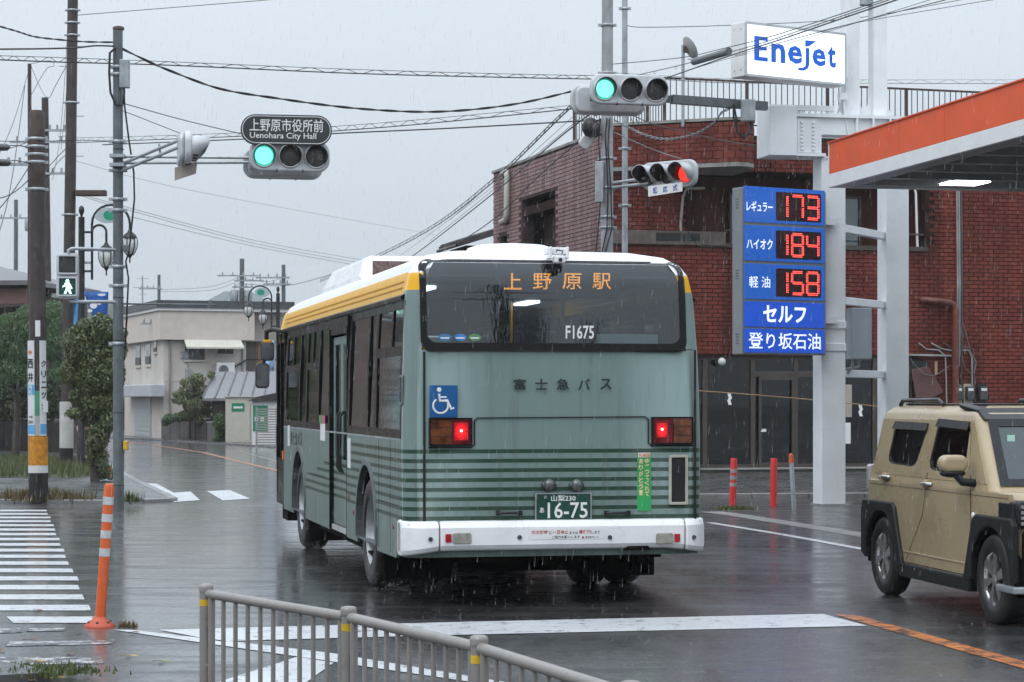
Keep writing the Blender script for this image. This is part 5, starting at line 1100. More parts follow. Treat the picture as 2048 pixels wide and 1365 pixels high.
def street_lamp(label, px, Y, ztop, sg):
    t = thing('street_lamp', label, 'street lamp', (P(px, 798, Y).x, Y, .05), 0, 'ornate street lamps')
    q = MB(); q.lathe([(.12, -.05), (.12, .5), (.085, .6), (.075, ztop - .28), (.075, ztop - .26)], 12); q.lathe([(.02, ztop - .27), (.03, ztop - .22), (.07, ztop - .12), (.06, ztop - .03), (.001, ztop + .02)], 10); q.build('post', M['black_metal'], t)
    x1 = sg * .25
    q = MB(); q.tube((x1, 0, ztop - 1.75), (x1, 0, ztop - .62), .03, n=8)
    for z in (ztop - .62, ztop - 1.05, ztop - 1.55): q.beam((sg * .05, 0, z), (x1, 0, z), .05, .05)
    q.build('side_bar', M['black_metal'], t)
    def arm(cx, r, zc, zend):
        pts = [(x1, 0, zc - .35)] + [(cx - sg * r * math.cos(R(a)), 0, zc + r * math.sin(R(a))) for a in range(0, 181, 15)] + [(cx + sg * r, 0, zend)]
        MB().path(pts, .03, 8).build('arm', M['black_metal'], t)
    arm(x1 + sg * .17, .17, ztop - .62, ztop - .85); arm(x1 + sg * .45, .45, ztop - .42, ztop - .55)
    lantern(t, x1 + sg * .34, ztop - 1.15); lantern(t, x1 + sg * .90, ztop - .85)
    q = MB(); q.lathe([(.30, -.02), (.30, .02)], 28, (x1 + sg * .36, .0, ztop - .22), Matrix.Scale(.62, 4, (0, 0, 1)) @ Matrix.Rotation(R(90), 4, 'X')); ov = q.build('oval_sign', pale_sign, t)
    q = MB(); q.lathe([(.15, -.024), (.15, .024)], 20, (x1 + sg * .42, 0, ztop - .22), Matrix.Scale(.8, 4, (0, 0, 1)) @ Matrix.Rotation(R(90), 4, 'X')); q.build('oval_emblem', gsign, ov)
    return t
lampA = street_lamp('black ornate twin street lamp behind the left signal pole', 163, 52.3, 6.2, 1)
street_lamp('far black ornate twin street lamp beside the bus front', 556, 86, 6.0, -1)
# banners on the first lamp
bb = mat('banner_blue', (.015, .11, .42, 1), .55, var=.12); bl2 = mat('banner_sky', (.05, .24, .50, 1), .55, var=.15)
def banner(label, pts, m, Y):
    n = 8; q = MB(); vs = []
    (xa, ya), (xb, yb), (xc, yc), (xd, yd) = pts
    for j in range(n + 1):
        t = j / n
        for i in range(n + 1):
            s_ = i / n; px = (xa * (1 - s_) + xb * s_) * (1 - t) + (xd * (1 - s_) + xc * s_) * t; py = (ya * (1 - s_) + yb * s_) * (1 - t) + (yd * (1 - s_) + yc * s_) * t
            vs.append(P(px, py, Y + .12 * math.sin(s_ * 5 + t * 2)))
    q.add(vs, [(j*(n+1)+i, j*(n+1)+i+1, (j+1)*(n+1)+i+1, (j+1)*(n+1)+i) for j in range(n) for i in range(n)], True); o = q.build('street_banner', m); md = o.modifiers.new('solid', 'SOLIDIFY'); md.thickness = .004; return tag(o, label, 'banner', 'street banners')
bn = banner('blue street banner with white print, right of the lamp post', [(167, 584), (217, 584), (214, 640), (196, 668)], bb, 52.2)
banner('narrow sky blue street banner left of the lamp post', [(147, 598), (158, 596), (158, 670), (147, 660)], bl2, 52.4)
for (px, py, w, h) in ((187, 612, .18, .14), (180, 622, .12, .08), (198, 606, .13, .1), (196, 634, .26, .1), (203, 590, .2, .06), (207, 645, .14, .07)):
    q = MB(); q.lathe([(.5, 0), (.5, .002)], 9, P(px, py, 51.97), Matrix.Rotation(R(90), 4, 'X') @ Matrix.Scale(h, 4, (0, 1, 0)) @ Matrix.Scale(w, 4, (1, 0, 0))); q.build('banner_print', M['white'], bn)
banner('pale blue banner beside the far beige building stair', [(530, 682), (549, 682), (549, 742), (531, 740)], mat('banner_pale', (.3, .45, .75, 1), .5, var=.4, scale=3), 84)
# --- near pedestrian fence
fence = thing('pedestrian_fence', 'beige grey tubular pedestrian fence in the near foreground', 'fence', (0, 0, 0))
M['fence'] = mat('fence_paint', (.27, .255, .24, 1), .33, .15, var=.06, scale=8, bump=.04, bscale=150, dirt=(.2, .19, .175, 1), dscale=5, streak=1)
yb_ = mat('reflective_yellow', (.62, .42, .03, 1), .35)
FH = .82; fp = [(412, 1168), (697, 1213), (958, 1271), (1262, 1362)]; posts = []
for (px, py) in fp:
    Y = (CH - FH) * FPX / (py - HZ); posts.append(Vector(((px - CX) / FPX * Y, Y, 0)))
posts.append(posts[-1] * 2 - posts[-2])
for i, p in enumerate(posts):
    q = MB(); q.lathe([(.030, -.02), (.030, FH - .03)], 20, p, cap=False); po = q.build('post', M['fence'], fence)
    MB().lathe([(.033, FH - .035), (.034, FH - .015), (.031, FH - .004), (.02, FH), (.001, FH + .001)], 20, p).build('post_cap', M['fence'], po); MB().lathe([(.0308, FH - .10), (.0308, FH - .07)], 20, p, cap=False).build('reflective_band', yb_, po)
    q = MB(); q.tube(p + Vector((.008, -.032, .45)), p + Vector((.008, -.026, .45)), .007, n=8); q.build('post_bolt', M['galv'], po)
for a, c in zip(posts, posts[1:]):
    d = (c - a).normalized(); p0 = a + d * .03; p1 = c - d * .03; zt_ = FH - .045
    MB().tube(p0 + Vector((0, 0, zt_)), p1 + Vector((0, 0, zt_)), .0215, n=14).build('top_rail', M['fence'], fence); MB().tube(p0 + Vector((0, 0, .12)), p1 + Vector((0, 0, .12)), .0175, n=10).build('bottom_rail', M['fence'], fence)
    L_ = (p1 - p0).length; nb = 9
    for e in (p0 + d * .028, p1 - d * .028): MB().tube(e + Vector((0, 0, .08)), e + Vector((0, 0, zt_)), .0165, n=10).build('end_bar', M['fence'], fence)
    for k in range(nb):
        e = p0 + d * (.028 + (L_ - .056) * (k + 1) / (nb + 1)); MB().tube(e + Vector((0, 0, .12)), e + Vector((0, 0, zt_)), .0105, n=10).build('baluster', M['fence'], fence)
    for s_, zz in ((1, .58), (1, .2)):
        e = p0 + d * .0; MB().box(e + Vector((0, 0, zz)), (.014, .03, .10)).build('bracket', M['pole_grey'], fence)
# --- marker posts
orm = mat('post_orange', (.72, .13, .035, 1), .4, var=.06, scale=5, dirt=(.4, .09, .03, 1), dscale=6); wtape = mat('white_tape', (.62, .63, .64, 1), .35, var=.1, scale=12, dirt=(.25, .24, .24, 1), dscale=9)
def marker(label, base, top, r, m, bands, bm_, basefoot=None, group='marker posts', cap=None):
    base = Vector(base); tp_ = Vector(top) - base; t = thing('marker_post', label, 'bollard', base, 0, group)
    L_ = tp_.length; q = MB(); q.path([tp_ * 0, tp_ * .97, tp_ * .99, tp_], r, 16, rs=[r * 1.04, r, r * .93, r * .8]); q.build('shaft', m, t)
    for f0, f1 in bands: MB().path([tp_ * f0, tp_ * f1], r + .003, 16, rs=[r + .003] * 2).build('reflective_band', bm_, t)
    if basefoot:
        q = MB(); q.lathe([(basefoot, 0), (basefoot, .012), (r * 1.5, .055), (r * 1.2, .075)], 20); fo = q.build('foot', mat('foot_orange', (.55, .10, .05, 1), .5, var=.1), t)
        for k in range(6): a = k * math.pi / 3 + .5; MB().ball((basefoot * .72 * math.cos(a), basefoot * .72 * math.sin(a), .035), .012, 8).build('bolt', M['rust'], fo)
    if cap: q = MB(); q.path([tp_ * cap[0], tp_ * 1.0], r, 14, rs=[r + .004, r + .004]); q.ball(tp_, r * .9, 10); q.build('cap', cap[1], t)
    return t
gb = G(199, 1254); gt_ = P(219, 968, gb.y - .02); marker('tall orange marker post with white bands leaning right beside the crossing', gb, gt_, .037, orm, [(.855, .91), (.735, .79), (.62, .675), (.495, .55)], wtape, .112)
rd = mat('bollard_red', (.62, .03, .03, 1), .4, var=.08); gtape = mat('grey_tape', (.35, .34, .35, 1), .4)
gb = G(1465, 1014); marker('red bollard with three grey bands nearest the bus', gb, P(1468, 917, gb.y), .052, rd, [(.56, .645), (.70, .775), (.84, .91)][:2] + [(.42, .50)], gtape)
gb = G(1547, 1014); marker('plain red bollard in the middle of the three posts', gb, P(1548, 917, gb.y), .053, rd, [], gtape)
gb = G(1588, 1021); marker('thin grey post with orange cap leaning left by the white pillar', gb, P(1582, 911, gb.y), .034, M['galv'], [], gtape, cap=(.86, orm))
# ================================================================ filling station: sign tower, price sign, brand sign, canopy
def onp(o, rz, px, py, y=0.0):                             # photo pixel on the plane local y = const of a frame (o, rz): local x and z
    o = Vector(o); X_ = Vector((math.cos(rz), math.sin(rz), 0)); Y_ = Vector((-math.sin(rz), math.cos(rz), 0))
    p = hit(px, py, o + Y_ * y, Y_) - o; return p.dot(X_), p.z
def adopt(o, parent):                                      # parent something built in world coordinates
    o.parent = parent; o.matrix_parent_inverse = (Matrix.Translation(parent.location) @ Matrix.Rotation(parent.rotation_euler.z, 4, 'Z')).inverted()
    for k in ('label', 'category', 'group'):
        if k in o: del o[k]
    return o
TR = R(12.08); T0 = G(1662, 1012); T0 = Vector((T0.x, T0.y + .2, 0)); TW = M['white_steel']
tower = thing('sign_tower', 'white steel sign tower of two square pillars at the filling station', 'sign tower', T0, TR)
tx = lambda px, py, y=-.2: onp(T0, TR, px, py, y)
hp = .2
MB().b2(-hp, hp, -hp, hp, -.03, 5.45).build('pillar', TW, tower, bev=.015)
MB().b2(-hp - .03, hp + .03, -hp - .03, hp + .03, -.02, .03).build('base_plate', M['galv'], tower)
r2x = tx(1786, 700, 1.5)[0]
MB().b2(r2x - .2, r2x + .2, 1.3, 1.7, -.03, 5.6).build('pillar', TW, tower, bev=.015)
for (py0, py1) in ((457, 470), (599, 612), (742, 755)):
    z = (tx(1735, py0, .6)[1] + tx(1735, py1, .6)[1]) / 2
    q = MB(); q.beam((hp, .05, z), (r2x - .2, 1.45, z), .14, .12); q.build('cross_bar', TW, tower, bev=.008)
for py in (650, 695): z = tx(1662, py)[1]; MB().b2(-.20, .20, -.225, -.198, z - .06, z + .06).build('splice_plate', TW, tower, bev=.006)
for z in (1.2, 2.3, 3.4, 4.4): MB().b2(-.2025, .2025, -.2025, .2025, z, z + .012).build('weld_seam', TW, tower)
# girder on top reaching over the road
gx0, gz1 = tx(1536, 212); gx1, gz0 = tx(1591, 313); ja = tx(1650, 300)[0]
gb_ = MB().b2(gx0, gx1, -.28, .35, gz0, gz1).build('girder_end_box', TW, tower, bev=.012)
MB().b2(gx1, -.2, -.20, .20, gz0 + .05, gz1 - .16).build('girder', TW, tower)
MB().b2(gx1 - .02, -.15, -.27, .27, gz0 - .0, gz0 + .05).build('flange', TW, tower); MB().b2(gx1 - .02, 1.2, -.27, .27, gz1 - .16, gz1 - .11).build('flange', TW, tower)
MB().b2(gx1 + .02, gx1 + .36, -.225, -.2, gz0 + .06, gz1 - .18).build('splice_plate', TW, tower)
bm_ = MB().lathe([(.024, 0), (.024, .018), (.014, .026), (.001, .028)], 8, (0, 0, 0), Matrix.Rotation(R(90), 4, 'X')); proto = None
for cx_i in (gx1 + .09, gx1 + .28):
    for k in range(8):
        z = gz0 + .11 + k * (gz1 - .36 - gz0) / 7 * 1.0
        if proto is None: proto = bm_.build('bolt', TW, tower, loc=(cx_i, -.226, z)); o = proto
        else: o = proto.copy(); SC.collection.objects.link(o); o.location = (cx_i, -.226, z)
for k in range(9):
    o = proto.copy(); SC.collection.objects.link(o); o.location = (gx1 + .03 + k * .1, -.20, gz0 - .01); o.rotation_euler = (R(90), 0, 0)
    o = proto.copy(); SC.collection.objects.link(o); o.location = (gx1 + .03 + k * .1, -.20, gz1 - .10); o.rotation_euler = (R(-90), 0, 0)
MB().b2(gx1 - .4, -.0, -.24, -.16, gz1 - .06, gz1 + .02).build('top_rail', TW, tower); MB().b2(gx1 + .06, gx1 + .14, -.22, -.14, gz1 - .14, gz1).build('rail_post', TW, tower); MB().b2(-.1, .0, -.22, -.1, gz1 - .14, gz1).build('rail_post', TW, tower)
MB().b2(-.2, 1.2, -.2, .2, gz0 + .35, gz1 - .16).build('girder', TW, tower)
for x in (.35, .62, .9): MB().b2(x, x + .03, -.27, -.2, gz0 + .35, gz1 - .16).build('stiffener', TW, tower)
up0 = tx(1700, 200, .0)[0]; up1 = tx(1746, 200, .2)[0]
for x, w in ((up0, .12), (up1, .115)):
    MB().b2(x - w, x + w, -.12, .12, gz1 - .11, 9.6).build('upper_post', TW, tower, bev=.01)
    for s in (-1, 1): MB().prism([(x + s * w, gz1 - .11), (x + s * (w + .12), gz1 - .11), (x + s * w, gz1 + .25)], 'y', -.01, .01).build('gusset', TW, tower)
MB().b2(up0 + .12, up1 - .115, -.08, .08, tx(1720, 8, .0)[1] - .02, tx(1720, 8, .0)[1] + .06).build('top_bar', M['galv'], tower)
jx, jz = tx(1685, 194); MB().box((jx, -.2, jz), (.13, .1, .11)).build('junction_box', TW, tower, bev=.01); MB().path([(jx + .02, -.2, jz - .05), (jx + .05, -.2, jz - .35), (jx + .1, -.22, jz - .6), (jx + .08, -.24, jz - .9)], .018, 7).build('conduit', TW, tower)
bx0, bz1 = tx(1698, 617, .15); bx1, bz0 = tx(1737, 719, .15)
cb = MB().b2(bx0, bx1, .0, .28, bz0, bz1).build('power_cabinet', mat('cabinet_blue', (.36, .42, .48, 1), .4, var=.06), tower, bev=.012)
for i in range(2): MB().path([(bx0 + .06 + i * .1, .12, bz0), (bx0 + .05 + i * .1, .12, bz0 - .12), (bx0 - .03, .12, bz0 - .22 + i * .06), (bx0 - .12, .1, bz0 - .22 + i * .06)], .025, 7).build('conduit', M['pole_conc'], cb)
adopt_arm = [o for o in bpy.data.objects if o.get('label') == 'dark square beam carrying the right green signal'][0]; adopt_arm.name = 'signal_beam'; adopt(adopt_arm, tower)
for o in list(bpy.data.objects):
    if o.name.startswith('signal_arm'):
        lb = o.get('label', ''); adopt(o, pr if 'concrete' in lb else sp_)
    if o.name.startswith('thin_arm'): adopt(o, sp_)
# price sign, turned towards the traffic
PR = R(31); PO = P(1485, 798, 33.25); PO.z = 0
ps = thing('price_sign', 'tall blue fuel price sign with red lit numbers on the white tower', 'sign', PO, PR)
pu = lambda px, py, y=0.0: onp(PO, PR, px, py, y)
grey = mat('sign_frame_grey', (.23, .25, .26, 1), .4, .2, var=.06)
W_ = pu(1653, 550)[0]; zt0 = pu(1485, 374)[1]; zb0 = pu(1485, 709)[1]
MB().b2(0, W_, .012, .26, zb0, zt0).build('case', grey, ps, bev=.012)
def lit(name, col, s): return mat(name, col, .3, 0, var=.06, scale=3, emit=col, estr=s)
pblue = lit('panel_blue', (.012, .10, .45, 1), .55); pblue2 = lit('panel_blue_deep', (.006, .07, .50, 1), .6); pwhite = emis('letter_white', (.86, .93, 1), .72)
leddk = mat('led_window', (.04, .009, .012, 1), .3, 0, spec=.3); ledr = emis('led_red', (1, .09, .07), 3.2)
def zr(py0, py1):                                          # rows measured at the sign's middle column
    return pu(1570, py1)[1], pu(1570, py0)[1]
rows = [(377, 448), (454, 524), (530, 600), (605, 655), (659, 706)]
SEG = {'1': 'bc', '7': 'abc', '3': 'abcdg', '8': 'abcdefg', '4': 'bcfg', '5': 'acdfg'}
def digit(ch, x0, x1, z0, z1, par):
    w, h = x1 - x0, z1 - z0; zm = (z0 + z1) / 2; segs = {'a': ((x0, z1), (x1, z1)), 'd': ((x0, z0), (x1, z0)), 'g': ((x0, zm), (x1, zm)), 'f': ((x0, zm), (x0, z1)), 'b': ((x1, zm), (x1, z1)), 'e': ((x0, z0), (x0, zm)), 'c': ((x1, z0), (x1, zm))}
    q = MB(); r = .0085
    for s in SEG[ch]:
        (ax, az), (cx2, cz2) = segs[s]; L_ = math.hypot(cx2 - ax, cz2 - az); n = max(3, round(L_ / .027)); ux, uz = (cx2 - ax) / L_, (cz2 - az) / L_
        for k in range(n):
            t = .02 + (L_ - .04) * k / (n - 1)
            for sg in (-1, 1):
                c = (ax + ux * t - uz * sg * .0125 + sg * .0 , az + uz * t + ux * sg * .0125)
                q.add([(c[0] + r * math.cos(a * math.pi / 3), -.010, c[1] + r * math.sin(a * math.pi / 3)) for a in range(6)], [(0, 1, 2, 3, 4, 5)])
    tag(q.build('digit', ledr, par, fixn=False), kind='stuff')
for i, (y0, y1) in enumerate(rows):
    z0, z1 = zr(y0, y1); pn = MB().b2(.035, W_ - .035, .0, .02, z0, z1).build('panel', pblue if i < 3 else pblue2, ps, bev=.003)
    if i < 3:
        xa, xb = pu(1552, 500)[0], pu(1641.5, 500)[0]; wz0, wz1 = z0 + .045, z1 - .06
        MB().prism(rrect(xa, xb, wz0, wz1, .02), 'y', -.006, .004).build('led_window', leddk, pn)
        num = ('173', '184', '158')[i]; zz0, zz1 = wz0 + .05, wz1 - .05
        for k, ch in enumerate(num):
            c0 = pu((1553.5, 1583.5, 1613.5)[k], 500)[0]; c1 = pu((1574, 1605, 1636)[k], 500)[0]; digit(ch, c0, c1, zz0, zz1, pn)
def ptx(body, xa, xb, ya, yb, par, bold=.015, m=pwhite):
    a, c = pu(xa, (ya + yb) / 2)[0], pu(xb, (ya + yb) / 2)[0]; z0, z1 = pu((xa + xb) / 2, yb)[1], pu((xa + xb) / 2, ya)[1]
    text(body, 'lettering', m, par, ((a + c) / 2, -.004, (z0 + z1) / 2), (1, 0, 0), (0, 0, 1), w=c - a, h=z1 - z0, bold=bold)
pn_ = [o for o in ps.children if o.name.startswith('panel')]
ptx('レギュラー', 1493, 1545, 403, 424, pn_[0], .014); ptx('ハイオク', 1493, 1545, 478, 499, pn_[1], .014); ptx('軽 油', 1498, 1540, 553, 576, pn_[2], .004); ptx('セルフ', 1526, 1612, 612, 646, pn_[3], .03); ptx('登り坂石油', 1497, 1641, 666, 699, pn_[4], .008)
for (pa, pb) in ((393, 416), (536, 558), (664, 688)):
    za, zb2 = pu(1475, pb)[1], pu(1475, pa)[1]
    for k in range(4): MB().b2(-.004, .004, .10, .17, za + (zb2 - za) * k / 4, za + (zb2 - za) * (k + .55) / 4).build('vent_slot', M['pole_grey'], ps)
MB().b2(W_ - .02, W_ + .25, .06, .14, zb0 + .5, zb0 + .6).build('mount', TW, ps); MB().b2(W_ - .02, W_ + .25, .06, .14, zt0 - .5, zt0 - .4).build('mount', TW, ps)
# brand sign
ER = R(33); EO = P(1490, 798, 33.2); EO.z = 0
es = thing('brand_sign', 'white lit box sign with blue lettering high on the tower', 'sign', EO, ER)
eu = lambda px, py, y=0.0: onp(EO, ER, px, py, y)
We = eu(1692, 120)[0]; ez1 = eu(1490, 43)[1]; ez0 = eu(1490, 152)[1]
MB().b2(0, We, .01, .34, ez0, ez1).build('case', M['white'], es, bev=.012); q = MB(); q.ring(rrect(0, We, ez0, ez1, .01, 1), rrect(.035, We - .035, ez0 + .035, ez1 - .035, .01, 1), 'y', -.012, .012); q.build('rim', M['sig_grey'], es)
MB().b2(.035, We - .035, -.004, .012, ez0 + .035, ez1 - .035).build('face', emis('sign_face', (.88, .95, 1.0), .80), es)
eblue = lit('brand_blue', (.004, .09, .48, 1), .5)
def etx(ch, xa, xb, ya, yb, bold=.03):
    a, c = eu(xa, (ya + yb) / 2)[0], eu(xb, (ya + yb) / 2)[0]; z0, z1 = eu((xa + xb) / 2, yb)[1], eu((xa + xb) / 2, ya)[1]
    text(ch, 'lettering', eblue, es, ((a + c) / 2, -.008, (z0 + z1) / 2), (1, 0, 0), (0, 0, 1), w=c - a, h=z1 - z0, bold=bold)
def ept(px, py): a = eu(px, py); return (a[0], a[1])
def epoly(pts): q = MB(); q.prism([ept(*p) for p in pts], 'y', -.008, -.005); q.build('lettering', eblue, es)
epoly([(1508, 72), (1535, 75), (1535, 83), (1518, 81), (1518, 93.5), (1533, 95), (1533, 102), (1518, 100.5), (1518, 114), (1535, 116), (1535, 124), (1508, 121)])
etx('n', 1542, 1570, 88, 126, .028); etx('e', 1575, 1604, 92, 128, .028); etx('e', 1624, 1651, 98, 133, .028); etx('t', 1655, 1671, 92, 136, .028)
epoly([(1610, 81), (1632, 83), (1618, 93), (1610, 94)]); epoly([(1611, 96), (1618, 97), (1618, 130), (1615, 138), (1607, 142), (1596, 141), (1596, 136), (1605, 136), (1610, 133), (1611, 128)])
for (x, z) in ((.05, ez1 - .1), (.05, ez0 + .1)): MB().tube((-.006, .1, z), (.002, .1, z), .012, n=8).build('bolt', M['galv'], es); MB().tube((-.006, .25, z), (.002, .25, z), .012, n=8).build('bolt', M['galv'], es)
MB().b2(We - .02, We + .14, .1, .24, ez0 + .15, ez1 - .15).build('mount', TW, es)
# canopy
KR = R(12.08); K0 = P(1662, 798, 33.0); K0.z = 0; kz0 = CH + (HZ - 376) / FPX * 33; kzm = CH + (HZ - 349) / FPX * 33; kz1 = CH + (HZ - 287) / FPX * 33
can = thing('station_canopy', 'filling station canopy with orange and white fascia over the forecourt', 'canopy', K0, KR)
oran_f = mat('fascia_orange', (.80, .12, .04, 1), .5, 0, spec=.2, var=.06, scale=2, bump=.05, bscale=30, dirt=(.68, .095, .034, 1), dscale=1.5)
kd = mat('soffit_grey', (.42, .43, .44, 1), .5, 0, var=.15, scale=2)
KL, KW = 14.0, 10.0; yy = 0.0; seams = [0, 2.75, 4.3, 8.0, 11.0, KL]
for a, c in zip(seams, seams[1:]):
    MB().b2(-.03, .03, -c + .004, -a - .004, kzm, kz1).build('fascia_panel', oran_f, can, bev=.006); MB().b2(-.034, .03, -c + .003, -a - .003, kz0, kzm - .002).build('fascia_strip', M['white'], can, bev=.006)
MB().b2(-.034, .02, 0, .03, kz0, kz1).build('corner_trim', M['white'], can)
MB().b2(-.05, .05, -KL, .02, kz1, kz1 + .02).build('top_trim', oran_f, can)
MB().b2(.03, KW, -.06, .02, kz0, kz1).build('back_fascia', M['white'], can)
MB().b2(.03, KW, -KL, -.06, kz1 - .12, kz1 - .04).build('roof_deck', kd, can)
MB().b2(.03, .30, -KL, -.06, kz0, kz0 + .02).build('soffit_lip', kd, can)
for k in range(13): MB().b2(.30, KW, -.3 - k * 1.05, -.14 - k * 1.05, kz0 + .02, kz0 + .26).build('soffit_beam', kd, can)
for k in range(10): MB().b2(.55 + k * .95, .65 + k * .95, -KL, -.06, kz0 + .12, kz0 + .32).build('soffit_joist', kd, can)
for k in range(26): MB().b2(.03, KW, -.5 - k * .52, -.46 - k * .52, kz1 - .17, kz1 - .12).build('deck_rib', kd, can)
lp = onp(K0, KR, 1930, 369, 0); l3 = P(1930, 368, 4400 * (kz0 - CH) / (798 - 368)); d = l3 - K0; lx = d.x * math.cos(KR) + d.y * math.sin(KR); ly = -d.x * math.sin(KR) + d.y * math.cos(KR)
fx = MB().b2(lx - .34, lx + .34, ly - .34, ly + .34, kz0 + .02, kz0 + .14).build('light_fixture', M['white'], can, bev=.01); MB().b2(lx - .28, lx + .28, ly - .28, ly + .28, kz0 + .0, kz0 + .018).build('light_panel', emis('canopy_light', (.95, 1, 1), 9), fx)
q = MB(); q.b2(6.3, 6.7, -7.2, -6.8, -.03, kz0 + .05); q.build('column', TW, can)
# ================================================================ the red brick corner building
BR = R(15.87); B0 = Vector((2.10, 47.0, .0))
bb_ = thing('brick_building', 'two-storey red brick corner building with rooftop railing', 'building', B0, BR)
rf = lambda px, py, y=0.0: onp(B0, BR, px, py, y)          # right face: local x, z
def lf(px, py, x=0.0):                                     # left face: local y, z
    X_ = Vector((math.cos(BR), math.sin(BR), 0)); Y_ = Vector((-math.sin(BR), math.cos(BR), 0)); p = hit(px, py, B0 + X_ * x, X_) - B0; return p.dot(Y_), p.z
mort = mat('mortar', (.035, .018, .016, 1), .9, var=.2, spec=.1); mortp = mat('mortar_pale', (.085, .06, .06, 1), .9, var=.2, spec=.1)
BRK = brick_mat('brick_red', (.12, .027, .018), (.185, .040, .027), (.25, .060, .040)); BRKP = brick_mat('brick_pink', (.24, .14, .135), (.31, .19, .185), (.38, .25, .245))
RL, LLN, HT = 13.0, 9.4, 7.4
def grid_wall(name, u0, u1, v0, v1, holes, thick, m, face, par):
    us = sorted({u0, u1} | {h[i] for h in holes for i in (0, 1)}); vs_ = sorted({v0, v1} | {h[i] for h in holes for i in (2, 3)}); q = MB()
    for i in range(len(us) - 1):
        for j in range(len(vs_) - 1):
            cu, cv = (us[i] + us[i+1]) / 2, (vs_[j] + vs_[j+1]) / 2
            if any(h[0] < cu < h[1] and h[2] < cv < h[3] for h in holes): continue
            if face == 'R': q.b2(us[i], us[i+1], 0, thick, vs_[j], vs_[j+1])
            else: q.b2(0, thick, us[i], us[i+1], vs_[j], vs_[j+1])
    return q.build(name, m, par)
sx0, sz1 = rf(1290, 712); sx1, _ = rf(1828, 712); SZ0, SZ1 = .16, 2.58
ux0, uz1 = rf(1452, 398); ux1, uz0 = rf(1850, 490); uz1, uz0 = 6.0, 5.0
hx0, hz1 = rf(1816, 722); hx1, hz0 = rf(1856, 762)
RX0, RZ0_, RZ1_, RDP = 1.75, 5.05, 6.60, 1.3
holesR = [(.25, sx1, SZ0, SZ1), (RX0, ux1, RZ0_, RZ1_)]
ly0, lz1 = lf(1110, 375); ly1, _ = lf(1045, 375); holesL = [(ly0, ly1, 4.9, 6.5), (8.15, 8.75, 4.6, 5.75), (2.0, 5.0, .1, 2.3)]
wR = grid_wall('wall', 0, RL, 0, HT, holesR, .3, mort, 'R', bb_); wL = grid_wall('wall', .3, LLN, 0, HT, holesL, .3, mortp, 'L', bb_)
MB().b2(.3, RL, .3, LLN, HT - .25, HT - .05).build('roof_slab', M['concrete'], bb_); MB().b2(.32, RL, LLN - .3, LLN, 0, HT - .3).build('wall', mort, bb_); MB().b2(RL - .3, RL, .3, LLN - .3, 0, HT - .3).build('wall', mort, bb_); MB().b2(.32, RL - .32, .32, LLN - .32, 2.9, 3.1).build('floor_slab', M['concrete'], bb_)
MB().b2(-.05, .34, -.06, LLN + .02, HT, HT + .07).build('coping', M['concrete'], bb_, bev=.01)
# bricks: the largest showing ones as parts, the rest joined
def bricks(face, u0, u1, v0, v1, bw, bh, holes, keep, par, m, join_name):
    one = None; joined = MB(); nk = 0; row = 0; v = v0
    def geom(q, du, dv, ou=0.0, ov=0.0, proud=.012):
        if face == 'R': q.b2(ou - du/2, ou + du/2, -proud, .004, ov - dv/2, ov + dv/2)
        else: q.b2(-proud, .004, ou - du/2, ou + du/2, ov - dv/2, ov + dv/2)
    while v + bh < v1:
        u = u0 - (bw / 2 if row % 2 else 0)
        while u < u1:
            a, c = max(u, u0), min(u + bw, u1); cu, cv = (a + c) / 2, v + bh / 2; w = c - a - .016; h = bh - .016
            bad = w < .04 or any(hh_[0] - .01 < c and hh_[1] + .01 > a and hh_[2] - .01 < v + bh and hh_[3] + .01 > v for hh_ in holes)
            if not bad:
                if keep(cu, cv) and nk < (210 if face == 'R' else 90) and abs(w - (bw - .016)) < 1e-4:
                    if one is None:
                        q = MB(); geom(q, w, h); one = q.build('brick', m, par); o = one
                    else: o = one.copy(); SC.collection.objects.link(o)
                    o.location = (cu, random.uniform(-.003, .002), cv) if face == 'R' else (random.uniform(-.003, .002), cu, cv); nk += 1
                else: geom(joined, w, h, cu, cv, .012 + random.uniform(-.003, .003))
            u += bw
        v += bh; row += 1
    tag(joined.build(join_name, m, par, fixn=False), kind='stuff')
bricks('R', 0.0, RL, .16, HT - .02, .245, .0885, holesR + [(0, 2.9, 6.72, 7.4)], lambda u, v: 7.55 < u < 9.6 and 3.4 < v < 6.2, wR, BRK, 'brickwork')
bricks('L', 0.0, LLN, 2.6, HT, .36, .09, holesL, lambda u, v: 1.2 < u < 4.0 and 5.9 < v < 7.3, wL, BRKP, 'brickwork')
# projecting parapet of the upper corner, brick faced, concrete below
pp = [(0, .0), (2.05, -1.62), (2.25, -1.72), (2.5, -1.68), (2.68, -1.5), (2.78, -1.2), (2.86, -.0)]
pz0, pz1 = 6.62, 7.50
MB().prism(pp + [(2.86, .2), (0, .2)], 'z', pz0 - .09, pz0).build('parapet_soffit', M['concrete'], bb_)
inner = [(x * .985 + .01, y * .985 + .02) for x, y in pp]
pw = MB(); pw.prism(inner + [(2.8, .2), (.05, .2)], 'z', pz0, pz1); par_ = pw.build('parapet', mort, bb_); MB().prism([(x * 1.01, y * 1.015) for x, y in pp] + [(2.86, .25), (0, .25)], 'z', pz1, pz1 + .06).build('parapet_coping', M['concrete'], bb_)
lens = [0]
for a, c in zip(pp, pp[1:]): lens.append(lens[-1] + math.dist(a, c))
def along(s):
    for i in range(len(pp) - 1):
        if s <= lens[i+1] or i == len(pp) - 2:
            t = (s - lens[i]) / (lens[i+1] - lens[i]); return Vector((pp[i][0] + (pp[i+1][0] - pp[i][0]) * t, pp[i][1] + (pp[i+1][1] - pp[i][1]) * t))
jb = MB(); zz = pz0; row = 0
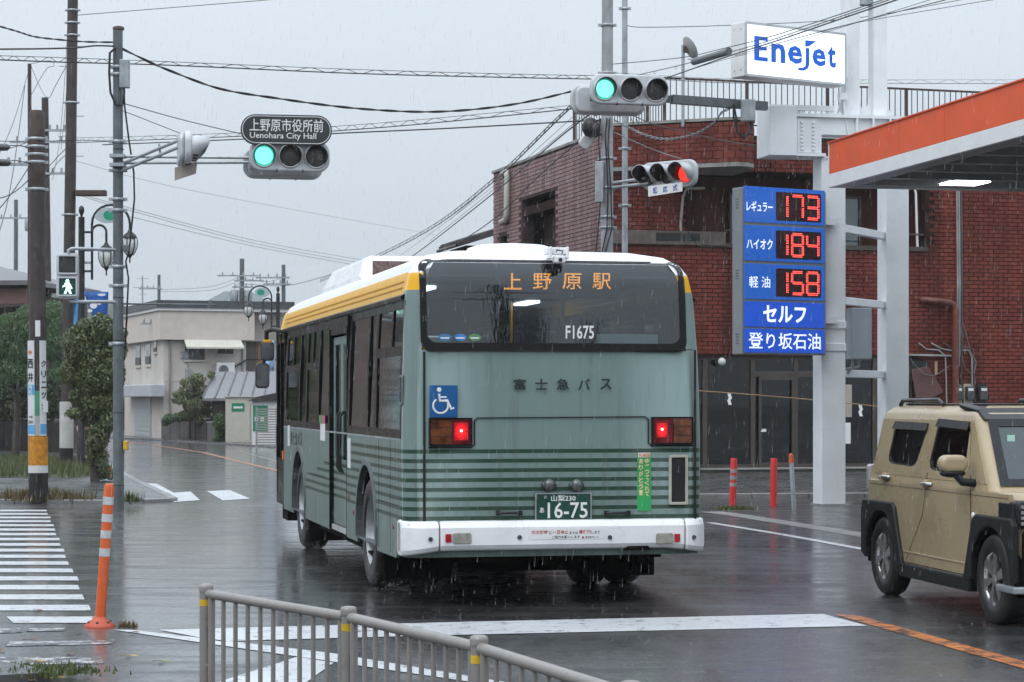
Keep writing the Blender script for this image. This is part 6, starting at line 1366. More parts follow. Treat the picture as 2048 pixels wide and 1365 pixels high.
while zz + .08 < pz1:
    s_ = -.12 * (row % 2); hgt = .16 if row in (1, 6) else .088
    while s_ < lens[-1]:
        a, c = along(max(0, s_) + .006), along(min(lens[-1], s_ + .24) - .006); d = (c - a)
        if d.length > .03:
            n = Vector((d.y, -d.x)).normalized() * .012; jb.prism([tuple(a + n), tuple(c + n), tuple(c - n * .3), tuple(a - n * .3)], 'z', zz + .005, min(zz + hgt - .006, pz1))
        s_ += .24
    zz += hgt; row += 1
tag(jb.build('parapet_brickwork', BRK, par_), kind='stuff')
# upper windows: recess, frames, panes
frm = mat('frame_bronze', (.075, .06, .05, 1), .4, .3, var=.1); curt = mat('curtain_pale', (.42, .46, .46, 1), .7, var=.06)
wf = MB(); wx1 = rf(1768, 440)[0]
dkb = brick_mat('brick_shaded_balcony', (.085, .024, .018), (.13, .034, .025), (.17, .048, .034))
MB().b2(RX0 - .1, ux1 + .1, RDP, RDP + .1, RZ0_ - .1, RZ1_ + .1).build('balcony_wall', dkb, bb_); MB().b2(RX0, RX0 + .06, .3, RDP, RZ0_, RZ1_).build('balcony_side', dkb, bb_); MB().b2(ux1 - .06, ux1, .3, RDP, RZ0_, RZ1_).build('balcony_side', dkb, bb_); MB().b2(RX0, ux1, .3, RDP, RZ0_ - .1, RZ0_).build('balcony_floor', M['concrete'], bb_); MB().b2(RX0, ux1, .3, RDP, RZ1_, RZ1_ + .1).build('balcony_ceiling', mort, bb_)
MB().b2(ux0 - .6, ux1 + .04, -.06, .28, RZ0_ - .10, RZ0_).build('window_sill', frm, bb_)
npane = 5; wxa = ux0 + .55
for k in range(npane):
    a = wxa + (wx1 - wxa) * k / npane; c = wxa + (wx1 - wxa) * (k + 1) / npane; w0, w1 = RZ0_ + .02, 6.25; yy_ = RDP - .12
    q = MB(); q.ring([(a, w0), (c, w0), (c, w1), (a, w1)], [(a + .05, w0 + .06), (c - .05, w0 + .06), (c - .05, w1 - .05), (a + .05, w1 - .05)], 'y', yy_, yy_ + .08); wn_ = q.build('window', frm, bb_)
    MB().b2(a + .05, c - .05, yy_ + .04, yy_ + .05, w0 + .06, w1 - .05).build('pane', glass('pane_dark', (.75, .78, .78)), wn_); MB().b2(a + .04, c - .04, yy_ + .07, yy_ + .09, w0 + .05, w1 - .04).build('curtain', curt, wn_)
MB().b2(ux0, ux1 - .02, .02, .06, RZ0_ + .26, RZ0_ + .30).build('guard_bar', frm, bb_)
MB().path([(ux1 - .28, .1, RZ1_), (ux1 - .2, .05, RZ1_ - .35), (ux1 - .17, .05, RZ0_ + .2), (ux1 - .16, .05, RZ0_)], .028, 7).build('white_hose', M['white'], bb_)
# ledge band and stains left of the windows
MB().b2(.02, ux0 - .04, -.10, -.0, 4.98, 5.28).build('ledge', mat('ledge_brown', (.15, .11, .095, 1), .6, var=.2, dirt=(.06, .05, .045, 1), dscale=2, streak=1), bb_, bev=.01)
for a, c in ((1.0, 1.55), (1.62, 2.0)): MB().b2(a, c, -.115, -.095, 5.07, 5.23).build('ledge_vent', M['black_metal'], bb_)
a = rf(1408, 377); q = MB(); p0 = rf(1362, 390); p1 = rf(1360, 470); q.path([(a[0], -.03, a[1]), (p0[0] + .1, -.06, a[1] - .02), (p0[0] + .02, -.06, p0[1] - .05), (p1[0], -.05, p1[1] + .3), (p1[0], -.04, p1[1])], .032, 7); q.build('corrugated_hose', mat('hose_beige', (.42, .38, .33, 1), .6, bump=.4, bscale=30), bb_)
# shop front
gls = glass('shop_glass', (.14, .155, .18), .75); sfm = mat('shop_frame', (.085, .07, .06, 1), .4, .3, var=.12)
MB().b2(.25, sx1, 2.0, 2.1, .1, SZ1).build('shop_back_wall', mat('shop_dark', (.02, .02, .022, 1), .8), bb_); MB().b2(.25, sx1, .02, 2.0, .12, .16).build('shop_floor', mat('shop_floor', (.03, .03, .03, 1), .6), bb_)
cols = [.27] + [rf(px, 850)[0] for px in (1412, 1508, 1594, 1680, 1752)] + [sx1 - .02]; ztr = rf(1550, 748)[1]
for i, (a, c) in enumerate(zip(cols, cols[1:])):
    fr = MB().ring([(a, SZ0), (c, SZ0), (c, SZ1), (a, SZ1)], [(a + .05, SZ0 + .08), (c - .05, SZ0 + .08), (c - .05, SZ1 - .05), (a + .05, SZ1 - .05)], 'y', .06, .15).build('shop_window', sfm, bb_)
    MB().b2(a + .05, c - .05, .10, .108, SZ0 + .08, SZ1 - .05).build('pane', gls, fr)
    if 2 <= i <= 4: MB().b2(a + .05, c - .05, .05, .15, ztr - .06, ztr + .06).build('transom', sfm, fr)
d0, d1 = rf(1519, 850)[0], rf(1590, 850)[0]
dr = MB().ring([(d0, SZ0), (d1, SZ0), (d1, ztr - .06), (d0, ztr - .06)], [(d0 + .06, SZ0 + .12), (d1 - .06, SZ0 + .12), (d1 - .06, ztr - .14), (d0 + .06, ztr - .14)], 'y', .02, .07).build('shop_door', sfm, bb_)
nx, nz = rf(1525, 861); MB().prism([(nx - .04, nz - .035), (nx + .09, nz - .035), (nx + .09, nz + .03), (nx - .0, nz + .03)], 'y', .005, .015).build('paper_notice', M['white'], dr)
MB().b2(.1, sx1 + .05, -.25, .0, -.0, .13).build('plinth', mat('plinth_dark', (.075, .07, .06, 1), .6, var=.3, scale=2, bump=.3, dirt=(.03, .035, .02, 1), dscale=2), bb_, bev=.01); MB().b2(.1, sx1 + .05, -.28, .05, .13, .17).build('plinth_edge', M['concrete'], bb_, bev=.008)
a = rf(1443, 722, -.1); MB().ball((a[0], -.12, a[1] - .02), .09, 12).build('globe_lamp', lampglass, bb_)
ix0, iz1 = rf(1690, 770, -.05); ix1, iz0 = rf(1703, 835, -.05); MB().b2(ix0, ix1, -.08, .0, iz0, iz1).build('mail_box', mat('mail_beige', (.42, .38, .32, 1), .5), bb_, bev=.01)
ix0, iz1 = rf(1689, 846, -.05); ix1, iz0 = rf(1701, 888, -.05); MB().b2(ix0, ix1, -.06, .0, iz0, iz1).build('white_panel', M['white'], bb_, bev=.005)
# hatch, pipes, conduits and meters on the right part of the face
MB().b2(hx0, hx1, -.03, .0, hz0, hz1).build('hatch_hole', M['black'], bb_); q = MB(); q.prism([(hx0 + .05, hz0 + .25), (hx1 - .02, hz1 - .12), (hx1 + .35, hz0 - .25), (hx0 + .2, hz0 - .55)], 'y', -.06, -.04); q.build('rusty_sheet', mat('sheet_rust', (.13, .06, .055, 1), .6, var=.2), bb_)
a = rf(1868, 725); MB().b2(a[0], a[0] + .06, -.05, 0, a[1] - .28, a[1] + .02).build('wood_batten', mat('batten', (.4, .28, .18, 1), .6), bb_)
pm = mat('downpipe_red', (.16, .045, .03, 1), .4, var=.2, dirt=(.25, .12, .1, 1), dscale=6)
a, c, e = rf(1843, 601), rf(1902, 606), rf(1905, 815); MB().path([(a[0], -.02, a[1]), (a[0] + .05, -.14, a[1]), (c[0] - .1, -.14, c[1] + .0), (c[0], -.14, c[1] - .06), (e[0], -.14, c[1] - .2), (e[0], -.14, .05)], .075, 12).build('downpipe', pm, bb_)
cg = mat('conduit_grey', (.35, .34, .34, 1), .45, var=.15); cd = mat('conduit_dark', (.09, .075, .075, 1), .5)
for i, (px, m_, yb_2) in enumerate(((1911, cg, 770), (1914.5, cg, 735), (1918, cd, 770))):
    a, c = rf(px, 300), rf(px + 1.5, yb_2); MB().path([(a[0], -.05 - .02 * i, 7.2), ((a[0] + c[0]) / 2 + .02, -.05 - .02 * i, 4.2), (c[0], -.05 - .02 * i, c[1] + .4), (c[0], -.05, c[1])], .022, 6).build('conduit', m_, bb_)
for (pts, m_) in (([(1835, 687), (1850, 699), (1875, 701), (1888, 712), (1890, 760), (1891, 815)], cg), ([(1860, 687), (1880, 698), (1900, 702), (1935, 701), (1941, 715), (1942, 775)], cg), ([(1884, 687), (1900, 697), (1930, 695), (1944, 700), (1946, 760), (1947, 812)], cd)):
    MB().path([(rf(*p)[0], -.06, rf(*p)[1]) for p in pts], .018, 6).build('conduit', m_, bb_)
for pts in ([(1920, 640), (1928, 670), (1936, 700), (1948, 725), (1945, 745), (1937, 748), (1925, 735), (1918, 700)], [(1815, 715), (1825, 730), (1845, 750), (1865, 752), (1895, 733)]):
    MB().path([(rf(*p)[0], -.10, rf(*p)[1]) for p in pts], .008, 5).build('loose_wire', M['cable_grey'], bb_)
a = rf(1812, 710); c = rf(1908, 712); MB().beam((a[0], -.06, a[1]), (c[0], -.06, c[1]), .05, .04).build('horizontal_pipe', cg, bb_)
me_ = mat('meter_grey', (.05, .055, .06, 1), .3, coat=.4); beige = mat('meter_board', (.5, .45, .32, 1), .6)
for (xa, xb, board) in ((1906, 1922, beige), (1926, 1945, beige), (1952, 1972, M['black'])):
    x0, z1 = rf(xa, 768); x1, z0 = rf(xb, 812); bo = MB().b2(x0, x1, -.03, -.008, z0, z1).build('meter_board', board, bb_)
    MB().b2(x0 + .03, x1 - .02, -.14, -.03, z0 + .12, z1 - .06).build('meter_case', me_, bo, bev=.02); MB().b2(x0 + .06, x1 - .05, -.145, -.138, z1 - .16, z1 - .10).build('meter_dial', M['white'], bo)
# left flank details: deep opening, downpipe, small window
MB().b2(.55, .6, ly0 - .02, ly1 + .02, 4.85, 6.55).build('opening_back', mat('opening_dark', (.05, .03, .028, 1), .8), bb_); MB().b2(.3, .34, ly0, ly0 + .9, 4.9, 5.9).build('balcony_pane', gls, bb_); MB().b2(.02, .45, ly0, ly1, 6.1, 6.3).build('opening_beam', mort, bb_)
MB().b2(.1, .2, 8.15, 8.75, 4.6, 5.75).build('small_window', gls, bb_)
MB().b2(.2, .26, 2.0, 5.0, .1, 2.3).build('side_shutter', M['galv'], bb_)
a, c = lf(1022, 344), lf(1015, 442); MB().path([(.0, a[0] + .5, a[1] - .08), (-.1, a[0] + .45, a[1]), (-.1, a[0] + .05, a[1]), (-.1, a[0], a[1] - .12), (-.1, a[0] + .05, c[1] + .15), (-.1, a[0] + .1, c[1] + .02), (-.08, a[0] + .6, c[1] - .02)], .075, 10).build('drain_pipe', mat('pipe_cream', (.55, .53, .47, 1), .5, var=.08), bb_)
# roof railing
rl = thing('roof_railing', 'dark metal railing along the brick building roof', 'railing', B0, BR); RZ = 7.5; RH = 1.02
rp_ = [(.55, 4.3), (1.1, -.35), (12.8, -.1)]; bal = None
for (a, c) in zip(rp_, rp_[1:]):
    a, c = Vector(a), Vector(c); L_ = (c - a).length; n = int(L_ / .135)
    MB().beam((*a, RZ + RH), (*c, RZ + RH), .05, .04).build('top_rail', M['rust'], rl); MB().beam((*a, RZ + .08), (*c, RZ + .08), .04, .03).build('bottom_rail', M['rust'], rl)
    for k in range(n + 1):
        p = a + (c - a) * k / n
        if bal is None: q = MB(); q.b2(-.008, .008, -.008, .008, -.02, RH); bal = q.build('baluster', M['black_metal'], rl); o = bal
        else: o = bal.copy(); SC.collection.objects.link(o)
        o.location = (p.x, p.y, RZ)
        if k % 14 == 0: q = MB(); q.b2(p.x - .03, p.x + .03, p.y - .03, p.y + .03, RZ - .1, RZ + RH); q.build('post', M['rust'], rl)
# dish on the roof
dp = P(1366, 240, 46.3); ds = thing('satellite_dish', 'round satellite dish on a mast above the brick parapet', 'dish', (dp.x, 46.3, 7.4))
zd = P(1375, 100, 46.3).z - 7.4
MB().tube((0, 0, 0), (0, 0, zd + .1), .035, n=8).build('mast', M['galv'], ds)
Md = Matrix.Rotation(R(20), 4, 'Z') @ Matrix.Rotation(R(62), 4, 'Y'); q = MB(); q.lathe([(.001, .0), (.12, .012), (.2, .035), (.26, .06), (.265, .062), (.26, .068), (.2, .043), (.12, .02), (.001, .008)], 24, (.1, -.05, zd), Md); q.build('reflector', mat('dish_grey', (.45, .45, .44, 1), .4), ds)
MB().path([(.1, -.05, zd - .2), (.35, -.2, zd - .28), (.45, -.22, zd - .15)], .015, 6).build('feed_arm', M['galv'], ds); MB().box((.05, 0, zd), (.1, .1, .12)).build('bracket', M['rust'], ds)
# rope with white paper strips in front of the shop
q = MB(); pts = [P(1395, 782, 42), P(1470, 787, 42), P(1580, 796, 42), P(1700, 807, 42), P(1830, 822, 42.5)]; q.path(pts, .011, 6); rope = q.build('straw_rope', mat('straw', (.36, .22, .10, 1), .7)); tag(rope, 'thin straw rope with paper strips stretched before the dark shop front', 'rope')
for px, py in ((1458, 797), (1720, 820)):
    o = P(px, py, 41.95); q = MB()
    for k in range(3): q.add([o + Vector((-.03 + .03 * (k % 2), -.01 * k, .09 - .07 * k)), o + Vector((.03 + .03 * (k % 2), -.01 * k, .09 - .07 * k)), o + Vector((.05 - .03 * (k % 2), -.01 * k - .01, .015 - .07 * k)), o + Vector((-.01 - .03 * (k % 2), -.01 * k - .01, .015 - .07 * k))], [(0, 1, 2, 3)])
    q.build('paper_strip', M['white'], rope)
# ---------------------------------------------------------------- old house roof between the bus and the brick building
oh = thing('old_house', 'old dark house with tiled roof left of the brick building', 'house', (P(985, 798, 62).x, 62, 0), R(14))
dk = mat('tile_dark', (.05, .045, .048, 1), .45, var=.3, scale=5); tm = mat('timber_dark', (.06, .045, .04, 1), .7, var=.2)
MB().b2(-.7, 3, .3, 2.4, 0, 6.0).build('wall', tm, oh)
q = MB(); q.prism([(-.95, 5.95), (3.6, 7.4), (3.6, 7.55), (-1.0, 6.1)], 'y', 0, 2.6); ro = q.build('roof', dk, oh)
for k in range(6): MB().tube((-.98, .2 + k * .43, 6.10), (3.6, .2 + k * .43, 7.55), .055, n=6).build('tile_row', dk, ro)
MB().tube((-1.02, 0, 5.98), (-1.02, 2.6, 5.98), .05, n=8).build('gutter', M['black_metal'], oh); MB().lathe([(.15, -.01), (.18, 0), (.15, .01), (.12, 0), (.15, -.01)], 14, (.55, -.05, 6.3), Matrix.Rotation(R(90), 4, 'X'), cap=False).build('wire_coil', M['galv'], oh)
# ---------------------------------------------------------------- beige building far left
QR = R(20); Q0 = G(327, 880); Q0 = Vector((Q0.x, Q0.y, 0)); bg_ = thing('beige_building', 'far beige two-storey building with cream awning and flat roof', 'building', Q0, QR)
qf = lambda px, py, y=0.0: onp(Q0, QR, px, py, y)
def ql(px, py, x=0.0):
    X_ = Vector((math.cos(QR), math.sin(QR), 0)); Y_ = Vector((-math.sin(QR), math.cos(QR), 0)); p = hit(px, py, Q0 + X_ * x, X_) - Q0; return p.dot(Y_), p.z
wallm = mat('stucco_beige', (.60, .555, .505, 1), .7, 0, var=.06, scale=1.5, bump=.2, bscale=40, dirt=(.48, .445, .40, 1), dscale=.9, streak=1); bandm = mat('band_beige', (.63, .565, .505, 1), .7, var=.05)
QW = qf(492, 700)[0]; QD = 9.0; zb1 = qf(330, 678)[1]; zt1 = qf(330, 622)[1]
wl_ = MB().b2(0, QW, 0, QD, 0, zb1).build('wall', wallm, bg_); MB().b2(QW, QW + 1.6, 1.4, QD, 0, zb1).build('wall', wallm, bg_)
MB().b2(-.22, QW + .3, -.28, QD, zb1 - .05, zt1).build('eaves_band', bandm, bg_, bev=.02); MB().b2(QW + .3, QW + 1.8, .9, QD, zb1 - .05, zt1 - .02).build('eaves_band', bandm, bg_, bev=.02)
MB().b2(-.3, QW + 1.9, -.36, QD, zt1, zt1 + .12).build('roof_edge', M['white'], bg_); MB().b2(-.36, QW + 1.95, -.42, QD, zt1 + .12, zt1 + .42).build('roof_rim', mat('roof_rim', (.07, .075, .085, 1), .5), bg_)
gd = mat('far_glass', (.10, .12, .13, 1), .15, 0, coat=.4)
def fwin(pxa, pya, pxb, pyb, n=2):
    a, c = qf(pxa, pyb), qf(pxb, pya); w = MB().ring([(a[0], a[1]), (c[0], a[1]), (c[0], c[1]), (a[0], c[1])], [(a[0] + .05, a[1] + .05), (c[0] - .05, a[1] + .05), (c[0] - .05, c[1] - .05), (a[0] + .05, c[1] - .05)], 'y', -.04, .03).build('window', frm, bg_)
    MB().b2(a[0] - .06, c[0] + .06, -.09, .0, a[1] - .08, a[1]).build('sill', wallm, w)
    for k in range(n): MB().b2(a[0] + .05 + (c[0] - a[0] - .1) * k / n + .012, a[0] + .05 + (c[0] - a[0] - .1) * (k + 1) / n - .012, -.025, -.01, a[1] + .05, c[1] - .05).build('pane', gd, w)
fwin(370, 693, 409, 720); fwin(436, 690, 466, 708)
for (pxa, pya, pxb, pyb) in ((273, 693, 282, 731), (293, 690, 302, 729), (309, 684, 314, 704)):
    a, c = ql(pxb, pyb), ql(pxa, pya); w = MB().b2(-.03, .02, a[0], c[0], a[1], c[1]).build('window', gd, bg_); MB().b2(-.06, .0, a[0] - .06, c[0] + .06, a[1] - .1, a[1]).build('sill', wallm, w); MB().b2(-.06, -.03, a[0], c[0], a[1], a[1] + (c[1] - a[1]) * .4).build('guard', M['black_metal'], w)
aw = mat('awning_cream', (.62, .60, .52, 1), .6, var=.05); a, c = qf(366, 672), qf(478, 672); z2 = qf(366, 695, -.7)[1]
q = MB(); q.add([(a[0], -.02, a[1]), (c[0], -.02, a[1]), (c[0] + .05, -.75, z2 + .02), (a[0] - .0, -.75, z2 + .02), (a[0], -.02, a[1] - .06), (c[0], -.02, a[1] - .06), (c[0] + .05, -.75, z2 - .05), (a[0], -.75, z2 - .05)], [(0, 1, 2, 3), (3, 2, 6, 7), (0, 3, 7, 4), (1, 5, 6, 2), (4, 7, 6, 5)]); q.build('awning', aw, bg_)
a, c = ql(303, 868), ql(271, 797); sh = MB().b2(-.04, .02, a[0], c[0], .05, c[1]).build('shutter', mat('shutter_grey', (.42, .44, .46, 1), .5), bg_)
for k in range(9): MB().b2(-.055, -.04, a[0], c[0], .1 + k * .2, .12 + k * .2).build('shutter_slat', M['galv'], sh)
a = ql(330, 790); c = ql(262, 800); MB().b2(-.6, .0, a[0], c[0], 1.75, 2.25).build('shop_awning', mat('awning_grey', (.48, .5, .53, 1), .5), bg_, bev=.03)
MB().b2(QW + .05, QW + .75, 1.35, 1.45, 2.6, 4.4).build('door', mat('door_brown', (.16, .13, .11, 1), .6), bg_); MB().b2(QW + .8, QW + 1.05, 1.3, 1.42, 2.6, 4.5).build('door_post', mat('post_tan', (.4, .22, .12, 1), .6), bg_)
q = MB(); q.beam((qf(445, 745)[0], -.1, qf(445, 748)[1]), (QW, -.1, qf(490, 720)[1] + .0), .06, .06); q.beam((QW, -.1, qf(490, 720)[1]), (QW + 1.5, -.1, qf(490, 720)[1]), .06, .06); q.build('stair_rail', M['black_metal'], bg_)
MB().b2(QW - .1, QW + 1.6, -.1, 1.4, 2.45, 2.6).build('landing', M['concrete'], bg_)
for x in (.25, QW - .15): MB().path([(x, -.06, zb1 - .05), (x, -.06, .1)], .04, 8).build('downpipe', M['concrete'], bg_)
ax = qf(420, 0)[0]; acu = MB().b2(QW * .62, QW * .62 + .75, -.38, -.06, 2.55, 3.15).build('air_conditioner', M['white'], bg_, bev=.03); MB().lathe([(.2, 0), (.2, .02)], 18, (QW * .62 + .28, -.385, 2.85), Matrix.Rotation(R(90), 4, 'X')).build('fan_grille', M['pole_grey'], acu)
MB().path([(QW * .62 + .7, -.1, 2.6), (QW * .62 + .85, -.06, 2.3), (QW * .62 + .85, -.06, .3)], .03, 7).build('refrigerant_pipe', M['concrete'], bg_)
MB().b2(.9, 1.15, -.06, 0, 2.5, 2.9).build('electric_meter', M['galv'], bg_, bev=.02); MB().path([(1.0, -.05, 2.9), (1.0, -.05, zb1)], .02, 6).build('conduit', M['galv'], bg_)
MB().b2(QW * .2, QW * .2 + .3, -.05, 0, 3.3, 3.6).build('vent_hood', M['galv'], bg_, bev=.02); MB().b2(.02, QW, -.02, .0, 2.38, 2.44).build('string_course', bandm, bg_)
gr = thing('grey_roof_house', 'grey hipped roof rising behind the beige building', 'house', (P(478, 798, 128).x, 128, 0), R(10)); zr0, zr1 = P(478, 622, 128).z, P(478, 592, 128).z
MB().b2(-2.6, 2.6, 0, 6, 0, zr0).build('wall', wallm, gr); q = MB(); q.add([(-2.9, -.3, zr0), (2.9, -.3, zr0), (2.9, 6.3, zr0), (-2.9, 6.3, zr0), (-.7, 3, zr1 + .4), (.8, 3, zr1 + .4)], [(0, 1, 5, 4), (1, 2, 5), (2, 3, 4, 5), (3, 0, 4), (3, 2, 1, 0)]); q.build('roof', mat('roof_greygreen', (.14, .165, .17, 1), .55, var=.1), gr)
# shed with standing seam roof, cabinets, louvre screen
SR = R(4); S0 = P(452, 798, 86); S0.z = 0; sd = thing('wooden_shed', 'dark wooden shed with mauve metal seam roof behind the cabinets', 'shed', S0, SR); z0s, z1s = P(470, 797, 86).z, P(470, 750, 90).z
MB().b2(-.55, 2.6, .2, 3.4, 0, z0s).build('wall', tm, sd); q = MB(); q.add([(-.9, -.2, z0s - .1), (2.9, -.2, z0s - .1), (2.9, 1.9, z1s), (-.55, 1.9, z1s), (-.9, -.2, z0s), (2.9, -.2, z0s), (2.9, 1.9, z1s + .1), (-.55, 1.9, z1s + .1), (-.9, 4, z0s), (2.9, 4, z0s)], [(0, 1, 5, 4), (4, 5, 6, 7), (7, 6, 9, 8), (0, 4, 7, 3), (8, 9, 1, 0)])
rfm = mat('roof_mauve', (.24, .235, .25, 1), .4, .2, var=.08); so_ = q.build('roof', rfm, sd)
for k in range(9): f = k / 8; MB().beam((-.9 + 3.8 * f, -.21, z0s + .02), (-.55 + 3.45 * f, 1.9, z1s + .12), .05, .05).build('roof_seam', M['pole_grey'], so_)
cabm = mat('cabinet_cream', (.55, .53, .46, 1), .55, var=.05, dirt=(.4, .37, .32, 1), dscale=1.5, streak=1); grn = mat('panel_green', (.015, .24, .12, 1), .5)
c0 = G(487, 887); cw = thing('storage_cabinet', 'cream storage cabinet with small green plate beside the road', 'cabinet', c0, R(4)); zc = P(487, 795, c0.y).z; wc_ = 36 / 4400 * c0.y
MB().b2(-wc_, wc_, 0, 1.1, 0, zc).build('body', cabm, cw, bev=.02); MB().b2(-wc_ - .05, wc_ + .05, -.06, 1.15, zc, zc + .05).build('lid', cabm, cw); MB().b2(-wc_ * .65, wc_ * .05, -.02, 0, zc - .52, zc - .22).build('plate', grn, cw); MB().b2(-wc_ * .55, -wc_ * .05, -.024, -.018, zc - .42, zc - .34).build('plate_print', M['white'], cw); MB().b2(.25, .262, -.012, .0, .1, zc - .1).build('door_gap', M['pole_grey'], cw)
c1 = G(530, 893); cw2 = thing('green_panel_hut', 'white hut with large green panel beside the bus front', 'hut', c1, R(4)); zc = P(530, 800, c1.y).z
MB().b2(-.45, .7, 0, 1.0, 0, zc).build('body', M['white'], cw2, bev=.02); MB().prism([(-.62, zc - .05), (.9, zc - .02), (.9, zc + .35), (-.3, zc + .1)], 'y', -.15, 1.1).build('roof', dk, cw2); MB().b2(-.42, .1, -.02, 0, zc - 1.1, zc - .2).build('panel', grn, cw2)
for k in range(2): MB().b2(-.36 + k * .2, -.24 + k * .2, -.025, -.018, zc - .75, zc - .6).build('panel_print', M['white'], cw2)
c2 = G(533, 899); lvs = thing('louvre_screen', 'weathered horizontal louvre screen in front of the green panel hut', 'screen', c2, R(4)); zc = P(533, 815, c2.y).z; lw = 20 / 4400 * c2.y
for s in (-1, 1): MB().b2(s * lw - .03, s * lw + .03, 0, .06, 0, zc).build('post', M['galv'], lvs)
for k in range(15): MB().b2(-lw, lw, -.03, .0, .12 + k * (zc - .12) / 15, .12 + (k + .55) * (zc - .12) / 15).build('slat', mat('slat_grey', (.33, .31, .29, 1), .6) if k == 0 else bpy.data.materials['slat_grey'], lvs)
# low concrete walls before the beige building, left boundary wall, left house
def low_wall(name, label, pa, pb, py_top, m, n=3):
    a, c = G(*pa), G(*pb); h = CH + (HZ - py_top) / FPX * a.y; t = thing(name, label, 'wall', (a.x, a.y, 0), math.atan2(c.y - a.y, c.x - a.x)); L_ = (c - a).length
    for k in range(n): MB().b2(L_ * k / n + .01, L_ * (k + 1) / n - .01, 0, .15, 0, h - .06 * (k % 2)).build('wall_panel', m, t, bev=.01)
    MB().b2(-.02, L_ + .02, -.02, .17, h, h + .05).build('coping', M['concrete'], t)
cwm = mat('block_grey', (.12, .115, .115, 1), .65, var=.2, scale=2, dirt=(.05, .05, .05, 1), dscale=1.5, streak=1)
low_wall('block_wall', 'low grey block wall below the beige building', (322, 880), (378, 881), 840, cwm); low_wall('block_wall', 'dark low wall section beside the young tree', (381, 881), (412, 883), 838, mat('wall_dark', (.06, .05, .048, 1), .7, var=.2)); low_wall('block_wall', 'low wall section next to the cream cabinet', (414, 884), (448, 886), 846, cwm, 2)
low_wall('boundary_wall', 'long dark boundary wall behind the left verge', (-60, 902), (124, 908), 838, mat('wall_black', (.045, .042, .042, 1), .7, var=.25, scale=2, dirt=(.02, .02, .02, 1), dscale=1.2, streak=1), 8)
hl0 = P(-40, 798, 72); lh = thing('tiled_house', 'dark tiled roof corner of a house at the left edge', 'house', (hl0.x, 72, 0), R(-8)); zt_l, ze = P(0, 540, 72).z, P(62, 562, 72).z
MB().b2(-4, 1.25, .8, 7, 0, ze - .4).build('wall', mat('house_wall', (.10, .07, .065, 1), .8, var=.15), lh); q = MB(); q.add([(-5, -.1, ze), (1.75, -.1, ze), (1.75, 7, ze), (-5, 7, ze), (-5, 3.4, zt_l + .45), (-1.2, 3.4, zt_l + .45), (-5, -.1, ze - .15), (1.75, -.1, ze - .15), (1.75, 7, ze - .15)], [(0, 1, 5, 4), (1, 2, 5), (2, 3, 4, 5), (6, 7, 1, 0), (7, 8, 2, 1), (6, 8, 7)]); q.build('roof', mat('tile_wet', (.16, .155, .165, 1), .4, var=.2), lh)
MB().b2(-4, 1.5, .2, .8, ze - .75, ze - .25).build('eave_board', mat('eave_red', (.2, .11, .10, 1), .7), lh); MB().beam((-4, -.2, ze - 1.1), (1.6, -.2, ze - .8), .1, .1).build('beam', tm, lh)
# ================================================================ vegetation
def leaves(b, blobs, n, size, flat=.5, rnd=random):
    tot = sum(r[0] * r[1] * r[2] for _, r in blobs)
    for c, r in blobs:
        for _ in range(int(n * r[0] * r[1] * r[2] / tot)):
            while True:
                d = Vector((rnd.uniform(-1, 1), rnd.uniform(-1, 1), rnd.uniform(-1, 1)))
                if .15 < d.length < 1: break
            d = d * (d.length ** -.45)
            p = Vector(c) + Vector((d.x * r[0], d.y * r[1], d.z * r[2])); s = size * rnd.uniform(.55, 1.25)
            nrm = (d.normalized() * .7 + Vector((rnd.gauss(0, .6), rnd.gauss(0, .6), rnd.gauss(.5, .6)))).normalized(); u = nrm.orthogonal().normalized(); a = rnd.uniform(0, 6.28); v = nrm.cross(u); u, v = u * math.cos(a) + v * math.sin(a), v * math.cos(a) - u * math.sin(a)
            b.add([p - u * s, p - v * s * flat + nrm * s * .1, p + u * s, p + v * s * flat + nrm * s * .1], [(0, 1, 2, 3)])
    return b
def tree(name, label, base, trunk, blobs, n, size, fm, group=None, bark=None, cat='tree', flat=.5):
    t = thing(name, label, cat, base, 0, group)
    if trunk:
        q = MB(); q.path([p for p, _ in trunk], .05, 9, rs=[r for _, r in trunk]); tr = q.build('trunk', bark or M['bark'], t)
        for c, r in blobs[::2]:
            s_ = trunk[-1][0]; s_ = Vector(trunk[len(trunk) // 2][0]).lerp(Vector(s_), random.random()); e = Vector(c); MB().path([s_, s_.lerp(e, .5) + Vector((0, 0, .05)), e], .02, 6, rs=[trunk[-1][1] * .8, trunk[-1][1] * .5, .006]).build('limb', bark or M['bark'], tr)
    tag(leaves(MB(), blobs, n, size, flat).build('crown', fm, t, fixn=False), kind=None); return t
M['bark'] = mat('bark', (.055, .045, .036, 1), .7, var=.3, scale=12, bump=.6, bscale=30)
f_shaded = foliage('leaf_shaded', (0.020, 0.038, 0.016), (0.047, 0.081, 0.032), (0.095, 0.121, 0.047)); f_mid = foliage('leaf_mid', (0.047, 0.095, 0.041), (0.101, 0.182, 0.081), (0.189, 0.284, 0.135)); f_light = foliage('leaf_light', (0.068, 0.101, 0.041), (0.135, 0.176, 0.074), (0.257, 0.284, 0.135)); f_olive = foliage('leaf_olive', (0.041, 0.061, 0.024), (0.101, 0.135, 0.054), (0.203, 0.223, 0.095))
tb_ = G(190, 964, .05); sc_ = FPX / tb_.y
def rel(px, py, dy=0.0): return ((px - 190) / sc_, dy, CH + (HZ - py) / sc_ - .05)
rr_ = random.Random(3); bl_ = []
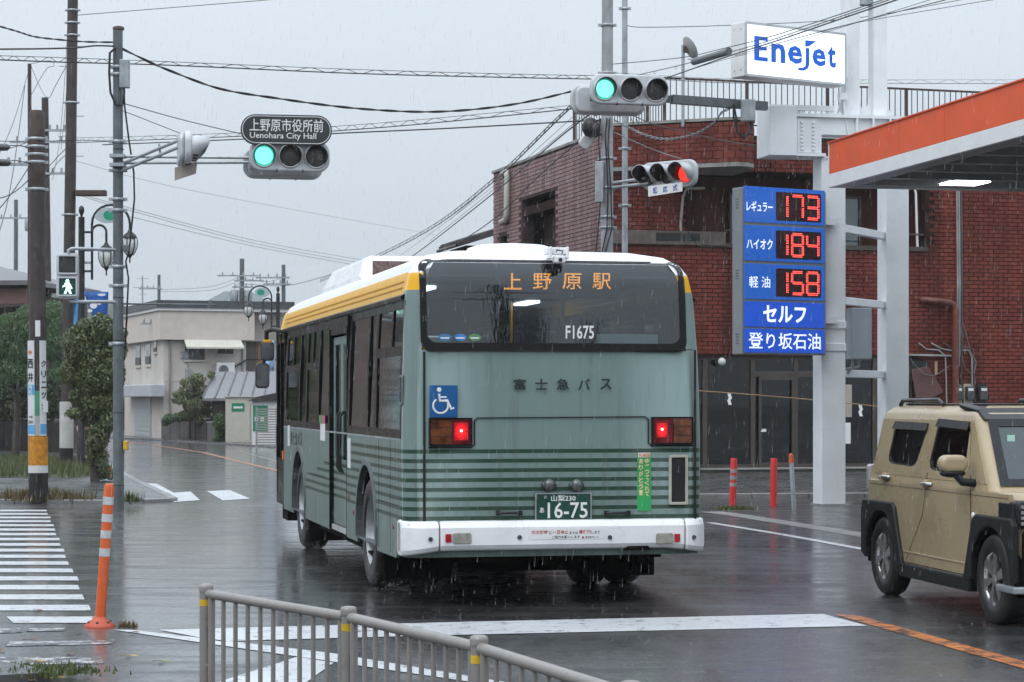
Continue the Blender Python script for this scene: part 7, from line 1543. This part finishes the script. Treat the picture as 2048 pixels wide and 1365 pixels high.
for (px, py, rx, rz) in ((160, 690, .26, .34), (205, 665, .26, .30), (185, 720, .34, .34), (228, 700, .20, .26), (150, 745, .26, .26), (200, 760, .34, .28), (230, 745, .20, .30), (165, 790, .26, .22), (205, 805, .30, .24), (222, 840, .16, .22), (185, 832, .26, .20), (150, 828, .16, .10), (195, 648, .12, .20), (168, 655, .12, .16), (238, 668, .12, .12), (200, 872, .18, .25), (185, 905, .12, .28), (200, 925, .10, .3)):
    bl_.append((rel(px, py, rr_.uniform(-.25, .25)), (rx * 1.22, .36, rz * 1.15)))
tree('street_tree', 'small leafy street tree between the utility poles on the left', (tb_.x, tb_.y, .05), [((0, 0, -.05), .10), ((-.02, 0, .5), .075), ((.03, .0, 1.1), .06), ((0, 0, 1.8), .045), ((-.03, 0, 2.6), .025)], bl_, 17000, .044, f_olive)
def bush(name, label, px, py, Y, blobs, n, size, fm, trunk=None, cat='bush', group=None, flat=.5):
    s_ = FPX / Y; base = P(px, 798, Y); base.z = 0
    return tree(name, label, base, trunk, [(((bx - px) / s_, random.uniform(-.3, .3), CH + (HZ - by) / s_), (rx / s_, max(.3, rx / s_ * .8), rz / s_)) for bx, by, rx, rz in blobs], n, size, fm, group, cat=cat, flat=flat)
bush('pine_tree', 'rounded green pine behind the notice pole at the left edge', 30, 800, 58, [(20, 650, 36, 26), (70, 665, 44, 30), (105, 625, 26, 26), (-10, 690, 40, 34), (40, 705, 60, 30), (100, 690, 36, 32), (25, 745, 40, 28), (-25, 745, 30, 30), (-40, 650, 34, 30), (112, 650, 22, 30), (118, 700, 24, 34), (60, 630, 30, 22), (125, 745, 22, 26)], 19000, .062, f_mid, [((0, 0, 0), .12), ((.05, 0, 1.2), .09), ((0, 0, 2.6), .05)], 'tree', flat=.22)
bush('hedge', 'hedge in darkened leaf colours for the shade under the pine', 60, 800, 63, [(20, 800, 70, 42), (100, 790, 60, 50), (150, 775, 34, 50), (60, 770, 60, 40), (-30, 800, 50, 46)], 7000, .07, f_shaded)  # leaf colours darkened to stand for the shade below the pine
bush('young_tree', 'pale green young tree before the beige building', 388, 800, 87, [(395, 760, 18, 14), (375, 785, 22, 16), (405, 785, 20, 16), (360, 800, 16, 10), (392, 812, 26, 16), (412, 815, 14, 18), (355, 788, 10, 6), (420, 750, 8, 8), (370, 765, 10, 8), (375, 832, 24, 12), (408, 838, 20, 12)], 6000, .06, f_light, [((0, 0, 0), .06), ((.05, 0, 1.0), .04), ((0, 0, 2.2), .02)], 'tree')
bush('shrub', 'green shrub behind the low wall at left of the young tree', 345, 800, 88, [(340, 838, 14, 10), (360, 835, 16, 9), (330, 845, 8, 8)], 900, .06, f_mid)
bush('shrub', 'bright green shrub between the low wall and the cream cabinet', 440, 800, 83.5, [(440, 845, 12, 18), (440, 868, 10, 12), (432, 878, 8, 8)], 1100, .055, foliage('leaf_bright', (.03, .075, .015), (.06, .14, .03), (.12, .22, .06)))
bush('potted_shrub', 'small round shrub above the louvre screen', 545, 800, 80, [(545, 808, 6, 12)], 260, .05, f_mid)
bush('dark_tree', 'dark tree behind the grey signal pole beyond the street', 250, 800, 112, [(250, 760, 22, 60), (240, 700, 16, 40), (262, 800, 16, 40), (225, 760, 24, 50)], 2600, .14, f_olive, [((0, 0, 0), .12), ((0, 0, 2), .06)], 'tree')
fl = bush('flower_plant', 'low plant with orange flowers at the foot of the street tree', 214, 800, 43.5, [(212, 946, 12, 10), (222, 950, 8, 10), (204, 952, 8, 8)], 700, .03, f_mid, cat='plant')
for k in range(16):
    p = P(random.uniform(203, 224), random.uniform(936, 952), 43.1) - fl.location; MB().ball(p, .022, 6).build('flower', orm, fl)
# far hills and low fill houses on the horizon
hill_m = mat('far_hill', (.05, .065, .05, 1), .9, var=.3, scale=.05, bump=.8, bscale=.4)
q = MB(); prof = [(-900, 470), (-400, 490), (-100, 515), (0, 528), (70, 562), (180, 592), (300, 604), (430, 612), (560, 640), (800, 690), (1100, 700), (1500, 690), (2100, 640), (2800, 600)]
vs = []; n_ = 90
for i in range(n_):
    px = -900 + 3700 * i / (n_ - 1); py = lerp_tab(prof, px) + 4 * math.sin(px * .05) + random.uniform(-2, 2); t = P(px, py, 430)
    vs += [(t.x, 420, -.1), (t.x * 1.02, 430, t.z * .72), (t.x * 1.06, 450, t.z), (t.x * 1.2, 560, -.1)]
q.add(vs, [(i*4+k, (i+1)*4+k, (i+1)*4+k+1, i*4+k+1) for i in range(n_ - 1) for k in range(3)], True); tag(q.build('hills', hill_m), kind='structure')
ho = thing('far_house', 'pale far house front seen behind the grey signal pole', 'house', (P(250, 798, 118).x, 118, 0), R(15))
MB().b2(-2.2, 1.0, 0, 4, 0, 2.9).build('wall', mat('far_tan', (.42, .32, .23, 1), .7), ho); MB().b2(-2.5, 1.3, -.5, 4.3, 2.9, 3.15).build('roof', mat('far_terracotta', (.3, .16, .10, 1), .6), ho); MB().b2(-.9, .2, -.03, 0, .2, 1.9).build('door', M['white'], ho)
# ================================================================ person behind the street tree
def skinned(name, nodes, edges, m, parent, sub=2, root=0):
    me = bpy.data.meshes.new(name); bm = bmesh.new(); L_ = bm.verts.layers.skin.verify(); vv = []
    for i, (p, r) in enumerate(nodes):
        v = bm.verts.new(p); v[L_].radius = (r, r); v[L_].use_root = (i == root); vv.append(v)
    for a, c in edges: bm.edges.new((vv[a], vv[c]))
    bm.to_mesh(me); bm.free(); o = bpy.data.objects.new(name, me); SC.collection.objects.link(o); o.parent = parent; me.materials.append(m)
    md = o.modifiers.new('skin', 'SKIN'); md.use_smooth_shade = True
    if sub: s2 = o.modifiers.new('sub', 'SUBSURF'); s2.levels = sub; s2.render_levels = sub
    return o
pg = G(171, 928, .05); ps_ = thing('person', 'person in dark trousers and white shoes walking behind the street tree', 'person', (pg.x, pg.y, .05), R(20))
skin_m = mat('skin_tone', (.45, .27, .2, 1), .5); cloth = mat('top_dark', (.03, .032, .04, 1), .8); trous = mat('trousers_black', (.014, .014, .017, 1), .8)
skinned('body', [((0, 0, .92), .12), ((0, 0, 1.12), .12), ((0, 0, 1.32), .14), ((0, 0, 1.46), .055), ((0, 0, 1.53), .07), ((0, 0, 1.63), .085), ((-.17, 0, 1.38), .055), ((-.21, .03, 1.12), .045), ((-.20, -.06, .9), .035), ((-.195, -.09, .80), .03), ((.17, 0, 1.38), .055), ((.21, -.02, 1.12), .045), ((.2, .08, .9), .035), ((.195, .10, .80), .03),
        ((-.09, 0, .85), .085), ((-.09, -.06, .5), .06), ((-.09, .04, .1), .04), ((.09, 0, .85), .085), ((.09, .10, .5), .06), ((.09, .10, .1), .04)],
        [(0, 1), (1, 2), (2, 3), (3, 4), (4, 5), (2, 6), (6, 7), (7, 8), (8, 9), (2, 10), (10, 11), (11, 12), (12, 13), (0, 14), (14, 15), (15, 16), (0, 17), (17, 18), (18, 19)], skin_m, ps_)
skinned('trousers', [((0, 0, .95), .135), ((-.09, 0, .85), .10), ((-.09, -.06, .5), .078), ((-.09, .04, .12), .06), ((.09, 0, .85), .10), ((.09, .10, .5), .078), ((.09, .10, .12), .06)], [(0, 1), (1, 2), (2, 3), (0, 4), (4, 5), (5, 6)], trous, ps_)
skinned('jacket', [((0, 0, .98), .14), ((0, 0, 1.15), .14), ((0, 0, 1.34), .155), ((-.17, 0, 1.38), .07), ((-.21, .03, 1.12), .06), ((-.20, -.06, .92), .05), ((.17, 0, 1.38), .07), ((.21, -.02, 1.12), .06), ((.2, .08, .92), .05), ((0, 0, 1.44), .07)], [(0, 1), (1, 2), (2, 3), (3, 4), (4, 5), (2, 6), (6, 7), (7, 8), (2, 9)], cloth, ps_)
MB().ball((0, .01, 1.66), .105, 14).build('hair', M['black'], ps_)
for s_, y in ((-1, .0), (1, .06)):
    q = MB(); q.path([(s_ * .09, y + .09, .045), (s_ * .09, y, .05), (s_ * .09, y - .10, .04), (s_ * .09, y - .15, .03)], .05, 10, rs=[.04, .05, .045, .02]); q.build('shoe', M['white'], ps_)
# ================================================================ overhead cables
def cr(pts, k=8):
    out = []; n = len(pts)
    if n == 2: return [pts[0].lerp(pts[1], i / 6) for i in range(7)]
    for i in range(n - 1):
        p0, p1, p2, p3 = pts[max(0, i-1)], pts[i], pts[i+1], pts[min(n-1, i+2)]
        for j in range(k):
            t = j / k; out.append(.5 * ((2 * p1) + (-p0 + p2) * t + (2 * p0 - 5 * p1 + 4 * p2 - p3) * t * t + (-p0 + 3 * p1 - 3 * p2 + p3) * t ** 3))
    return out + [pts[-1]]
CG = 'overhead cables'
def cable(label, pts, r, m='cable', n=5, group=CG):
    q = MB(); q.path(cr([P(*p) for p in pts]), r, n); return tag(q.build('overhead_cable', M[m]), label, 'cable', group)
def twisted(label, pts, r, m='cable', pitch=.7, amp=None):
    base = cr([P(*p) for p in pts], 14); t = thing('overhead_cable', label, 'cable', (0, 0, 0), 0, CG); amp = amp or r
    for ph in (0, math.pi):
        d = 0; out = []; 
        for i, p in enumerate(base):
            if i: d += (p - base[i-1]).length
            a = d / pitch * 2 * math.pi + ph; out.append(p + Vector((0, math.sin(a) * amp, math.cos(a) * amp)))
        MB().path(out, r, 5).build('strand', M[m], t)
    return t
def lashed(label, upper, lower, r, wl_px, m='cable', rl=.005):
    U_, L_ = [P(*p) for p in upper], [P(*p) for p in lower]; U_, L_ = cr(U_, 30), cr(L_, 30); t = thing('overhead_cable', label, 'cable', (0, 0, 0), 0, CG)
    MB().path(U_[::5] + [U_[-1]], rl, 5).build('messenger_wire', M[m], t); MB().path(L_[::5] + [L_[-1]], r, 5).build('main_cable', M[m], t)
    n = len(U_); out = []; tot = (L_[-1] - L_[0]).length; px_tot = abs(upper[-1][0] - upper[0][0]); w = px_tot / wl_px; K = int(w * 10)
    for k in range(K + 1):
        f = k / K * (n - 1); i = min(n - 2, int(f)); tt = f - i; u = U_[i].lerp(U_[i+1], tt); l = L_[i].lerp(L_[i+1], tt); out.append(l.lerp(u, .5 + .5 * math.sin(k / 10 * 2 * math.pi)))
    MB().path(out, rl, 4).build('lashing_wire', M[m], t); return t
twisted('thick twisted black cable sagging between the grey pole and the right signal', [(244, 98, 33.4), (300, 125, 33.5), (340, 142, 33.8), (440, 178, 34.3), (560, 198, 35), (680, 214, 35.6), (780, 222, 36.2), (870, 224, 36.6), (960, 218, 37), (1050, 205, 37.4), (1140, 184, 37.9), (1205, 168, 38)], .011, pitch=.9)
lashed('wavy lashed cable crossing the sky above the place name sign', [(-30, 111, 31), (130, 116, 33), (340, 124, 34.5), (700, 139, 36), (1000, 148, 37), (1205, 152, 38)], [(-30, 119, 31), (130, 125, 33), (340, 131, 34.5), (700, 147, 36), (1000, 155, 37), (1205, 159, 38)], .010, 48)
lashed('lower wavy lashed cable behind the place name sign', [(150, 276, 53), (250, 274, 50), (480, 266, 45), (660, 254, 42), (860, 238, 40), (1205, 205, 38)], [(150, 286, 53), (250, 282, 50), (480, 273, 45), (660, 263, 42), (860, 247, 40), (1205, 212, 38)], .010, 42)
cable('straight black cable just below the lower lashed cable', [(205, 290, 52), (480, 279, 45), (660, 268, 42), (900, 257, 40), (1205, 240, 38)], .013)
cable('thin stay from the grey pole down to the place name sign', [(246, 207, 33.4), (365, 240, 33.1), (486, 269, 32.75)], .007); cable('short stay from the grey pole to the slanting signal arm', [(246, 222, 33.4), (368, 270, 32.3)], .006)
twisted('twisted cable entering at the upper left to the grey pole top', [(-30, 45, 30), (30, 62, 31), (70, 74, 32), (120, 80, 32.6), (170, 84, 33), (228, 85, 33.4)], .008, pitch=.6); cable('single black cable entering at the left to the grey pole', [(-30, 99, 30), (80, 98, 31.5), (150, 96, 32.6), (190, 92, 33), (230, 93, 33.4)], .013)
cable('thin wire rising from the tall brown pole to the top edge', [(152, 31, 53.6), (540, 0, 58), (760, -18, 60)], .009)
cable('upper of three faint far wires over the beige building', [(150, 385, 53.6), (265, 418, 60), (512, 482, 75), (735, 522, 90), (860, 540, 100)], .009, 'cable_grey'); cable('middle of three faint far wires over the beige building', [(150, 388, 53.6), (265, 423, 60), (512, 488, 75), (735, 529, 90)], .009, 'cable_grey'); cable('lowest of three faint far wires over the beige building', [(262, 434, 60), (512, 494, 75), (735, 535, 90)], .009, 'cable_grey'); cable('very thin far wire slanting below the place name sign', [(150, 322, 53.6), (400, 385, 65), (870, 470, 90)], .006, 'cable_grey')
lashed('thick lashed cable running down from the concrete pole behind the bus roof', [(1205, 165, 38), (1135, 216, 40), (988, 356, 50), (860, 454, 65), (735, 519, 85), (640, 560, 105)], [(1205, 170, 38), (1135, 222, 40), (988, 363, 50), (860, 460, 65), (735, 524, 85), (640, 564, 105)], .014, 12, rl=.009)
cable('second thick cable running down beside the lashed one to the bus roof', [(1205, 212, 38), (1128, 268, 41), (988, 386, 52), (860, 487, 66), (800, 530, 76)], .015); cable('lower cable passing across the pink brick flank', [(1205, 240, 38), (1172, 270, 40), (1080, 350, 44), (988, 438, 50), (916, 487, 58)], .013)
cable('thin wire beside the thick lashed cable', [(1205, 160, 38), (1132, 224, 41), (1022, 332, 47), (900, 440, 60)], .006); cable('thin far wire below the thick lashed cable', [(1205, 200, 38), (988, 379, 52), (860, 482, 66)], .006); cable('thinnest wire between the diagonal cables', [(1205, 180, 38), (988, 372, 52), (800, 512, 70)], .005)
# right-hand bundle passing in front of the brand sign
cable('top wire of the bundle in front of the brand sign', [(1223, 129, 38), (1361, 116, 35.5), (1440, 99, 33), (1560, 68, 30), (1763, 1, 26.5), (1830, -24, 25.5)], .007)
hk = cable('hooked wire of the bundle in front of the brand sign', [(1240, 158, 38), (1352, 133, 35), (1481, 99, 31.7), (1560, 75, 29.8), (1770, 3, 26), (1830, -18, 25)], .007)
for px in (1310, 1352, 1395, 1440, 1482, 1508, 1533, 1558, 1582, 1607, 1633, 1665, 1694):
    Y = lerp_tab([(1240, 38), (1352, 35), (1481, 31.7), (1560, 29.8), (1770, 26)], px); py = lerp_tab([(1240, 158), (1352, 133), (1481, 99), (1560, 75), (1770, 3)], px); c = P(px, py + 3, Y); MB().path([c + Vector((.022 * math.cos(a * .9), 0, .022 * math.sin(a * .9))) for a in range(7)], .0035, 4).build('cable_hook', M['cable'], hk)
cable('thick lower cable of the bundle in front of the brand sign', [(1230, 190, 38), (1334, 156, 35), (1460, 112, 32), (1560, 80, 30), (1700, 32, 27.3), (1830, -12, 25)], .010); cable('wire crossing the lower corner of the brand sign to the right', [(1470, 112, 33), (1560, 86, 31), (1729, 41, 27.5), (1892, 0, 25), (1960, -20, 24)], .006); cable('highest thin wire over the tower to the right edge', [(1640, 63, 30), (1729, 43, 28), (2010, -4, 24)], .004); cable('sagging companion wire under the bundle at the brand sign', [(1350, 150, 34.8), (1440, 122, 32.4), (1560, 92, 30.5), (1700, 50, 27.8), (1880, -6, 25)], .004)
cl_ = MB().tube(P(1388, 124, 33.6), P(1458, 103, 32), .055, n=12); tag(cl_.build('cable_closure', M['pole_grey'], bev=.01), 'long grey splice closure hanging on the bundle left of the brand sign', 'closure')
cable('thin wire from the slim steel post to behind the brand sign', [(1253, 51, 39.5), (1290, 55, 39.8), (1460, 51, 41), (1700, 38, 43), (1890, 6, 45), (1960, -8, 46)], .007)
lashed('faint lashed cable behind the tower above the roof railing', [(1228, 146, 38), (1450, 158, 44), (1700, 160, 50), (2070, 160, 56)], [(1228, 152, 38), (1450, 166, 44), (1700, 167, 50), (2070, 168, 56)], .007, 36, rl=.004)
twisted('pale twisted cable drooping in front of the brick parapet', [(1228, 240, 38), (1262, 258, 37.4), (1295, 272, 36.8), (1330, 279, 36.2), (1370, 274, 35.5), (1400, 264, 35), (1428, 246, 34.4), (1443, 226, 34), (1462, 216, 33.7)], .010, 'cable_grey', .38, .016); cable('dark wire drooping across the brick parapet to the girder', [(1268, 232, 38), (1310, 250, 37.4), (1380, 266, 36.4), (1440, 281, 35.5), (1512, 292, 34.4)], .009); cable('thin stay from the concrete pole to the red signal', [(1222, 262, 38), (1300, 297, 37.5), (1362, 318, 37)], .008, 'cable_grey')
cable('wire slanting down the brick wall behind the red signal', [(1262, 236, 38.2), (1300, 330, 41), (1345, 430, 44), (1372, 490, 46)], .006); cable('second wire slanting down the brick wall', [(1272, 236, 38.2), (1318, 345, 41), (1362, 440, 44), (1400, 500, 46)], .006)
# tangle at the left edge
for lb, pts, r in (('cable from the left edge rising to the notice pole clamp', [(-20, 440, 32), (25, 385, 33), (70, 315, 35.7)], .009), ('steep cable from the left edge up to the thin rusty pole', [(-20, 520, 40), (20, 380, 48), (50, 170, 60)], .011), ('steeper cable beside the thin rusty pole', [(-20, 345, 44), (25, 250, 52), (55, 150, 60)], .009), ('slack cable loop at the left edge below the boxes', [(-20, 400, 32), (15, 392, 33), (45, 372, 34.5), (70, 345, 35.7)], .009), ('upper slack cable from the left edge to the notice pole', [(-20, 300, 32), (20, 297, 33), (68, 280, 35.7)], .006), ('cable through the lower splice box at the left edge', [(-20, 325, 31), (12, 323, 32), (35, 322, 33.5), (70, 330, 35.7)], .009), ('cable through the upper splice box at the left edge', [(-20, 293, 31), (10, 292, 32.5), (40, 292, 34), (70, 300, 35.7)], .009),
                   ('loop of cable between the thin rusty pole and the tall brown pole', [(62, 132, 60), (80, 175, 59), (97, 196, 57), (112, 170, 55), (145, 110, 53.6)], .008), ('loose cable hanging off the lashed line at upper left', [(62, 128, 60), (100, 122, 58), (108, 133, 57), (92, 140, 57), (60, 195, 60)], .008), ('horizontal wire pair member from the left edge behind the poles', [(-20, 282, 40), (60, 284, 50), (150, 281, 53.6), (240, 283, 54)], .009), ('bundle from the tall brown pole down to the left distance', [(145, 285, 53.6), (110, 320, 60), (80, 360, 70), (60, 420, 85)], .012), ('second strand of the bundle down to the left distance', [(145, 300, 53.6), (112, 330, 60), (85, 380, 70)], .010), ('near vertical thin wire along the tall brown pole', [(135, 60, 53.4), (128, 180, 55), (118, 290, 58), (105, 360, 62)], .006), ('second near vertical thin wire along the tall brown pole', [(138, 100, 53.4), (130, 220, 55), (122, 300, 58)], .006)):
    cable(lb, pts, r)
for px, py, lb in ((6, 295, 'upper dark splice box at the left edge'), (8, 326, 'lower dark splice box at the left edge')):
    q = MB(); q.tube(P(px - 22, py, 31.6), P(px + 6, py, 32.2), .055, n=10); q.tube(P(px + 6, py, 32.2), P(px + 14, py, 32.4), .03, .012, n=8); tag(q.build('splice_box', M['black_metal']), lb, 'closure')
cable('far wire from the crowded pole down across the beige building', [(484, 560, 118), (440, 610, 105), (390, 645, 95), (338, 668, 91)], .014); cable('second far wire from the crowded pole across the beige building', [(486, 566, 118), (455, 620, 105), (405, 668, 95), (338, 690, 91)], .014); cable('far wire linking the crowded pole to the short far pole', [(484, 552, 118), (420, 574, 124), (318, 580, 132)], .011); cable('second far wire linking the crowded pole to the short far pole', [(484, 560, 118), (420, 581, 124), (318, 584, 132)], .011); cable('far wire from the crowded pole to the slim far pole', [(484, 556, 118), (530, 564, 110), (567, 556, 104)], .010); cable('dark far cable from the slim pole behind the bus roof', [(484, 568, 118), (567, 572, 104), (640, 556, 100), (700, 535, 98)], .014)
# ================================================================ haze and rain
hz_b = MB().b2(-720, 720, -320, 920, -1.1, 40); hzo = hz_b.build('haze', M['white']); hzo['kind'] = 'stuff'; hzo['label'] = 'thin pale rain mist over the whole street'
hm = bpy.data.materials.new('haze_air'); hm.use_nodes = True; hn = hm.node_tree; hn.nodes.remove(hn.nodes['Principled BSDF'])
pv = hn.nodes.new('ShaderNodeVolumePrincipled'); pv.inputs['Color'].default_value = (1, 1, 1, 1); pv.inputs['Density'].default_value = .00038; pv.inputs['Anisotropy'].default_value = 0
hn.links.new(pv.outputs[0], hn.nodes['Material Output'].inputs['Volume']); hzo.data.materials.clear(); hzo.data.materials.append(hm)
# ================================================================ unseen street behind and left of the view, added for the windows to mirror
def plain_house(label, x, y, rz, w, d, h, rh, wm, rm, nw=3):
    t = thing('house', label, 'house', (x, y, 0), rz, 'unseen houses added for reflections')
    MB().b2(-w/2, w/2, -d, 0, 0, h).build('wall', wm, t); MB().prism([(-w/2 - .5, h - .1), (w/2 + .5, h - .1), (w/2 + .2, h + .1), (0, h + rh), (-w/2 - .2, h + .1)], 'y', -d - .5, .5).build('roof', rm, t)
    for fl_ in range(2):
        for k in range(nw):
            a = -w/2 + w * (k + .5) / nw; o = MB().b2(a - .6, a + .6, -.02, .04, .9 + fl_ * 2.7, 2.1 + fl_ * 2.7).build('window', frm, t); MB().b2(a - .54, a + .54, .03, .05, .96 + fl_ * 2.7, 2.04 + fl_ * 2.7).build('pane', gd, o)
plain_house('grey rendered house mirrored at the right of the bus rear window', 15.5, -14, R(-20), 8, 7, 5.6, 1.6, cwm, dk)
plain_house('brown timber house mirrored low in the bus rear window', 5.5, -20, R(-15), 9, 7, 5.0, 1.8, tm, dk)
plain_house('beige house mirrored in the shop front glass', 27, -6, R(-40), 11, 8, 6, 1.5, wallm, dk, 4)
plain_house('low dark workshop mirrored at the left of the bus rear window', -7, -18, R(10), 9, 7, 4.4, 1.2, cwm, dk)
plain_house('pink rendered house mirrored in the bus side windows', -25, 63, R(152), 11, 7, 5.6, 1.2, mat('render_pink', (.35, .24, .20, 1), .7, var=.15), dk, 4)
plain_house('brick red house mirrored in the front side windows', -37, 84, R(150), 12, 7, 6.0, 1.4, mat('render_red', (.22, .10, .08, 1), .7, var=.15), dk, 4)
far = pole('utility_pole', 'utility pole mirrored in the middle of the bus rear window', 'pole', (9.3, -3.0, 0), (9.25, -3.0, 10.5), .16, .12, 'pole_brown', group=GRP)
for z in (8.6, 9.4): MB().beam((-.9, 0, z), (.9, .3, z), .09, .09).build('cross_arm', M['galv'], far)
MB().lathe([(.28, 7.0), (.3, 7.05), (.3, 7.9), (.28, 7.95)], 14, (.45, .1, 0)).build('transformer', M['galv'], far)
pole('utility_pole', 'second utility pole mirrored right of the middle', 'pole', (12.6, -6.0, 0), (12.6, -6.0, 8.5), .13, .1, 'pole_conc', group=GRP)
t = pole('street_light', 'curved street light mirrored left of the middle', 'street lamp', (6.6, -5.0, 0), (6.6, -5, 6.6), .07, .05, 'pole_grey'); MB().path([(0, 0, 6.6), (.2, .2, 7.0), (.8, .6, 7.15)], .04, 8).build('arm', M['pole_grey'], t); MB().box((1.0, .7, 7.12), (.6, .25, .12)).build('head', M['galv'], t)
# ================================================================ rain
rn = random.Random(11); q = MB()
for _ in range(11000):
    Y = rn.uniform(11, 40); px = rn.uniform(-60, 2108); py = rn.uniform(-40, 1340); p = P(px, py, Y)
    if p.z < .05: continue
    ln = rn.uniform(.03, .08); w = rn.uniform(.0006, .0012); sl = .06 * ln
    q.add([(p.x - w, p.y, p.z), (p.x + w, p.y, p.z), (p.x + sl, p.y, p.z + ln), (p.x, p.y + w * 2, p.z + ln * .1)], [(0, 1, 2), (0, 2, 3), (1, 3, 2), (0, 3, 1)])
rm_, N_, L_n, b_ = nt('rain_drop'); N_.remove(b_); tr_ = N_.new('ShaderNodeBsdfTransparent'); df_ = N_.new('ShaderNodeBsdfDiffuse'); df_.inputs[0].default_value = (.9, .93, .96, 1); ms_ = N_.new('ShaderNodeMixShader'); ms_.inputs[0].default_value = .22
L_n.new(tr_.outputs[0], ms_.inputs[1]); L_n.new(df_.outputs[0], ms_.inputs[2]); L_n.new(ms_.outputs[0], N_['Material Output'].inputs[0])
tag(q.build('rain', rm_, fixn=False), 'fine falling rain over the whole street', 'rain', kind='stuff')

# splashes where drops strike the road
q = MB()
for _ in range(2600):
    Y = 13 + 22 * rn.random() ** 1.6; x = rn.uniform(-.25, .25) * Y
    if -1.2 < x - .3575 + (Y - 17.78) * .214 < 1.2 and 17.7 < Y < 28: continue
    for k in range(rn.choice((1, 2, 3))):
        a = rn.uniform(0, 6.28); r = rn.uniform(.0, .03); c = Vector((x + r * math.cos(a), Y + r * math.sin(a), rn.uniform(.004, .03))); w = rn.uniform(.0016, .0035)
        q.add([c + Vector((w, 0, 0)), c + Vector((-w, 0, 0)), c + Vector((0, 0, w * 2.2)), c + Vector((0, -w, w))], [(0, 1, 2), (0, 1, 3), (0, 3, 2), (1, 2, 3)])
for (wx, wy) in ((-1.08, WY[0]), (-.76, WY[0]), (1.08, WY[0]), (-1.08, WY[1])):                   # spray thrown up behind the wheels
    for _ in range(160):
        c = BUS0 + bX * (wx + rn.gauss(0, .10)) + bY * (wy - .45 - abs(rn.gauss(0, .22))); c.z = .01 + abs(rn.gauss(0, .07)); w = rn.uniform(.002, .006)
        q.add([c + Vector((w, 0, 0)), c + Vector((-w, 0, 0)), c + Vector((0, 0, w * 2)), c + Vector((0, -w, w))], [(0, 1, 2), (0, 1, 3), (0, 3, 2), (1, 2, 3)])
tag(q.build('rain_splash', rm_, fixn=False), 'tiny splashes of rain on the wet road', 'splash', kind='stuff')
